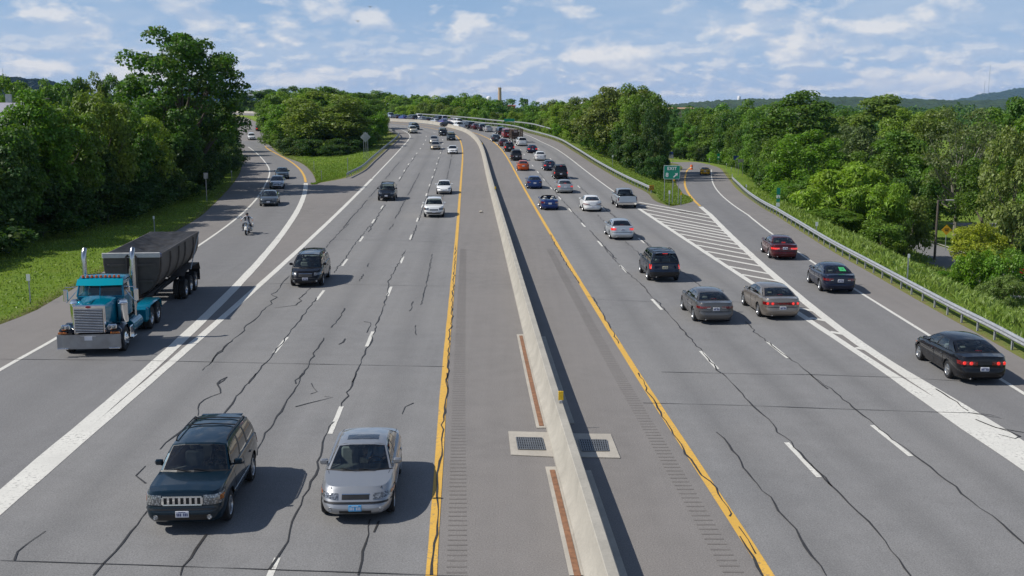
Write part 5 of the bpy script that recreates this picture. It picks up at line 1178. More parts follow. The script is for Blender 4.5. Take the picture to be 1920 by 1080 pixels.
    b.tube([c0[0],c0[1],c0[2]], .03, 6); b.plate([(-.93,-2.2,2.1),(.93,-2.2,2.1),(.90,-2.2,2.66),(-.90,-2.2,2.66)], (0,-1,0), .04); B('cab_frame', b, M_TEAL)
    for (p, q) in ((0,1),(1,2)): b = MB(); b.add([c0[p],c0[q],c1[q],c1[p]], [(0,1,2,3)]); B('windshield', b, M_GLASS)
    for (p, q) in ((2,3),(4,0)): b = MB(); b.add([c0[p],c0[q],c1[q],c1[p]], [(0,1,2,3)]); B('side_window', b, M_GLASS)
    b = MB(); P = []
    for y, z, w in ((-1.0,2.62,.90),(-1.02,2.80,.92),(-1.15,2.88,.93),(-1.6,2.93,.95),(-2.1,2.90,.95),(-2.24,2.80,.94),(-2.24,2.62,.93)): P.append([(-w,y,z-.12 if z > 2.7 else z),(-w*.95,y,z-.02 if z > 2.7 else z),(-w*.5,y,z),(0,y,z+.02 if z > 2.7 else z),(w*.5,y,z),(w*.95,y,z-.02 if z > 2.7 else z),(w,y,z-.12 if z > 2.7 else z)])
    b.grid(P, flip=True); b.box((0,-1.6,2.68),(1.86,1.2,.14)); B('roof', b, M_TEAL)
    b = MB(); b.add([(-.94,-.84,2.60),(0,-.70,2.60),(.94,-.84,2.60),(.92,-1.04,2.84),(0,-.98,2.86),(-.92,-1.04,2.84)], [(0,1,4,5),(1,2,3,4)]); b.add([(-.94,-.85,2.595),(0,-.71,2.595),(.94,-.85,2.595),(.94,-1.0,2.61),(-.94,-1.0,2.61)], [(4,3,2,1,0)]); B('sun_visor', b, paint('truck_visor', (.0,.30,.38), .1, .2), s=10)
    b = MB(); b.box((0,-1.5,2.05),(1.7,1.1,.06)); b.box((0,-2.0,2.3),(1.5,.12,.6), b=.05); b.box((.42,-1.75,2.2),(.5,.5,.3), b=.05); B('cabin', b, M_INT)
    for k in range(9):
        b = MB(); b.lathe([(.0,.10),(.05,.085),(.062,.0)], 10, 'z', c=(-.72+.18*k,-1.16,2.885)); B('roof_light', b, solid('amber_roof_lamp', (.45,.10,.02), .3))
    # chassis and wheels
    b = MB(); b.box((0,-3.2,.86),(.86,7.4,.22)); b.box((0,-5.1,1.12),(.9,1.0,.10), b=.03); b.box((0,-5.1,.62),(.5,2.2,.3)); b.box((0,-2.6,1.2),(1.3,.5,.5)); B('chassis', b, DARK)
    def bw(parent, x, y, dual, sg, inner=True):
        b = MB(); w = .15; Rw = .52; b.lathe([(.30,-w),(Rw-.04,-w),(Rw,-w+.04),(Rw,w-.04),(Rw-.04,w),(.30,w)], 26, 'x'); ty = put('wheel', b.mesh('tyre', RUBBER), parent, (sg*x, y, Rw), (0,0,0 if sg > 0 else math.pi))
        b = MB()
        if dual: b.lathe([(.30,w-.01),(.27,w-.02),(.24,w-.13),(.12,w-.14),(.11,w-.02),(.0,w-.01)], 22, 'x')
        else: b.lathe([(.30,w-.01),(.27,w+.0),(.22,w+.02),(.15,w+.07),(.09,w+.09),(0,w+.10)], 22, 'x')
        for k in range(10): an = 2*math.pi*k/10; b.lathe([(.018,0),(.018,.05),(0,.055)], 6, 'x', c=(w-.14 if dual else w+.03, .19*math.cos(an), .19*math.sin(an)))
        put('rim', b.mesh('rim', CHROME), ty)
    for sg in (1,-1):
        bw(root, 1.02, 0, False, sg)
        for y in (-4.5,-5.8): bw(root, 1.06, y, True, sg); bw(root, .74, y, True, sg)
    # ---------------- trailer
    T0 = thing('dump_trailer', 'dark brown half-round dump trailer with a black tarp, behind the teal lorry', 'trailer', root.location, a)
    B = lambda n, b, m, p=T0, s=35: b.build(n, m, p, smooth=s)
    yf, yb = -6.3, -16.0; zt = 3.12; hw = 1.26; prof = [(-hw,zt),(-hw,2.75)] + [(-hw*math.cos(R(k)), 2.70-1.48*math.sin(R(k))) for k in range(9,180,9)] + [(hw,2.75),(hw,zt)]
    b = MB(); Y = [yf, yf-.05, -7, -8, -10, -12, -14, yb]; zk = lambda y: (y-yf)/(yb-yf)*.0
    P = [[(x, y + (.0 if z > 2 else -.0), z) for x, z in prof] for y in Y]; b.grid(P, flip=False)
    b.add(P[0], [tuple(range(len(prof)))[::-1]]); b.add(P[-1], [tuple(range(len(prof)))]); B('dump_body', b, M_TUB)
    b = MB(); b.box((0,yf+.03,zt-.0),(2.62,.10,.24), b=.02); B('front_rail', b, M_RAIL)
    for q in (-.16,.16): b = MB(); b.prism([(q-.12,0),(q+.12,0),(q,.12)], 0, .01, T=Matrix.Translation((0,yf+.085,zt-.07)) @ Euler((math.pi/2,0,0)).to_matrix().to_4x4()); B('emblem', b, BLACK)
    for sg in (1,-1):
        b = MB(); b.box((sg*(hw+.01),(yf+yb)/2,zt-.04),(.10,yf-yb,.12), b=.02); B('side_rail', b, M_TUB)
        for y in (-6.5,-8.6,-10.6,-12.2,-14.4): b = MB(); b.tube([(sg*(hw+.02),y,zt-.1),(sg*(hw+.03),y,2.7)] + [(sg*(hw*math.cos(R(k))+.02), y, 2.70-1.50*math.sin(R(k))) for k in (15,30,45,60)], .055, 6); B('rib', b, M_TUB)
        b = MB(); b.tube([(sg*(hw+.05),-15.9,zt),(sg*(hw+.08),-13.0,1.45)], .028, 6); B('tarp_arm', b, GALV)
        b = MB(); P = [[(sg*x, y, z) for x in (.55,.9,1.27,1.30)] for y, z in ((-11.6,1.30),(-11.9,1.46),(-13.5,1.50),(-15.6,1.46),(-15.9,1.05))]; b.grid(P, flip=(sg > 0)); B('fender', b, M_TUB)
        b = MB(); b.box((sg*.95,-15.95,.75),(.60,.03,.62)); B('mud_flap', b, BLACK)
        b = MB(); b.box((sg*1.29,yf-.1,zt-.02),(.08,.12,.16)); B('clearance_light', b, M_SIGNB)
    # bracing on the front wall
    b = MB(); b.box((-.22,yf+.10,2.2),(.10,.12,1.7)); b.box((.22,yf+.10,2.2),(.10,.12,1.7)); b.box((0,yf+.07,2.66),(2.2,.06,.10)); b.box((0,yf+.07,1.9),(1.9,.06,.10)); B('front_brace', b, M_TUB); b = MB(); b.lathe([(.11,1.3),(.11,2.5),(.085,2.5),(.085,2.62),(0,2.62)], 14, c=(0,yf+.16,0)); B('hoist', b, solid('hoist_grey', (.20,.20,.20), .4, .5))
    # sagging tarp
    b = MB(); P = []
    for y in lin(yf-.05, yb+.1, 70):
        r_ = []
        for x in lin(-hw+.02, hw-.02, 21):
            k = (x/hw)**2; s = math.sin(math.pi*min(1, max(0, (y-yb)/(yf-yb)))); r_.append((x, y, zt+.03 - .40*(1-k)*s + .07*math.sin(y*2.6+x*2.3)*(1-k)*s + .06*abs(math.sin(y*3.1-x*4.0+math.sin(x*3)))*(1-k)*s + .04*math.sin(y*7.0+x*6.0+2*math.sin(y))*(1-k)*s + random.uniform(-.01,.01)*(1-k)))
        P.append(r_)
    b.grid(P, flip=False); B('tarp', b, M_TARP, s=180)
    b = MB()
    for sg in (1,-1): b.box((sg*.42,-10.4,1.0),(.14,10.6,.26))
    for y in (-5.2,-8.6,-12,-15.5): b.box((0,y,1.0),(.9,.16,.2))
    for sg in (1,-1): b.tube([(sg*.55,-8.2,.95),(sg*.5,-11.4,1.1)], .05, 6)
    B('chassis', b, DARK)
    for sg in (1,-1):
        for y in (-12.3,-13.6,-14.9): bw(T0, 1.08, y, True, sg); bw(T0, .76, y, True, sg)
truck()
# ------------------------------------------------------------------ brown stake truck in the right-hand queue
def stake_truck():
    pos, hd_ = place(970, 266, 'm', RROAD, True, 6.6); root = thing('stake_truck', 'brown stake-sided truck in the queue beside the white SUV', 'truck', pos[:3], hd_); M = solid('stake_wood', (.085,.055,.04), .8, var=.3)
    b = MB(); b.box((0,-.9,1.0),(2.35,4.7,.14)); b.build('bed', M, root)
    b = MB()
    for sg in (1,-1):
        for y in lin(-3.2,1.4,6): b.box((sg*1.15,y,1.85),(.06,.10,1.65))
        for z in (1.3,1.7,2.1,2.5): b.box((sg*1.12,-.9,z),(.04,4.6,.20))
    b.build('side_stakes', M, root); b = MB()
    for x in lin(-1.05,1.05,5): b.box((x,-3.26,1.85),(.10,.06,1.65))
    for z in (1.3,1.7,2.1,2.5): b.box((0,-3.22,z),(2.2,.04,.20))
    b.build('rear_stakes', M, root); b = MB(); b.box((-.35,-3.30,2.2),(.7,.03,.4)); b.build('board', solid('pale_board', (.45,.36,.33), .7), root)
    b = MB(); b.box((0,2.3,1.45),(1.95,1.6,1.3), b=.2); b.box((0,2.2,2.15),(1.75,1.1,.5), b=.2); b.build('cab', solid('cab_brown', (.10,.05,.04), .4), root); b = MB(); b.box((0,-.3,.75),(.9,6,.3)); b.build('chassis', DARK, root)
    ty, ri = wheel_meshes(.42, 2, 'disc')
    for y in (-2.2,2.2):
        for sg in (1,-1): wo = put('wheel', ty, root, (sg*.98,y,.42), (0,0,0 if sg > 0 else math.pi)); put('rim', ri, wo)
    for sg in (1,-1): b = MB(); b.box((sg*.9,-3.28,.86),(.2,.04,.14)); b.build('taillight', M_TAIL, root)
stake_truck()
# ------------------------------------------------------------------ people: one skinned body each
M_SKIN = solid('skin', (.42,.24,.17), .5); M_JEANS = solid('dark_jeans', (.020,.024,.04), .8); M_SHIRTW = solid('white_shirt', (.62,.62,.64), .8); M_SHIRTB = solid('blue_shirt', (.16,.30,.48), .8); M_VEST = solid('dark_vest', (.02,.02,.022), .6); M_BOOT = solid('boot', (.015,.013,.012), .6)
def person(name, label, mw, J, mats, rule, extra=None):
    """J: joint -> (x,y,z,r); grown with a Skin modifier from the pelvis and baked to one mesh; rule(co) picks the material of a face"""
    names = list(J); E = [('pelvis','belly'),('belly','chest'),('chest','neck'),('neck','head'),('head','crown')]
    for s in 'lr': E += [('chest','sh_'+s),('sh_'+s,'el_'+s),('el_'+s,'wr_'+s),('wr_'+s,'palm_'+s),('pelvis','hip_'+s),('hip_'+s,'kn_'+s),('kn_'+s,'an_'+s),('an_'+s,'toe_'+s)]
    V = [J[n][:3] for n in names]; Ed = [(names.index(a), names.index(b)) for a, b in E if a in J and b in J]; Rr = [J[n][3] for n in names]
    for s in 'lr':   # five fingers curled round the grip
        if 'palm_'+s not in J: continue
        p = Vector(J['palm_'+s][:3]); d = (p - Vector(J['wr_'+s][:3])).normalized(); ac = Vector((1,0,0)); pi = names.index('palm_'+s)
        for k in range(5):
            o = (k-1.5)*.019 if k < 4 else -.045*(1 if s == 'l' else -1); L = (.040,.046,.043,.034,.032)[k]
            a = p + ac*o + d*.02; b2 = a + d*L + Vector((0,0,.01)); c = b2 + d*L*.4 + Vector((0,0,-.03)); n0 = len(V); V += [a, b2, c]; Rr += [.0095,.009,.008]; Ed += [(pi,n0),(n0,n0+1),(n0+1,n0+2)]
    me = bpy.data.meshes.new(name); me.from_pydata([tuple(v) for v in V], Ed, []); o = bpy.data.objects.new(name, me); COL.objects.link(o)
    md = o.modifiers.new('skin', 'SKIN'); 
    for i, sv in enumerate(me.skin_vertices[0].data): sv.radius = (Rr[i], Rr[i]); sv.use_root = (i == names.index('pelvis'))
    md.use_smooth_shade = True; sb = o.modifiers.new('sub', 'SUBSURF'); sb.levels = sb.render_levels = 2
    dg = bpy.context.evaluated_depsgraph_get(); m2 = bpy.data.meshes.new_from_object(o.evaluated_get(dg)); o.modifiers.clear(); o.data = m2; bpy.data.meshes.remove(me)
    for m in mats: m2.materials.append(m)
    for p in m2.polygons: p.material_index = rule(p.center); p.use_smooth = True
    o.matrix_world = mw; tag(o, label, 'person')
    h = Vector(J['head'][:3]); b = MB(); 
    b.lathe([(0,.02),(.018,.012),(.012,-.02),(0,-.03)], 8, 'y', c=(h.x, h.y+.10, h.z-.01)); b.build('nose', M_SKIN, o)
    for s in (-1,1): b = MB(); b.lathe([(0,.012),(.011,.006),(.013,0)], 8, 'y', c=(h.x+s*.032, h.y+.094, h.z+.025)); b.build('eye', BLACK, o); b = MB(); b.box((h.x+s*.083,h.y,h.z),(.02,.04,.06), b=.008); b.build('ear', M_SKIN, o)
    b = MB(); b.box((h.x,h.y+.098,h.z-.055),(.05,.008,.012)); b.build('mouth', solid('lips', (.30,.11,.09), .5), o)
    return o, h
def seated_driver(label, carroot, yc, fl, shirt, hair):
    sx_ = -.37; y0 = yc-1.14; z0 = fl+.26
    J = dict(pelvis=(sx_,y0,z0,.13), belly=(sx_,y0-.06,z0+.2,.125), chest=(sx_,y0-.12,z0+.42,.135), neck=(sx_,y0-.12,z0+.57,.055), head=(sx_,y0-.09,z0+.68,.088), crown=(sx_,y0-.10,z0+.77,.075))
    for s, k in (('l',-1),('r',1)):
        J['sh_'+s]=(sx_+k*.19,y0-.12,z0+.46,.062); J['el_'+s]=(sx_+k*.26,y0+.12,z0+.27,.045); J['wr_'+s]=(sx_+k*.17,y0+.36,z0+.36,.030); J['palm_'+s]=(sx_+k*.15,y0+.44,z0+.38,.032)
        J['hip_'+s]=(sx_+k*.10,y0+.02,z0-.02,.09); J['kn_'+s]=(sx_+k*.13,y0+.44,z0+.08,.065); J['an_'+s]=(sx_+k*.12,y0+.68,z0-.20,.042); J['toe_'+s]=(sx_+k*.12,y0+.82,z0-.20,.034)
    def rule(c): return 0 if c.z > z0+.53 or (c.y > y0+.30 and c.z > z0+.28) else (2 if c.z < z0+.10 else 1)
    dg = bpy.context.view_layer; dg.update(); o, h = person('person', label, carroot.matrix_world.copy(), J, [M_SKIN, shirt, M_JEANS], rule)
    b = MB(); b.lathe([(.094,-.02),(.098,.04),(.085,.085),(.05,.11),(0,.118)], 14, c=(h.x,h.y-.02,h.z)); b.build('hair', hair, o)
def find(label): return next(o for o in bpy.data.objects if o.get('label', '').startswith(label))
HAIRD = solid('dark_hair', (.03,.022,.018), .7); HAIRG = solid('grey_hair', (.30,.29,.28), .7)
seated_driver('person in a blue shirt driving the silver sunroof sedan, both hands on the wheel', find('silver sedan with a sunroof'), 1.02, .35, M_SHIRTB, HAIRG)
seated_driver('person driving the dark teal SUV in the foreground', find('dark teal off-road'), 1.02, .42, M_VEST, HAIRD)
# ------------------------------------------------------------------ motorcycle with its rider
def motorcycle():
    M_W = paint('bike_cream', (.72,.70,.64), .1, .25); x, y = gl(459.6,441); a = hdg(LRAMP, y, False)
    root = thing('motorcycle', 'cream touring motorcycle with chrome trim coming down the on-ramp', 'motorcycle', (x - math.sin(a)*-.0, y+.8, float(zleft(y))), a)
    B = lambda n, b, m, p=root: b.build(n, m, p)
    for yy in (.82,-.80):
        b = MB(); b.lathe([(.24,-.06),(.30,-.065),(.325,-.03),(.33,0),(.325,.03),(.30,.065),(.24,.06)], 22, 'x'); w_ = put('wheel', b.mesh('tyre', RUBBER), root, (0,yy,.33))
        b = MB(); b.lathe([(.245,-.05),(.245,.05),(.22,.05),(.22,-.05),(.245,-.05)], 22, 'x'); 
        for k in range(9): an = 2*math.pi*k/9; b.tube([(0,0,0),(0,.235*math.cos(an),.235*math.sin(an))], .010, 5)
        b.tube([(-.07,0,0),(.07,0,0)], .04, 8); put('rim', b.mesh('rim', CHROME), w_)
        b = MB(); P = []
        for k in range(12):
            an = R((20 if yy > 0 else 0)+ 160*k/11); P.append([(xx, yy+.37*math.cos(an), .33+.37*math.sin(an)-abs(xx)*.35) for xx in (-.095,-.06,0,.06,.095)])
        b.grid(P); B('fender', b, M_W)
    for s in (1,-1):
        b = MB(); b.tube([(s*.10,.82,.33),(s*.10,.60,.80),(s*.10,.50,1.0)], .032, 8); B('fork', b, CHROME)
        b = MB(); b.tube([(s*.03,.46,1.06),(s*.22,.42,1.14),(s*.40,.22,1.08)], .016, 6); B('handlebar', b, CHROME); b = MB(); b.tube([(s*.38,.25,1.085),(s*.47,.12,1.05)], .022, 8); B('grip', b, BLACK)
        b = MB(); b.tube([(s*.36,.28,1.09),(s*.40,.32,1.26)], .008, 5); b.lathe([(0,.03),(.06,.02),(.065,-.01),(0,-.015)], 12, 'y', c=(s*.42,.32,1.30)); B('mirror', b, CHROME)
        b = MB(); b.lathe([(0,.06),(.05,.04),(.055,-.03),(0,-.05)], 12, 'y', c=(s*.24,.58,.86)); B('passing_lamp', b, M_HEAD)
        b = MB(); b.tube([(s*.10,.52,.40),(s*.34,.50,.34),(s*.36,.50,.58),(s*.12,.55,.72)], .018, 6); B('crash_bar', b, CHROME)
        b = MB(); b.tube([(s*.14,.12,.42),(s*.20,.0,.25),(s*.24,-1.15,.28)], [.03,.03,.05], 8); B('exhaust_pipe', b, CHROME)
        b = MB(); b.box((s*.33,-.80,.62),(.18,.52,.34), b=.07); B('saddlebag', b, M_W); b = MB(); b.box((s*.30,.18,.30),(.18,.34,.03), b=.01); B('footboard', b, BLACK)
    b = MB(); b.lathe([(0,.14),(.07,.125),(.10,.08),(.105,.0),(.06,-.10),(0,-.12)], 16, 'y', c=(0,.64,.92)); B('headlight', b, M_HEAD)
    b = MB(); b.lathe([(0,-.34),(.10,-.30),(.16,-.12),(.165,.08),(.11,.26),(0,.33)], 16, 'y', c=(0,.12,.84)); B('fuel_tank', b, M_W)
    b = MB(); b.box((0,.10,.50),(.30,.44,.34), b=.06)
    for s in (1,-1): 
        for k in range(5): b.box((0,.10+s*.14,.56+k*.035),(.30,.16,.014))
    B('engine', b, CHROME); b = MB(); b.box((0,-.35,.74),(.34,.50,.12), b=.05); b.box((0,-.75,.82),(.28,.36,.12), b=.05); B('seat', b, BLACK)
    b = MB(); b.tube([(0,.5,.95),(0,.1,.68),(0,-.6,.62),(0,-.8,.33)], .04, 8); B('frame', b, BLACK)
    J = dict(pelvis=(0,-.30,.90,.14), belly=(0,-.26,1.06,.14), chest=(0,-.18,1.28,.16), neck=(0,-.14,1.44,.06), head=(0,-.10,1.55,.09), crown=(0,-.11,1.65,.075))
    for s, k in (('l',-1),('r',1)):
        J['sh_'+s]=(k*.21,-.17,1.34,.07); J['el_'+s]=(k*.42,-.02,1.14,.05); J['wr_'+s]=(k*.43,.10,1.08,.034); J['palm_'+s]=(k*.425,.17,1.075,.034)
        J['hip_'+s]=(k*.12,-.26,.86,.10); J['kn_'+s]=(k*.31,.14,.78,.075); J['an_'+s]=(k*.30,.14,.38,.05); J['toe_'+s]=(k*.31,.30,.345,.04)
    bpy.context.view_layer.update()
    def rule(c): return 0 if c.z > 1.42 or (abs(c.x) > .36 and c.y > .02 and c.z > 1.0) else (3 if c.z < .42 else (2 if c.z < .97 else 1))
    o, h = person('person', 'person in a white shirt, open dark vest and dark cap helmet riding the motorcycle', root.matrix_world.copy(), J, [M_SKIN, M_SHIRTW, M_JEANS, M_BOOT], rule)
    b = MB(); b.lathe([(.112,-.01),(.118,.04),(.105,.09),(.06,.125),(0,.135)], 16, c=(h.x,h.y-.01,h.z)); b.box((h.x,h.y+.11,h.z+.035),(.15,.07,.015), b=.006); b.build('helmet', BLACK, o)
    b = MB(); b.box((h.x,h.y+.10,h.z+.022),(.14,.02,.035), b=.008); b.build('sunglasses', BLACK, o)
    for k in (-1,1): b = MB(); b.add([(k*.06,.0,1.40),(k*.20,-.02,1.38),(k*.20,-.04,1.02),(k*.10,-.01,1.0)], [(0,1,2,3) if k > 0 else (3,2,1,0)]); b.v = [(p[0], p[1]+.03, p[2]) for p in b.v]; b.build('vest', M_VEST, o)
motorcycle()
# ------------------------------------------------------------------ foliage
def leaf_mat(name, hue=.0, trans=.40, rough=.5, spec=.35, br=(.55,1.5), yellow=(.16,.17,.02)):
    m, t, b = newmat(name); oi = t.new('ShaderNodeObjectInfo'); g = t.new('ShaderNodeNewGeometry')
    rnd = g.outputs['Random Per Island']; nz = t.noise(g.outputs['Position'], .55, 3, .6)
    f = t.maprange(rnd, 0, 1, *br); c = t.new('ShaderNodeVectorMath', operation='SCALE'); t.l.new(oi.outputs['Color'], c.inputs[0]); t.l.new(f, c.inputs['Scale'])
    c2 = t.mix(t.maprange(nz, .48, .72, 0, .45), c.outputs[0], yellow); sat = t.math('MULTIPLY', t.maprange(rnd, .86, 1.0), .5); c3 = t.mix(sat, c2, (.22,.26,.10))
    t.l.new(c3, b.inputs['Base Color']); b.inputs['Roughness'].default_value = rough; b.inputs['Specular IOR Level'].default_value = spec
    tr = t.new('ShaderNodeBsdfTranslucent'); lt = t.mix(1.0, c3, (1.25,1.35,.55), 'MULTIPLY'); t.l.new(lt, tr.inputs[0])
    mx = t.new('ShaderNodeMixShader'); mx.inputs[0].default_value = trans; t.l.new(b.outputs[0], mx.inputs[1]); t.l.new(tr.outputs[0], mx.inputs[2]); t.l.new(mx.outputs[0], t.n['Material Output'].inputs[0]); return m
M_LEAF = leaf_mat('foliage'); M_BLADE = leaf_mat('grass_blades', trans=.35, br=(.6,1.4), yellow=(.20,.22,.04))
M_BARK = solid('bark', (.085,.070,.055), .9, scale=4, var=.35); M_BARKP = solid('pale_bark', (.22,.20,.17), .9, scale=4, var=.3)
def quads(C_, N, T, s, asp):
    """leaf rhombs: centres, normals, tangents, size, width ratio"""
    B = np.cross(N, T); B /= np.linalg.norm(B, axis=1, keepdims=True) + 1e-9; T = np.cross(B, N)
    s = s[:, None]; bend = N*s*.12
    V = np.stack([C_ - T*s*.5 - bend, C_ + B*s*asp*.5, C_ + T*s*.5 - bend, C_ - B*s*asp*.5], 1); return V.reshape(-1, 3)
def leafmesh(name, V, mat_):
    n = len(V)//4; me = bpy.data.meshes.new(name); me.vertices.add(len(V)); me.vertices.foreach_set('co', V.astype(np.float32).ravel())
    me.loops.add(4*n); me.loops.foreach_set('vertex_index', np.arange(4*n, dtype=np.int32)); me.polygons.add(n); me.polygons.foreach_set('loop_start', np.arange(0, 4*n, 4, dtype=np.int32))
    me.materials.append(mat_); me.update(calc_edges=True); me.validate(); return me
def unit(v): return v/(np.linalg.norm(v, axis=1, keepdims=True)+1e-9)
def crown_leaves(rng, h0, H, Rc, nclump, rc, nleaf, size, shape='round', droop=0.0, asp=.62, fill=.18, lo=.0):
    """crown between h0 and H: leaf clumps spread through an uneven envelope"""
    cz, hz = (h0+H)/2, (H-h0)/2; C_ = []
    tries = 0
    while len(C_) < nclump and tries < 9000:
        tries += 1; d = unit(rng.normal(size=(1,3)))[0]
        if d[2] < -.55 + lo: continue
        k = rng.uniform(.45, 1.0)**.5; zf = d[2]
        if shape == 'round': w = 1.0
        elif shape == 'tall': w = .82 + .18*zf if zf < 0 else 1 - .35*zf
        elif shape == 'dome': w = 1.0 if zf > 0 else 1 + .10*zf
        elif shape == 'vase': w = .55 + .45*(zf+1)/2
        else: w = 1.0
        p = np.array([d[0]*Rc*w*k, d[1]*Rc*w*k, cz + d[2]*hz*k*(1.0)]); p[:2] *= rng.uniform(.85, 1.12)
        p[2] = max(p[2], h0+.2*rc*Rc)
        C_.append(p)
    C_ = np.array(C_); rads = Rc*rc*rng.uniform(.65, 1.35, len(C_)); wts = rads**2/np.sum(rads**2)
    ci = rng.choice(len(C_), nleaf, p=wts); d = unit(rng.normal(size=(nleaf,3))); up = rng.uniform(size=nleaf) < .62; d[:,2] = np.where(up, np.abs(d[:,2]), d[:,2])
    rr = rng.uniform(.62, 1.05, nleaf)**.8; inn = rng.uniform(size=nleaf) < fill; rr = np.where(inn, rr*.55, rr)
    P = C_[ci] + d*(rads[ci]*rr)[:,None]*np.array([1,1,.78])
    N = unit(d*.75 + rng.normal(size=(nleaf,3))*.55 + np.array([0,0,.45])); T = rng.normal(size=(nleaf,3)) + d*.6; T[:,2] -= droop; T = unit(T - N*np.sum(T*N, 1, keepdims=True))
    s = size*rng.uniform(.6, 1.35, nleaf); return quads(P, N, T, s, asp), C_
def trunk_mesh(rng, name, C_, H, h0, r0, m, nl=9, crook=.25):
    b = MB(); top = H*.72; pts_ = [(0,0,-.4)] + [(rng.normal()*crook*k/4, rng.normal()*crook*k/4, top*k/5) for k in range(1,6)]; b.tube(pts_, [r0*1.25] + [r0*(1-.16*k) for k in range(1,6)], 8)
    idx = rng.choice(len(C_), min(nl, len(C_)), replace=False)
    for i in idx:
        e = C_[i]; zs = np.clip(e[2]*.5, H*.12, top*.9); k = zs/top*5; j = int(min(4, k)); p0 = Vector(pts_[j]).lerp(Vector(pts_[j+1]), k-j); p0.z = zs; mid = p0.lerp(Vector(e), .5) + Vector((0,0,-.06*H)); b.tube([p0, mid, Vector(e)], [r0*.42, r0*.26, r0*.07], 6)
    return b.mesh(name, m)
PROTO = {}
def proto(key, seed, H, Rc, h0, nclump, rc, nleaf, size, shape='round', r0=.22, bark=None, nl=8, **k):
    rng = np.random.default_rng(seed); V, C_ = crown_leaves(rng, h0, H, Rc, nclump, rc, nleaf, size, shape, **k)
    PROTO[key] = (leafmesh('crown', V, M_LEAF), trunk_mesh(rng, 'trunk', C_, H, h0, r0, bark or M_BARK, nl), H, Rc)
for i in range(3): proto('round%d' % i, 20+i, 11, 4.6, .8, 56, .27, 11500, .36, 'dome')
for i in range(2): proto('tall%d' % i, 30+i, 14, 4.2, 1.0, 60, .27, 11500, .38, 'tall')
proto('big', 41, 19, 6.6, 1.6, 108, .19, 21000, .42, 'dome', r0=.5, nl=26, fill=.14)
for i in range(2): proto('bush%d' % i, 50+i, 4.5, 3.4, .0, 40, .28, 7000, .30, 'dome', r0=.10, lo=-.4)
for i in range(2): proto('sumac%d' % i, 60+i, 6.5, 4.2, .2, 60, .24, 8500, .55, 'dome', r0=.10, asp=.26, droop=.9, lo=-.4)
proto('sparse', 71, 14, 5.0, 3.0, 64, .20, 6200, .30, 'vase', r0=.24, bark=M_BARKP, nl=40, fill=.1)
for i in range(3): proto('far%d' % i, 80+i, 12, 4.6, .5, 40, .30, 3200, .62, ('dome','tall','round')[i])
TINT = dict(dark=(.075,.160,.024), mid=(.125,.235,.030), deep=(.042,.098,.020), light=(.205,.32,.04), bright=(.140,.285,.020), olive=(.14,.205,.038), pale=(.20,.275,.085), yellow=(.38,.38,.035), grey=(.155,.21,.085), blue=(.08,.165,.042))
def tree(label, key, u, y, vtop, wpx, tint, name='tree', cat='tree', group=None, x=None, squash=1.0):
    cm, tm, H, Rc = PROTO[key]
    if x is None: x = at_depth(u, 300, y)[0]
    z = zf1(x, y); h = at_depth(u, vtop, y)[2] - z; sz = h/H*1.02; sx_ = (wpx/2*y/2000)/Rc*1.02
    t_ = thing(name, label, cat, (x, y, z), random.uniform(0, 6.28), group)
    c = put('crown' if cat != 'shrub' else 'foliage', cm, t_, scale=(sx_, sx_*random.uniform(.9,1.1), sz)); tr = put('trunk' if cat != 'shrub' else 'stem', tm, t_, scale=(min(sx_, sz), min(sx_, sz), sz))
    q = random.uniform(.85, 1.15); c.color = tuple(k*q*random.uniform(.92,1.08) for k in TINT[tint]) + (1,); return t_
def batch(L, group, default_label, **kw):
    for a in L:
        lab = a[6] if len(a) > 6 else default_label; tree(lab, *a[:6], group=group, **kw)
# left wood along the on-ramp: its edge in plan
EDGE = Curve(pts(gl, [(-60,490),(0,470),(130,437),(250,408),(335,378),(392,350),(425,322),(440,300),(443,285)]))
def keep_left(L, over): 
    out = []
    for a in L:
        a = list(a); y = a[2]; xm = float(EDGE(y)) + over; half = a[4]/2*y/2000; x = at_depth(a[1], 300, y)[0]
        if x + half > xm: a[1] = 960 + (xm-half)/y*2000*1.0
        out.append(tuple(a))
    return out
tree('tallest tree of the scene, broad dark crown with sky gaps, left of the on-ramp', 'big', 345, 124, 64, 212, 'dark')
G1 = 'trees of the dark wood left of the on-ramp'
batch(keep_left([('round0',30,76,262,150,'blue'),('round1',112,78,222,150,'dark'),('tall0',205,84,180,150,'mid'),('round2',290,94,186,140,'olive'),('round0',372,104,214,120,'light','pale leafed tree in front of the tallest tree, left of the on-ramp'),('round1',424,116,245,95,'dark'),('tall1',-60,84,232,150,'dark'),('round2',160,88,208,140,'mid'),('round0',250,100,200,130,'dark'),
       ('tall0',395,132,185,110,'deep'),('tall1',430,140,215,80,'deep'),('round1',330,116,190,140,'dark'),('round2',445,156,225,60,'dark'),('tall0',300,130,178,110,'dark'),('round1',60,96,238,140,'dark'),('round0',440,176,230,60,'deep'),('tall1',425,200,215,80,'dark'),('round2',405,215,205,90,'dark'),('tall0',-30,100,240,140,'mid')], .9), G1, 'leafy tree of the dark wood left of the on-ramp')
G1b = 'undergrowth at the edge of the left wood'
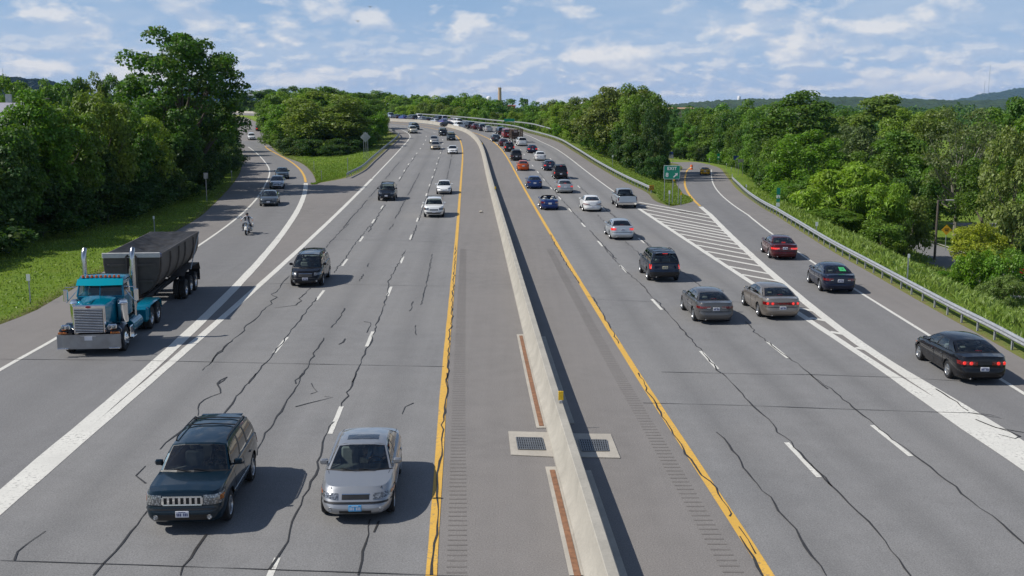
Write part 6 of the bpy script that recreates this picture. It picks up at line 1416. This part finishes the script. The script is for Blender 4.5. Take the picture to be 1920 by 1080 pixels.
batch(keep_left([('bush0',20,72,370,170,'deep'),('bush1',110,76,352,170,'deep'),('bush0',190,82,335,160,'deep'),('bush1',265,90,318,140,'deep'),('bush0',325,99,300,120,'deep'),('bush1',375,109,285,105,'deep'),('bush0',412,120,272,80,'dark'),('bush1',432,134,262,62,'dark'),('bush0',441,150,258,50,'mid'),('bush1',-50,74,380,170,'deep'),('bush0',446,170,250,40,'mid'),
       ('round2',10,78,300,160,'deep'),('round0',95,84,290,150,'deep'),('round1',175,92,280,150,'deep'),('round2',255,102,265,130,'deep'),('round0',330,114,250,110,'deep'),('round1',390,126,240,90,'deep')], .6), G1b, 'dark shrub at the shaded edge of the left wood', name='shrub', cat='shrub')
batch([('far0',22,215,150,66,'mid'),('far1',60,240,163,60,'dark'),('far2',95,235,160,60,'mid'),('far0',128,250,158,50,'dark'),('far1',152,245,146,50,'dark'),('far2',185,250,147,56,'olive'),('far0',222,250,147,60,'dark'),('far1',-20,220,155,70,'dark'),('far2',255,240,150,60,'dark'),('far0',40,260,160,60,'dark'),('far1',110,270,158,60,'mid')], 'trees behind the house at the left edge', 'tree of the row behind the left wood, against the sky')
for k, y in enumerate(np.arange(66, 172, 5.2)):
    x_ = float(EDGE(y)) - 1.3 + random.uniform(-.7, .8); px = 960 + x_/y*2000; hh = random.uniform(2.4, 4.2); v_ = 540 - FPX*math.tan(math.atan((zf1(x_, y)+hh-CAMH)/y) + PITCH)
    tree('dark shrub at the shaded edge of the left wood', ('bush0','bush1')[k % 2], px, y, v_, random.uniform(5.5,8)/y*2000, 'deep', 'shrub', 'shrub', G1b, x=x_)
# wood in the wedge between on-ramp and main road
batch([('round1',612,205,178,150,'olive','broad brownish green tree in front of the middle wood'),('round0',545,224,192,85,'mid'),('round2',575,220,190,80,'mid'),('tall0',665,220,186,80,'dark'),('round1',690,232,192,60,'mid'),('tall1',520,246,180,70,'mid'),('round0',558,260,170,90,'light'),('tall0',620,260,166,100,'mid'),('round2',680,264,178,80,'dark'),('round1',655,246,180,80,'mid'),('round2',505,264,190,50,'mid'),('tall1',590,276,168,90,'mid')], 'trees of the middle wood', 'leafy tree of the middle wood between on-ramp and main road')
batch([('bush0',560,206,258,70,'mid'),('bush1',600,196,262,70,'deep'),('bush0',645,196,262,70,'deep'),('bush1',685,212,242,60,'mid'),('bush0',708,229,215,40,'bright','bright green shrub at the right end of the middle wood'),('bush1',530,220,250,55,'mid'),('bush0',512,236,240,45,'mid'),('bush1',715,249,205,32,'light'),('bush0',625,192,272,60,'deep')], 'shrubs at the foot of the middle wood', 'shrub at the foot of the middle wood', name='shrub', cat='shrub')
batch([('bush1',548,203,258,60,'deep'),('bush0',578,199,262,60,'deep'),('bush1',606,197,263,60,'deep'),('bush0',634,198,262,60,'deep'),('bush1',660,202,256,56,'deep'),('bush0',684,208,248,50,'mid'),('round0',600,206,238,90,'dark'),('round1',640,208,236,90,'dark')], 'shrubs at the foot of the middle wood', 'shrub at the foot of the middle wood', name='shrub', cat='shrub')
# trees beyond the far bend
L = []
for k, u in enumerate(range(436, 905, 19)):
    top = np.interp(u, [436,480,520,560,600,700,760,830,870,910], [185,170,166,170,175,172,178,184,182,186]); y = np.interp(u, [436,700,720,800,905], [470,480,440,400,350])
    L.append((('far0','far1','far2')[k % 3], u, y + random.uniform(-15,25), top + random.uniform(-5,5), random.uniform(42,58), random.choice(['mid','mid','blue','light','dark'])))
batch(L, 'tall trees beyond the far bend', 'tree of the long row beyond the far bend')
L = []
for k, u in enumerate(range(728, 1035, 17)):
    y = np.interp(u, [728,790,860,900,940,990,1035], [388,355,325,308,294,276,262]); top = np.interp(u, [728,790,860,900,940,990,1035], [198,196,202,206,214,213,226]); L.append((('bush0','bush1')[k % 2], u, y + random.uniform(0,6), top + random.uniform(-3,4), random.uniform(28,44), random.choice(['light','bright','mid','olive'])))
batch(L, 'bushes behind the guardrail of the far bend', 'bush behind the guardrail of the far bend', name='bush', cat='shrub')
batch([('far0',925,330,190,52,'mid'),('far1',968,350,203,50,'dark'),('far2',1000,325,196,55,'mid'),('far0',1035,310,192,55,'olive'),('far1',1060,290,190,55,'mid'),('round0',1005,300,208,50,'mid'),('round1',1040,280,205,60,'light'),('round2',975,310,212,44,'mid'),('far2',890,345,185,50,'light'),('far1',905,352,184,40,'mid')], 'trees right of the brick chimney', 'tree beyond the bend, right of the brick chimney')
# clump in the wedge between main road and exit ramp: its edge in plan
EDGE_R = Curve([(21.5,146),(19.6,156),(17.6,172),(15.8,184),(13.4,200),(10.2,224),(6.0,248),(2.0,262)])
def keep_right(L, curve, over):
    out = []
    for a in L:
        a = list(a); y = a[2]; xm = float(curve(y)) - over; half = a[4]/2*y/2000; x = at_depth(a[1], 300, y)[0]
        if x - half < xm: a[1] = 960 + (xm+half)/y*2000
        out.append(tuple(a))
    return out
batch(keep_right([('round0',1160,192,161,130,'pale','pale topped dome shaped tree behind the EXIT 8 sign'),('round1',1212,172,184,84,'dark'),('tall0',1118,206,182,84,'mid'),('round2',1088,226,187,76,'olive'),('round0',1064,246,193,64,'light'),('round1',1226,164,205,52,'deep'),('round2',1190,194,167,104,'mid'),('tall1',1142,212,174,84,'mid'),('round0',1200,182,174,90,'mid')], EDGE_R, 1.6), 'trees of the dark clump behind the exit sign', 'tree of the dark clump behind the exit sign')
batch(keep_right([('bush0',1228,158,296,44,'deep'),('bush1',1206,162,285,50,'deep'),('bush0',1180,170,272,50,'deep'),('bush1',1150,178,262,50,'deep'),('bush0',1122,192,250,48,'mid'),('bush1',1096,206,244,44,'olive'),('bush0',1072,224,236,40,'light'),('bush1',1052,240,232,36,'bright'),('bush0',1036,252,228,34,'light'),('bush1',1240,164,280,36,'deep'),('round0',1200,170,252,80,'deep'),('round1',1160,180,240,80,'deep'),('round2',1115,200,232,70,'dark')], EDGE_R, .2), 'shrubs at the foot of the clump behind the exit sign', 'shrub at the foot of the clump behind the exit sign', name='shrub', cat='shrub')
# right-hand wood
G2 = 'trees of the wood right of the exit ramp'
batch(keep_right([('round0',1275,310,205,64,'blue'),('round1',1310,300,208,66,'mid'),('far0',1345,330,200,60,'mid'),('round2',1350,285,212,76,'mid'),('round0',1385,262,206,80,'dark'),('far1',1300,340,203,52,'mid'),('far2',1395,300,197,70,'mid'),('round1',1425,225,205,80,'mid'),('tall0',1480,182,178,165,'dark','largest dark round tree of the right wood'),('round2',1395,215,232,60,'dark'),
       ('round0',1545,195,216,110,'olive'),('round1',1500,138,252,130,'bright','bright green maple in front of the right wood'),('round2',1440,160,262,80,'mid'),('tall1',1650,205,184,150,'olive','wide olive topped tree on the skyline of the right wood'),('round0',1605,165,232,110,'grey'),('round1',1700,180,214,110,'light'),('round2',1752,172,212,110,'olive'),('tall0',1690,140,252,120,'mid'),('round0',1625,136,280,120,'mid'),
       ('sparse',1800,128,212,160,'grey','thin grey tree with bare limbs showing, right side'),('round1',1860,160,214,110,'mid'),('tall1',1912,130,192,110,'dark'),('round2',1908,98,255,130,'pale','pale leafed tree cut by the right edge'),('round0',1760,135,290,110,'mid'),('round1',1850,120,300,120,'mid'),('round2',1545,150,290,100,'dark'),('round0',1720,122,330,110,'dark'),('tall0',1960,110,200,130,'mid'),('round1',1460,200,222,90,'dark'),('round2',1590,210,214,90,'dark'),('round0',1560,240,205,90,'mid')], XF, -4.5), G2, 'leafy tree of the wood right of the exit ramp')
batch(keep_right([('sumac0',1590,106,318,170,'light','large sumac shrub with drooping fronds below the right wood'),('sumac1',1640,102,345,120,'light'),('sumac0',1530,116,335,100,'mid'),('sumac1',1478,122,345,90,'mid'),('bush0',1440,126,345,70,'bright'),('bush1',1410,138,335,50,'bright'),('sumac0',1560,100,395,100,'mid'),('bush0',1705,104,380,90,'olive'),('bush0',1660,96,420,90,'mid'),
       ('round2',1848,92,424,112,'yellow','yellow leafed shrub at the right edge, beside the red car'),('bush1',1840,84,470,80,'bright'),('bush0',1905,82,478,90,'mid'),('sumac1',1902,72,520,80,'pale','pale grey green shrub at the right edge below the red car'),('bush1',1918,100,420,70,'dark'),('bush0',1795,84,512,50,'bright'),('bush1',1722,88,492,44,'light'),('bush0',1390,150,322,40,'mid'),('bush1',1425,145,310,60,'dark'),('bush0',1370,172,300,46,'mid'),('bush1',1345,200,285,50,'mid'),('bush0',1310,235,275,60,'mid'),('bush1',1280,262,272,60,'bright')], XF, -3.2), 'shrubs on the slope right of the exit ramp', 'shrub on the slope right of the exit ramp', name='shrub', cat='shrub')
batch([('round0',1262,300,238,50,'dark'),('round1',1292,296,236,56,'mid'),('round2',1322,292,234,56,'dark'),('round0',1350,288,232,56,'mid'),('bush0',1256,291,278,40,'mid'),('bush1',1278,289,276,44,'deep'),('bush0',1302,287,274,44,'mid'),('bush1',1324,285,273,44,'deep'),('bush0',1346,282,271,44,'bright'),('bush1',1366,276,270,44,'mid'),('round1',1368,262,236,60,'dark'),('round2',1385,246,236,60,'mid'),('bush0',1384,256,272,40,'deep'),('bush1',1395,240,275,40,'mid'),('bush0',1400,222,280,40,'deep'),('round0',1405,226,240,60,'dark'),('bush1',1418,205,285,44,'mid'),('round1',1425,196,246,64,'mid'),('bush0',1432,186,290,44,'deep'),('round2',1440,176,262,60,'dark')], 'dense growth round the outside of the exit bend', 'tree of the dense growth round the outside of the exit bend')
# far woods: one mass each
def wood(name, label, spots, size, n, tint, rng):
    Vs = []
    for x, y, z, h, r in spots:
        V, _ = crown_leaves(rng, .0, h, r, 14, .36, n, size, 'dome'); V = V + np.array([x, y, z]); Vs.append(V)
    o = bpy.data.objects.new(name, leafmesh(name, np.concatenate(Vs), M_LEAF)); COL.objects.link(o); o.color = (*TINT[tint], 1); tag(o, kind='stuff'); return o
rng = np.random.default_rng(3); S1 = []; S2 = []
for k in range(240):
    u = rng.uniform(-60, 1980); y = rng.uniform(480, 760); x = (u-960)/2000*y
    if 880 < u < 1040 and y < 640: continue
    z = zf1(x, y) if u > 1100 else 5.0; top = rng.uniform(204, 212) if u > 1000 else rng.uniform(180, 200); h = max(5, at_depth(u, top, y)[2]-z); S1.append((x, y, z, h, rng.uniform(5, 9)))
wood('distant_wood', '', S1, 1.6, 420, 'blue', rng)
for k in range(260):
    u = rng.uniform(-60, 1980); y = rng.uniform(900, 2300); x = (u-960)/2000*y; z = -3.0; top = rng.uniform(202, 210); h = max(8, at_depth(u, top, y)[2]-z); S2.append((x, y, z, h, rng.uniform(10, 22)))
wood('distant_wood', '', S2, 4.5, 300, 'blue', rng)
# ------------------------------------------------------------------ grass and weeds
def blades(name, P, h, wdt, tint, rng, lean=.35):
    n = len(P); d = rng.normal(size=(n,3))*lean; d[:,2] = 1; d = unit(d); s = np.asarray(h)*rng.uniform(.6,1.35,n); side = unit(np.cross(d, rng.normal(size=(n,3)))); base = P; tip = P + d*s[:,None]
    w = (wdt*rng.uniform(.6,1.4,n))[:,None]; mid = P + d*(s*.55)[:,None]; lean2 = rng.normal(size=(n,3))*.12*s[:,None]; lean2[:,2] = -np.abs(lean2[:,2])
    V = np.stack([base, mid + side*w, tip + lean2, mid - side*w], 1).reshape(-1,3); o = bpy.data.objects.new(name, leafmesh(name, V, M_BLADE)); COL.objects.link(o); o.color = (*tint, 1); tag(o, kind='stuff'); return o
def scatter(rng, n, y0, y1, fl, fr, clump=0):
    y = y0 + (y1-y0)*rng.uniform(size=n)**1.3; a, b = np.array([float(fl(k)) for k in y]), np.array([float(fr(k)) for k in y]); x = a + (b-a)*rng.uniform(size=n)
    if clump: g = np.sin(x*.9+y*.3)+np.sin(y*.7-x*.4)+np.sin(x*2.1); keep = rng.uniform(size=n) < .35+.25*(g+1); x, y = x[keep], y[keep]
    return np.stack([x, y, Zf(x, y)-.03], 1)
blades('grass', scatter(rng, 48000, 26, 175, lambda y: float(XA(y))-14, lambda y: float(XA(y))-.05), .13, .04, (.22,.31,.05), rng)
blades('grass', scatter(rng, 26000, 132, 250, lambda y: float(XB(y))+.1, lambda y: float(XC(y))-.6), .17, .05, (.18,.27,.04), rng)
blades('grass', scatter(rng, 22000, 110, 240, lambda y: float(XD(y))+.8, lambda y: float(XE(y))-.1), .17, .05, (.19,.27,.045), rng)
blades('weeds', scatter(rng, 90000, 26, 150, lambda y: float(XF(y))+.9, lambda y: float(XF(y))+17, 1), .44, .034, (.23,.32,.06), rng, .45)
blades('weeds', scatter(rng, 24000, 38, 120, lambda y: float(XF(y))+2.5, lambda y: float(XF(y))+17, 1), .58, .06, (.21,.30,.07), rng, .6)
# ------------------------------------------------------------------ buildings and towers in the distance
def house():
    y = 128.0; x = at_depth(-38, 205, y)[0]; z = zf1(x, y); t_ = thing('house', 'pale house with a grey lilac roof among the trees at the left edge', 'house', (x, y, z), R(12)); zt = at_depth(20, 194, y)[2]-z; ze = zt-2.4
    W1 = solid('house_wall', (.55,.54,.55), .8); W2 = solid('lilac_roof', (.36,.34,.40), .8)
    b = MB(); b.box((0,0,ze/2),(11,7.5,ze)); b.add([(-5.5,-3.75,ze),(-5.5,3.75,ze),(-5.5,0,zt-.1)], [(0,1,2)]); b.add([(5.5,-3.75,ze),(5.5,3.75,ze),(5.5,0,zt-.1)], [(0,2,1)]); b.build('wall', W1, t_, smooth=0)
    b = MB(); b.plate([(-5.9,-4.2,ze-.25),(5.9,-4.2,ze-.25),(5.9,0,zt),(-5.9,0,zt)], (0,-.5,.86), .12); b.plate([(-5.9,0,zt),(5.9,0,zt),(5.9,4.2,ze-.25),(-5.9,4.2,ze-.25)], (0,.5,.86), .12); rf = b.build('roof', W2, t_, smooth=0); b = MB(); b.box((3.2,.3,zt+.4),(.6,.6,1.4)); b.build('chimney', W1, rf)
    for xx in (-3.5,0,3.5):
        for zz in (ze-1.6, ze-4.4): b = MB(); b.box((xx,-3.76,zz),(1.0,.06,1.4)); b.build('window', solid('window_pane', (.03,.035,.04), .1), t_)
house()
y = 1150.; x, _, zt = at_depth(937, 164, y); t_ = thing('factory_chimney', 'tall tan brick chimney on the skyline', 'chimney', (x, y, -3)); b = MB(); H = zt+3; b.lathe([(2.5,0),(2.0,H*.6),(1.65,H-1.6),(1.9,H-1.4),(1.9,H-.6),(1.6,H-.5),(1.6,H),(1.2,H),(1.2,H-2)], 18); b.build('shaft', solid('tan_brick', (.50,.35,.23), .9), t_)
y = 1500.; x, _, zt = at_depth(916.5, 180, y); t_ = thing('water_tower', 'white domed water tower left of the brick chimney', 'water tower', (x, y, -3)); b = MB(); H = zt+3; b.lathe([(0,H),(1.6,H-.3),(2.9,H-1.2),(3.5,H-2.6),(3.5,H-7),(2.0,H-9),(1.0,H-10)], 20); b.build('tank', solid('tower_white', (.75,.75,.75), .5), t_); b = MB(); b.tube([(0,0,0),(0,0,H-9)], 1.0, 10); b.build('stem', solid('tower_white', (.75,.75,.75)), t_)
def block(label, u, vt, vb, w, y, wall, roofc, name='building'):
    x, _, zt = at_depth(u, vt, y); z0 = min(at_depth(u, vb, y)[2], 3); t_ = thing(name, label, 'building', (x, y, z0)); h = zt-z0; d = w*.7; b = MB(); b.box((0,0,h/2-.3),(w,d,h-.6)); b.build('wall', wall, t_, smooth=0)
    b = MB(); b.plate([(-w*.53,-d*.55,h-.7),(w*.53,-d*.55,h-.7),(w*.53,0,h+.0),(-w*.53,0,h+.0)], (0,0,1), .15); b.plate([(-w*.53,0,h),(w*.53,0,h),(w*.53,d*.55,h-.7),(-w*.53,d*.55,h-.7)], (0,0,1), .15); b.build('roof', roofc, t_, smooth=0)
    for k in range(5):
        b = MB(); b.box((w*(-.4+.2*k),-d/2-.03,h*.55),(w*.08,.06,h*.22)); b.build('window', solid('window_pane', (.03,.035,.04), .1), t_)
block('long white building half hidden by trees beyond the far bend', 897, 212, 228, 16, 372, solid('white_wall', (.72,.70,.66), .8), solid('roof_grey', (.3,.3,.31), .8))
block('red brick building with a white gable below the brick chimney', 946, 197, 212, 15, 760, solid('red_brick', (.30,.085,.05), .9), solid('red_roof', (.26,.075,.05), .8))
block('low building with a tan roof left of the right-hand hills', 1266, 202, 214, 17, 560, solid('tan_wall', (.40,.30,.22), .8), solid('tan_roof', (.42,.27,.17), .8))
# ------------------------------------------------------------------ wooded hills with masts
def hill_mat():
    m, t, b = newmat('hill_forest'); g = t.new('ShaderNodeNewGeometry'); v = t.new('ShaderNodeTexVoronoi', inp={'Vector': g.outputs['Position'], 'Scale': .055}); n = t.noise(g.outputs['Position'], .02, 6, .7)
    c = t.ramp(n, [(.3,(.012,.026,.010)),(.5,(.024,.048,.014)),(.7,(.045,.075,.020))]); c = t.mix(t.maprange(v.outputs['Distance'], .2, 12, 0, .6), c, (.012,.03,.01)); t.l.new(c, b.inputs['Base Color']); b.inputs['Roughness'].default_value = .95; return m
M_HILL = hill_mat()
def hill(y, ridge, depth, seed):
    rng = np.random.default_rng(seed); U = np.arange(ridge[0][0], ridge[-1][0]+.1, 1.6); rows = []
    for k in range(15):
        t_ = (k-9)/9 if k <= 9 else (k-9)/5; yy = y + t_*depth*(1 if t_ < 0 else .6); f = (1 - abs(t_)**1.6)
        row = []
        for u in U:
            x = (u-960)/2000*y; zr_ = at_depth(u, interp(ridge, u), y)[2]; zz = -6 + (zr_+6)*max(0, f) + (rng.uniform(-1,1)*y*.0013 + math.sin(u*.21+k)*y*.0004)*(1 if f > .02 else 0); row.append((x*(1+t_*.02)+rng.uniform(-1,1)*y*.0003, yy, zz))
        rows.append(row)
    b = MB(); b.grid(rows, flip=True); tag(b.build('hill', M_HILL, smooth=0), kind='structure')
hill(3300, [(1180,206),(1240,199),(1280,194),(1340,189.5),(1385,187),(1450,186),(1520,183),(1580,183),(1640,186),(1700,187),(1780,190),(1860,188),(1960,191),(2100,200)], 500, 1)
hill(8200, [(1740,196),(1790,187),(1830,176.5),(1860,174),(1890,166),(1905,165),(1940,168),(2000,172),(2100,190)], 900, 2)
hill(2700, [(-220,165),(-120,140),(-30,138),(10,143),(60,147),(100,150),(125,158),(160,172),(200,200)], 400, 3)
hill(6500, [(300,185),(380,168),(420,165),(445,170),(470,180),(520,198)], 700, 4)
t_ = thing('water_tower', 'white cylindrical water tower on the right-hand hill', 'water tower', at_depth(1385.5, 190, 3290)); b = MB(); b.lathe([(5,0),(5,14),(4,15.5),(0,16.5)], 16); b.build('tank', solid('tower_white', (.75,.75,.75), .5), t_)
for u, vb, vt, y, lab in ((1853,176,121,8000,'taller of two thin radio masts on the right-hand hill'), (1845,177,152,8000,'shorter of two thin radio masts on the right-hand hill'), (6,142,128,2650,'thin mast on the hill at the left edge')):
    x, _, z0 = at_depth(u, vb, y); zt = at_depth(u, vt, y)[2]; t_ = thing('radio_mast', lab, 'mast', (x, y, z0-3)); b = MB(); h = zt-z0+3; r = y*.00022
    for k in range(3): an = 2.1*k; b.tube([(r*math.cos(an),r*math.sin(an),0),(r*math.cos(an)*.5,r*math.sin(an)*.5,h)], r*.28, 5)
    for k in range(12): b.tube([(r*.9,0,h*k/12),(-r*.5,r*.7,h*(k+1)/12)], r*.14, 4)
    b.build('lattice', solid('mast_steel', (.42,.45,.50), .6), t_)
# utility pole in the left wood and two birds
y = 118.; x, _, zt = at_depth(74, 176, y); z = zf1(x, y); t_ = thing('utility_pole', 'wooden utility pole with a crossarm in the left wood', 'utility pole', (x, y, z)); b = MB(); b.tube([(0,0,0),(0,0,zt-z)], .14, 8); b.build('pole', M_BARKP, t_); b = MB(); b.box((0,0,zt-z-.5),(2.2,.12,.12)); b.build('crossarm', M_BARKP, t_)
for u, v, lab in ((694,13,'small bird flying high near the top edge'), (671,40,'small bird flying lower, left of the upper bird')):
    x, y, z = at_depth(u, v, 150); o = thing('bird', lab, 'bird', (x, y, z), R(35)); b = MB(); b.lathe([(0,.20),(.035,.14),(.055,.02),(.04,-.12),(.012,-.2),(0,-.26)], 10, 'y'); bd = b.build('body', BLACK, o)
    for s in (1,-1): b = MB(); b.add([(s*.03,.08,.02),(s*.22,.10,.12),(s*.46,-.02,.05),(s*.22,-.06,.10),(s*.03,-.08,.02)], [(0,1,3,4),(1,2,3)]); b.add([(s*.03,.08,.03),(s*.22,.10,.13),(s*.46,-.02,.055),(s*.22,-.06,.11),(s*.03,-.08,.03)], [(4,3,1,0),(3,2,1)]); b.build('wing', BLACK, o)
# red car on the side street
x, y = down(1884,512); car('parked_car', 'red car on the side street half hidden behind the yellow shrub', 'car', 'sedan', (.42,.01,.015), (x, y, zf1(x, y)+.05), R(35), 1, 'front')
# ------------------------------------------------------------------ sky and light
SUN_EL, SUN_AZ_SHADOW = 46.0, 6.0      # shadows fall to the right of the picture, a little away from the camera
w = bpy.data.worlds.new('World'); SC.world = w; w.use_nodes = True
t = NT(w); bg = t.n['Background']
sky = t.new('ShaderNodeTexSky', sky_type='NISHITA'); sky.sun_disc = False; sky.sun_elevation = R(SUN_EL); sky.air_density = 1.0; sky.dust_density = .3; sky.ozone_density = 2.2; sky.altitude = 300
# direction to the sun in plan: towards -x, slightly behind the camera
sx, sy = -math.cos(R(SUN_AZ_SHADOW)), -math.sin(R(SUN_AZ_SHADOW))
sky.sun_rotation = math.atan2(sx, sy)
tc = t.new('ShaderNodeTexCoord'); D = tc.outputs['Generated']
sep = t.new('ShaderNodeSeparateXYZ'); t.l.new(D, sep.inputs[0]); el = sep.outputs[2]
# look a little higher up into the blue near the horizon, then mist and clouds over it
elc = t.math('MAXIMUM', t.math('MULTIPLY_ADD', el, .9, .10), .10); cmb = t.new('ShaderNodeCombineXYZ'); t.l.new(sep.outputs[0], cmb.inputs[0]); t.l.new(sep.outputs[1], cmb.inputs[1]); t.l.new(elc, cmb.inputs[2]); t.l.new(cmb.outputs[0], sky.inputs[0]) if len(sky.inputs) else None
base = t.mix(t.math('MULTIPLY', t.maprange(el, .0, .13, .95, .60), t.maprange(el, .13, .34, 1, 0)), sky.outputs[0], t.ramp(t.maprange(el, 0, .11), [(0,(5.0,6.2,8.0)),(.45,(4.4,5.85,8.0)),(1,(3.2,5.1,7.8))]))
base = t.mix(1.0, base, (1,1,1), 'MULTIPLY')
az = t.math('ARCTAN2', sep.outputs[0], sep.outputs[1])
def cvec(kx, ky, oz):
    c = t.new('ShaderNodeCombineXYZ'); t.l.new(t.math('MULTIPLY', az, kx), c.inputs[0]); t.l.new(t.math('MULTIPLY', t.math('MAXIMUM', el, .0), ky), c.inputs[1]); c.inputs[2].default_value = oz; return c.outputs[0]
def cloudlayer(kx, ky, oz, lo, hi, det=9, rough=.60, dist=.12):
    v = cvec(kx, ky, oz); n1 = t.noise(v, 1.0, det, rough, dist)
    o = t.new('ShaderNodeVectorMath', operation='ADD'); t.l.new(v, o.inputs[0]); o.inputs[1].default_value = (-.16, .34, 0); n2 = t.noise(o.outputs[0], 1.0, det, rough, dist)
    return t.maprange(n1, lo, hi), t.maprange(t.math('SUBTRACT', n1, n2), -.05, .11)
m1, s1 = cloudlayer(15.0, 31.0, 7.3, .50, .60, 9, .55); m2, s2 = cloudlayer(4.5, 34.0, 9.7, .44, .78, 6, .5, .5); m3, s3 = cloudlayer(34.0, 88.0, 5.2, .43, .57, 9, .55)
k = 10.0
c_lit, c_shade = (.86*k,.86*k,.87*k), (.50*k,.60*k,.76*k)
c = t.mix(t.math('MULTIPLY', m2, t.maprange(el, .14, .40, .70, .12)), base, (.56*k,.66*k,.80*k))
c = t.mix(t.math('MULTIPLY', m3, t.maprange(el, .085, .03, .0, .80)), c, t.mix(s3, c_shade, c_lit))
c = t.mix(t.math('MULTIPLY', m1, t.math('MULTIPLY', t.math('MULTIPLY', t.maprange(el, .008, .03, .0, .95), t.maprange(el, .05, .10, 1, .72)), t.maprange(el, .16, .45, 1, .3))), c, t.mix(s1, c_shade, c_lit))
t.l.new(c, bg.inputs[0]); bg.inputs[1].default_value = .095
sd = bpy.data.lights.new('sun', 'SUN'); sd.energy = 4.5; sd.angle = R(.53); sd.color = (1.0, .955, .88)
so = bpy.data.objects.new('sun', sd); COL.objects.link(so)
ce = math.cos(R(SUN_EL)); so.rotation_euler = Vector((sx*ce, sy*ce, math.sin(R(SUN_EL)))).to_track_quat('Z', 'Y').to_euler(); so.location = (-60, -10, 80)
# ------------------------------------------------------------------ the air: one closed box of thin even haze
b = MB(); b.box((0, 4500, 100), (16000, 9800, 230)); hz = bpy.data.objects.new('haze', b.mesh('haze', [])  if False else bpy.data.meshes.new('haze')); hz.data.from_pydata(b.v, [], b.f); COL.objects.link(hz); tag(hz, kind='stuff')
m = bpy.data.materials.new('haze_air'); m.use_nodes = True; tt = NT(m); tt.n.remove(tt.n['Principled BSDF']); pv = tt.new('ShaderNodeVolumePrincipled'); pv.inputs['Color'].default_value = (.28,.52,1.0,1); pv.inputs['Density'].default_value = .000038; pv.inputs['Anisotropy'].default_value = .0
tt.l.new(pv.outputs[0], tt.n['Material Output'].inputs['Volume']); hz.data.materials.append(m)
SC.cycles.volume_bounces = 0; SC.cycles.max_bounces = 8; SC.cycles.transparent_max_bounces = 12; SC.cycles.use_denoising = True; SC.cycles.caustics_reflective = False; SC.cycles.caustics_refractive = False
SC.view_settings.view_transform = 'Standard'; SC.view_settings.look = 'None'; SC.view_settings.gamma = 1; SC.view_settings.exposure = 0; SC.view_settings.use_curve_mapping = False
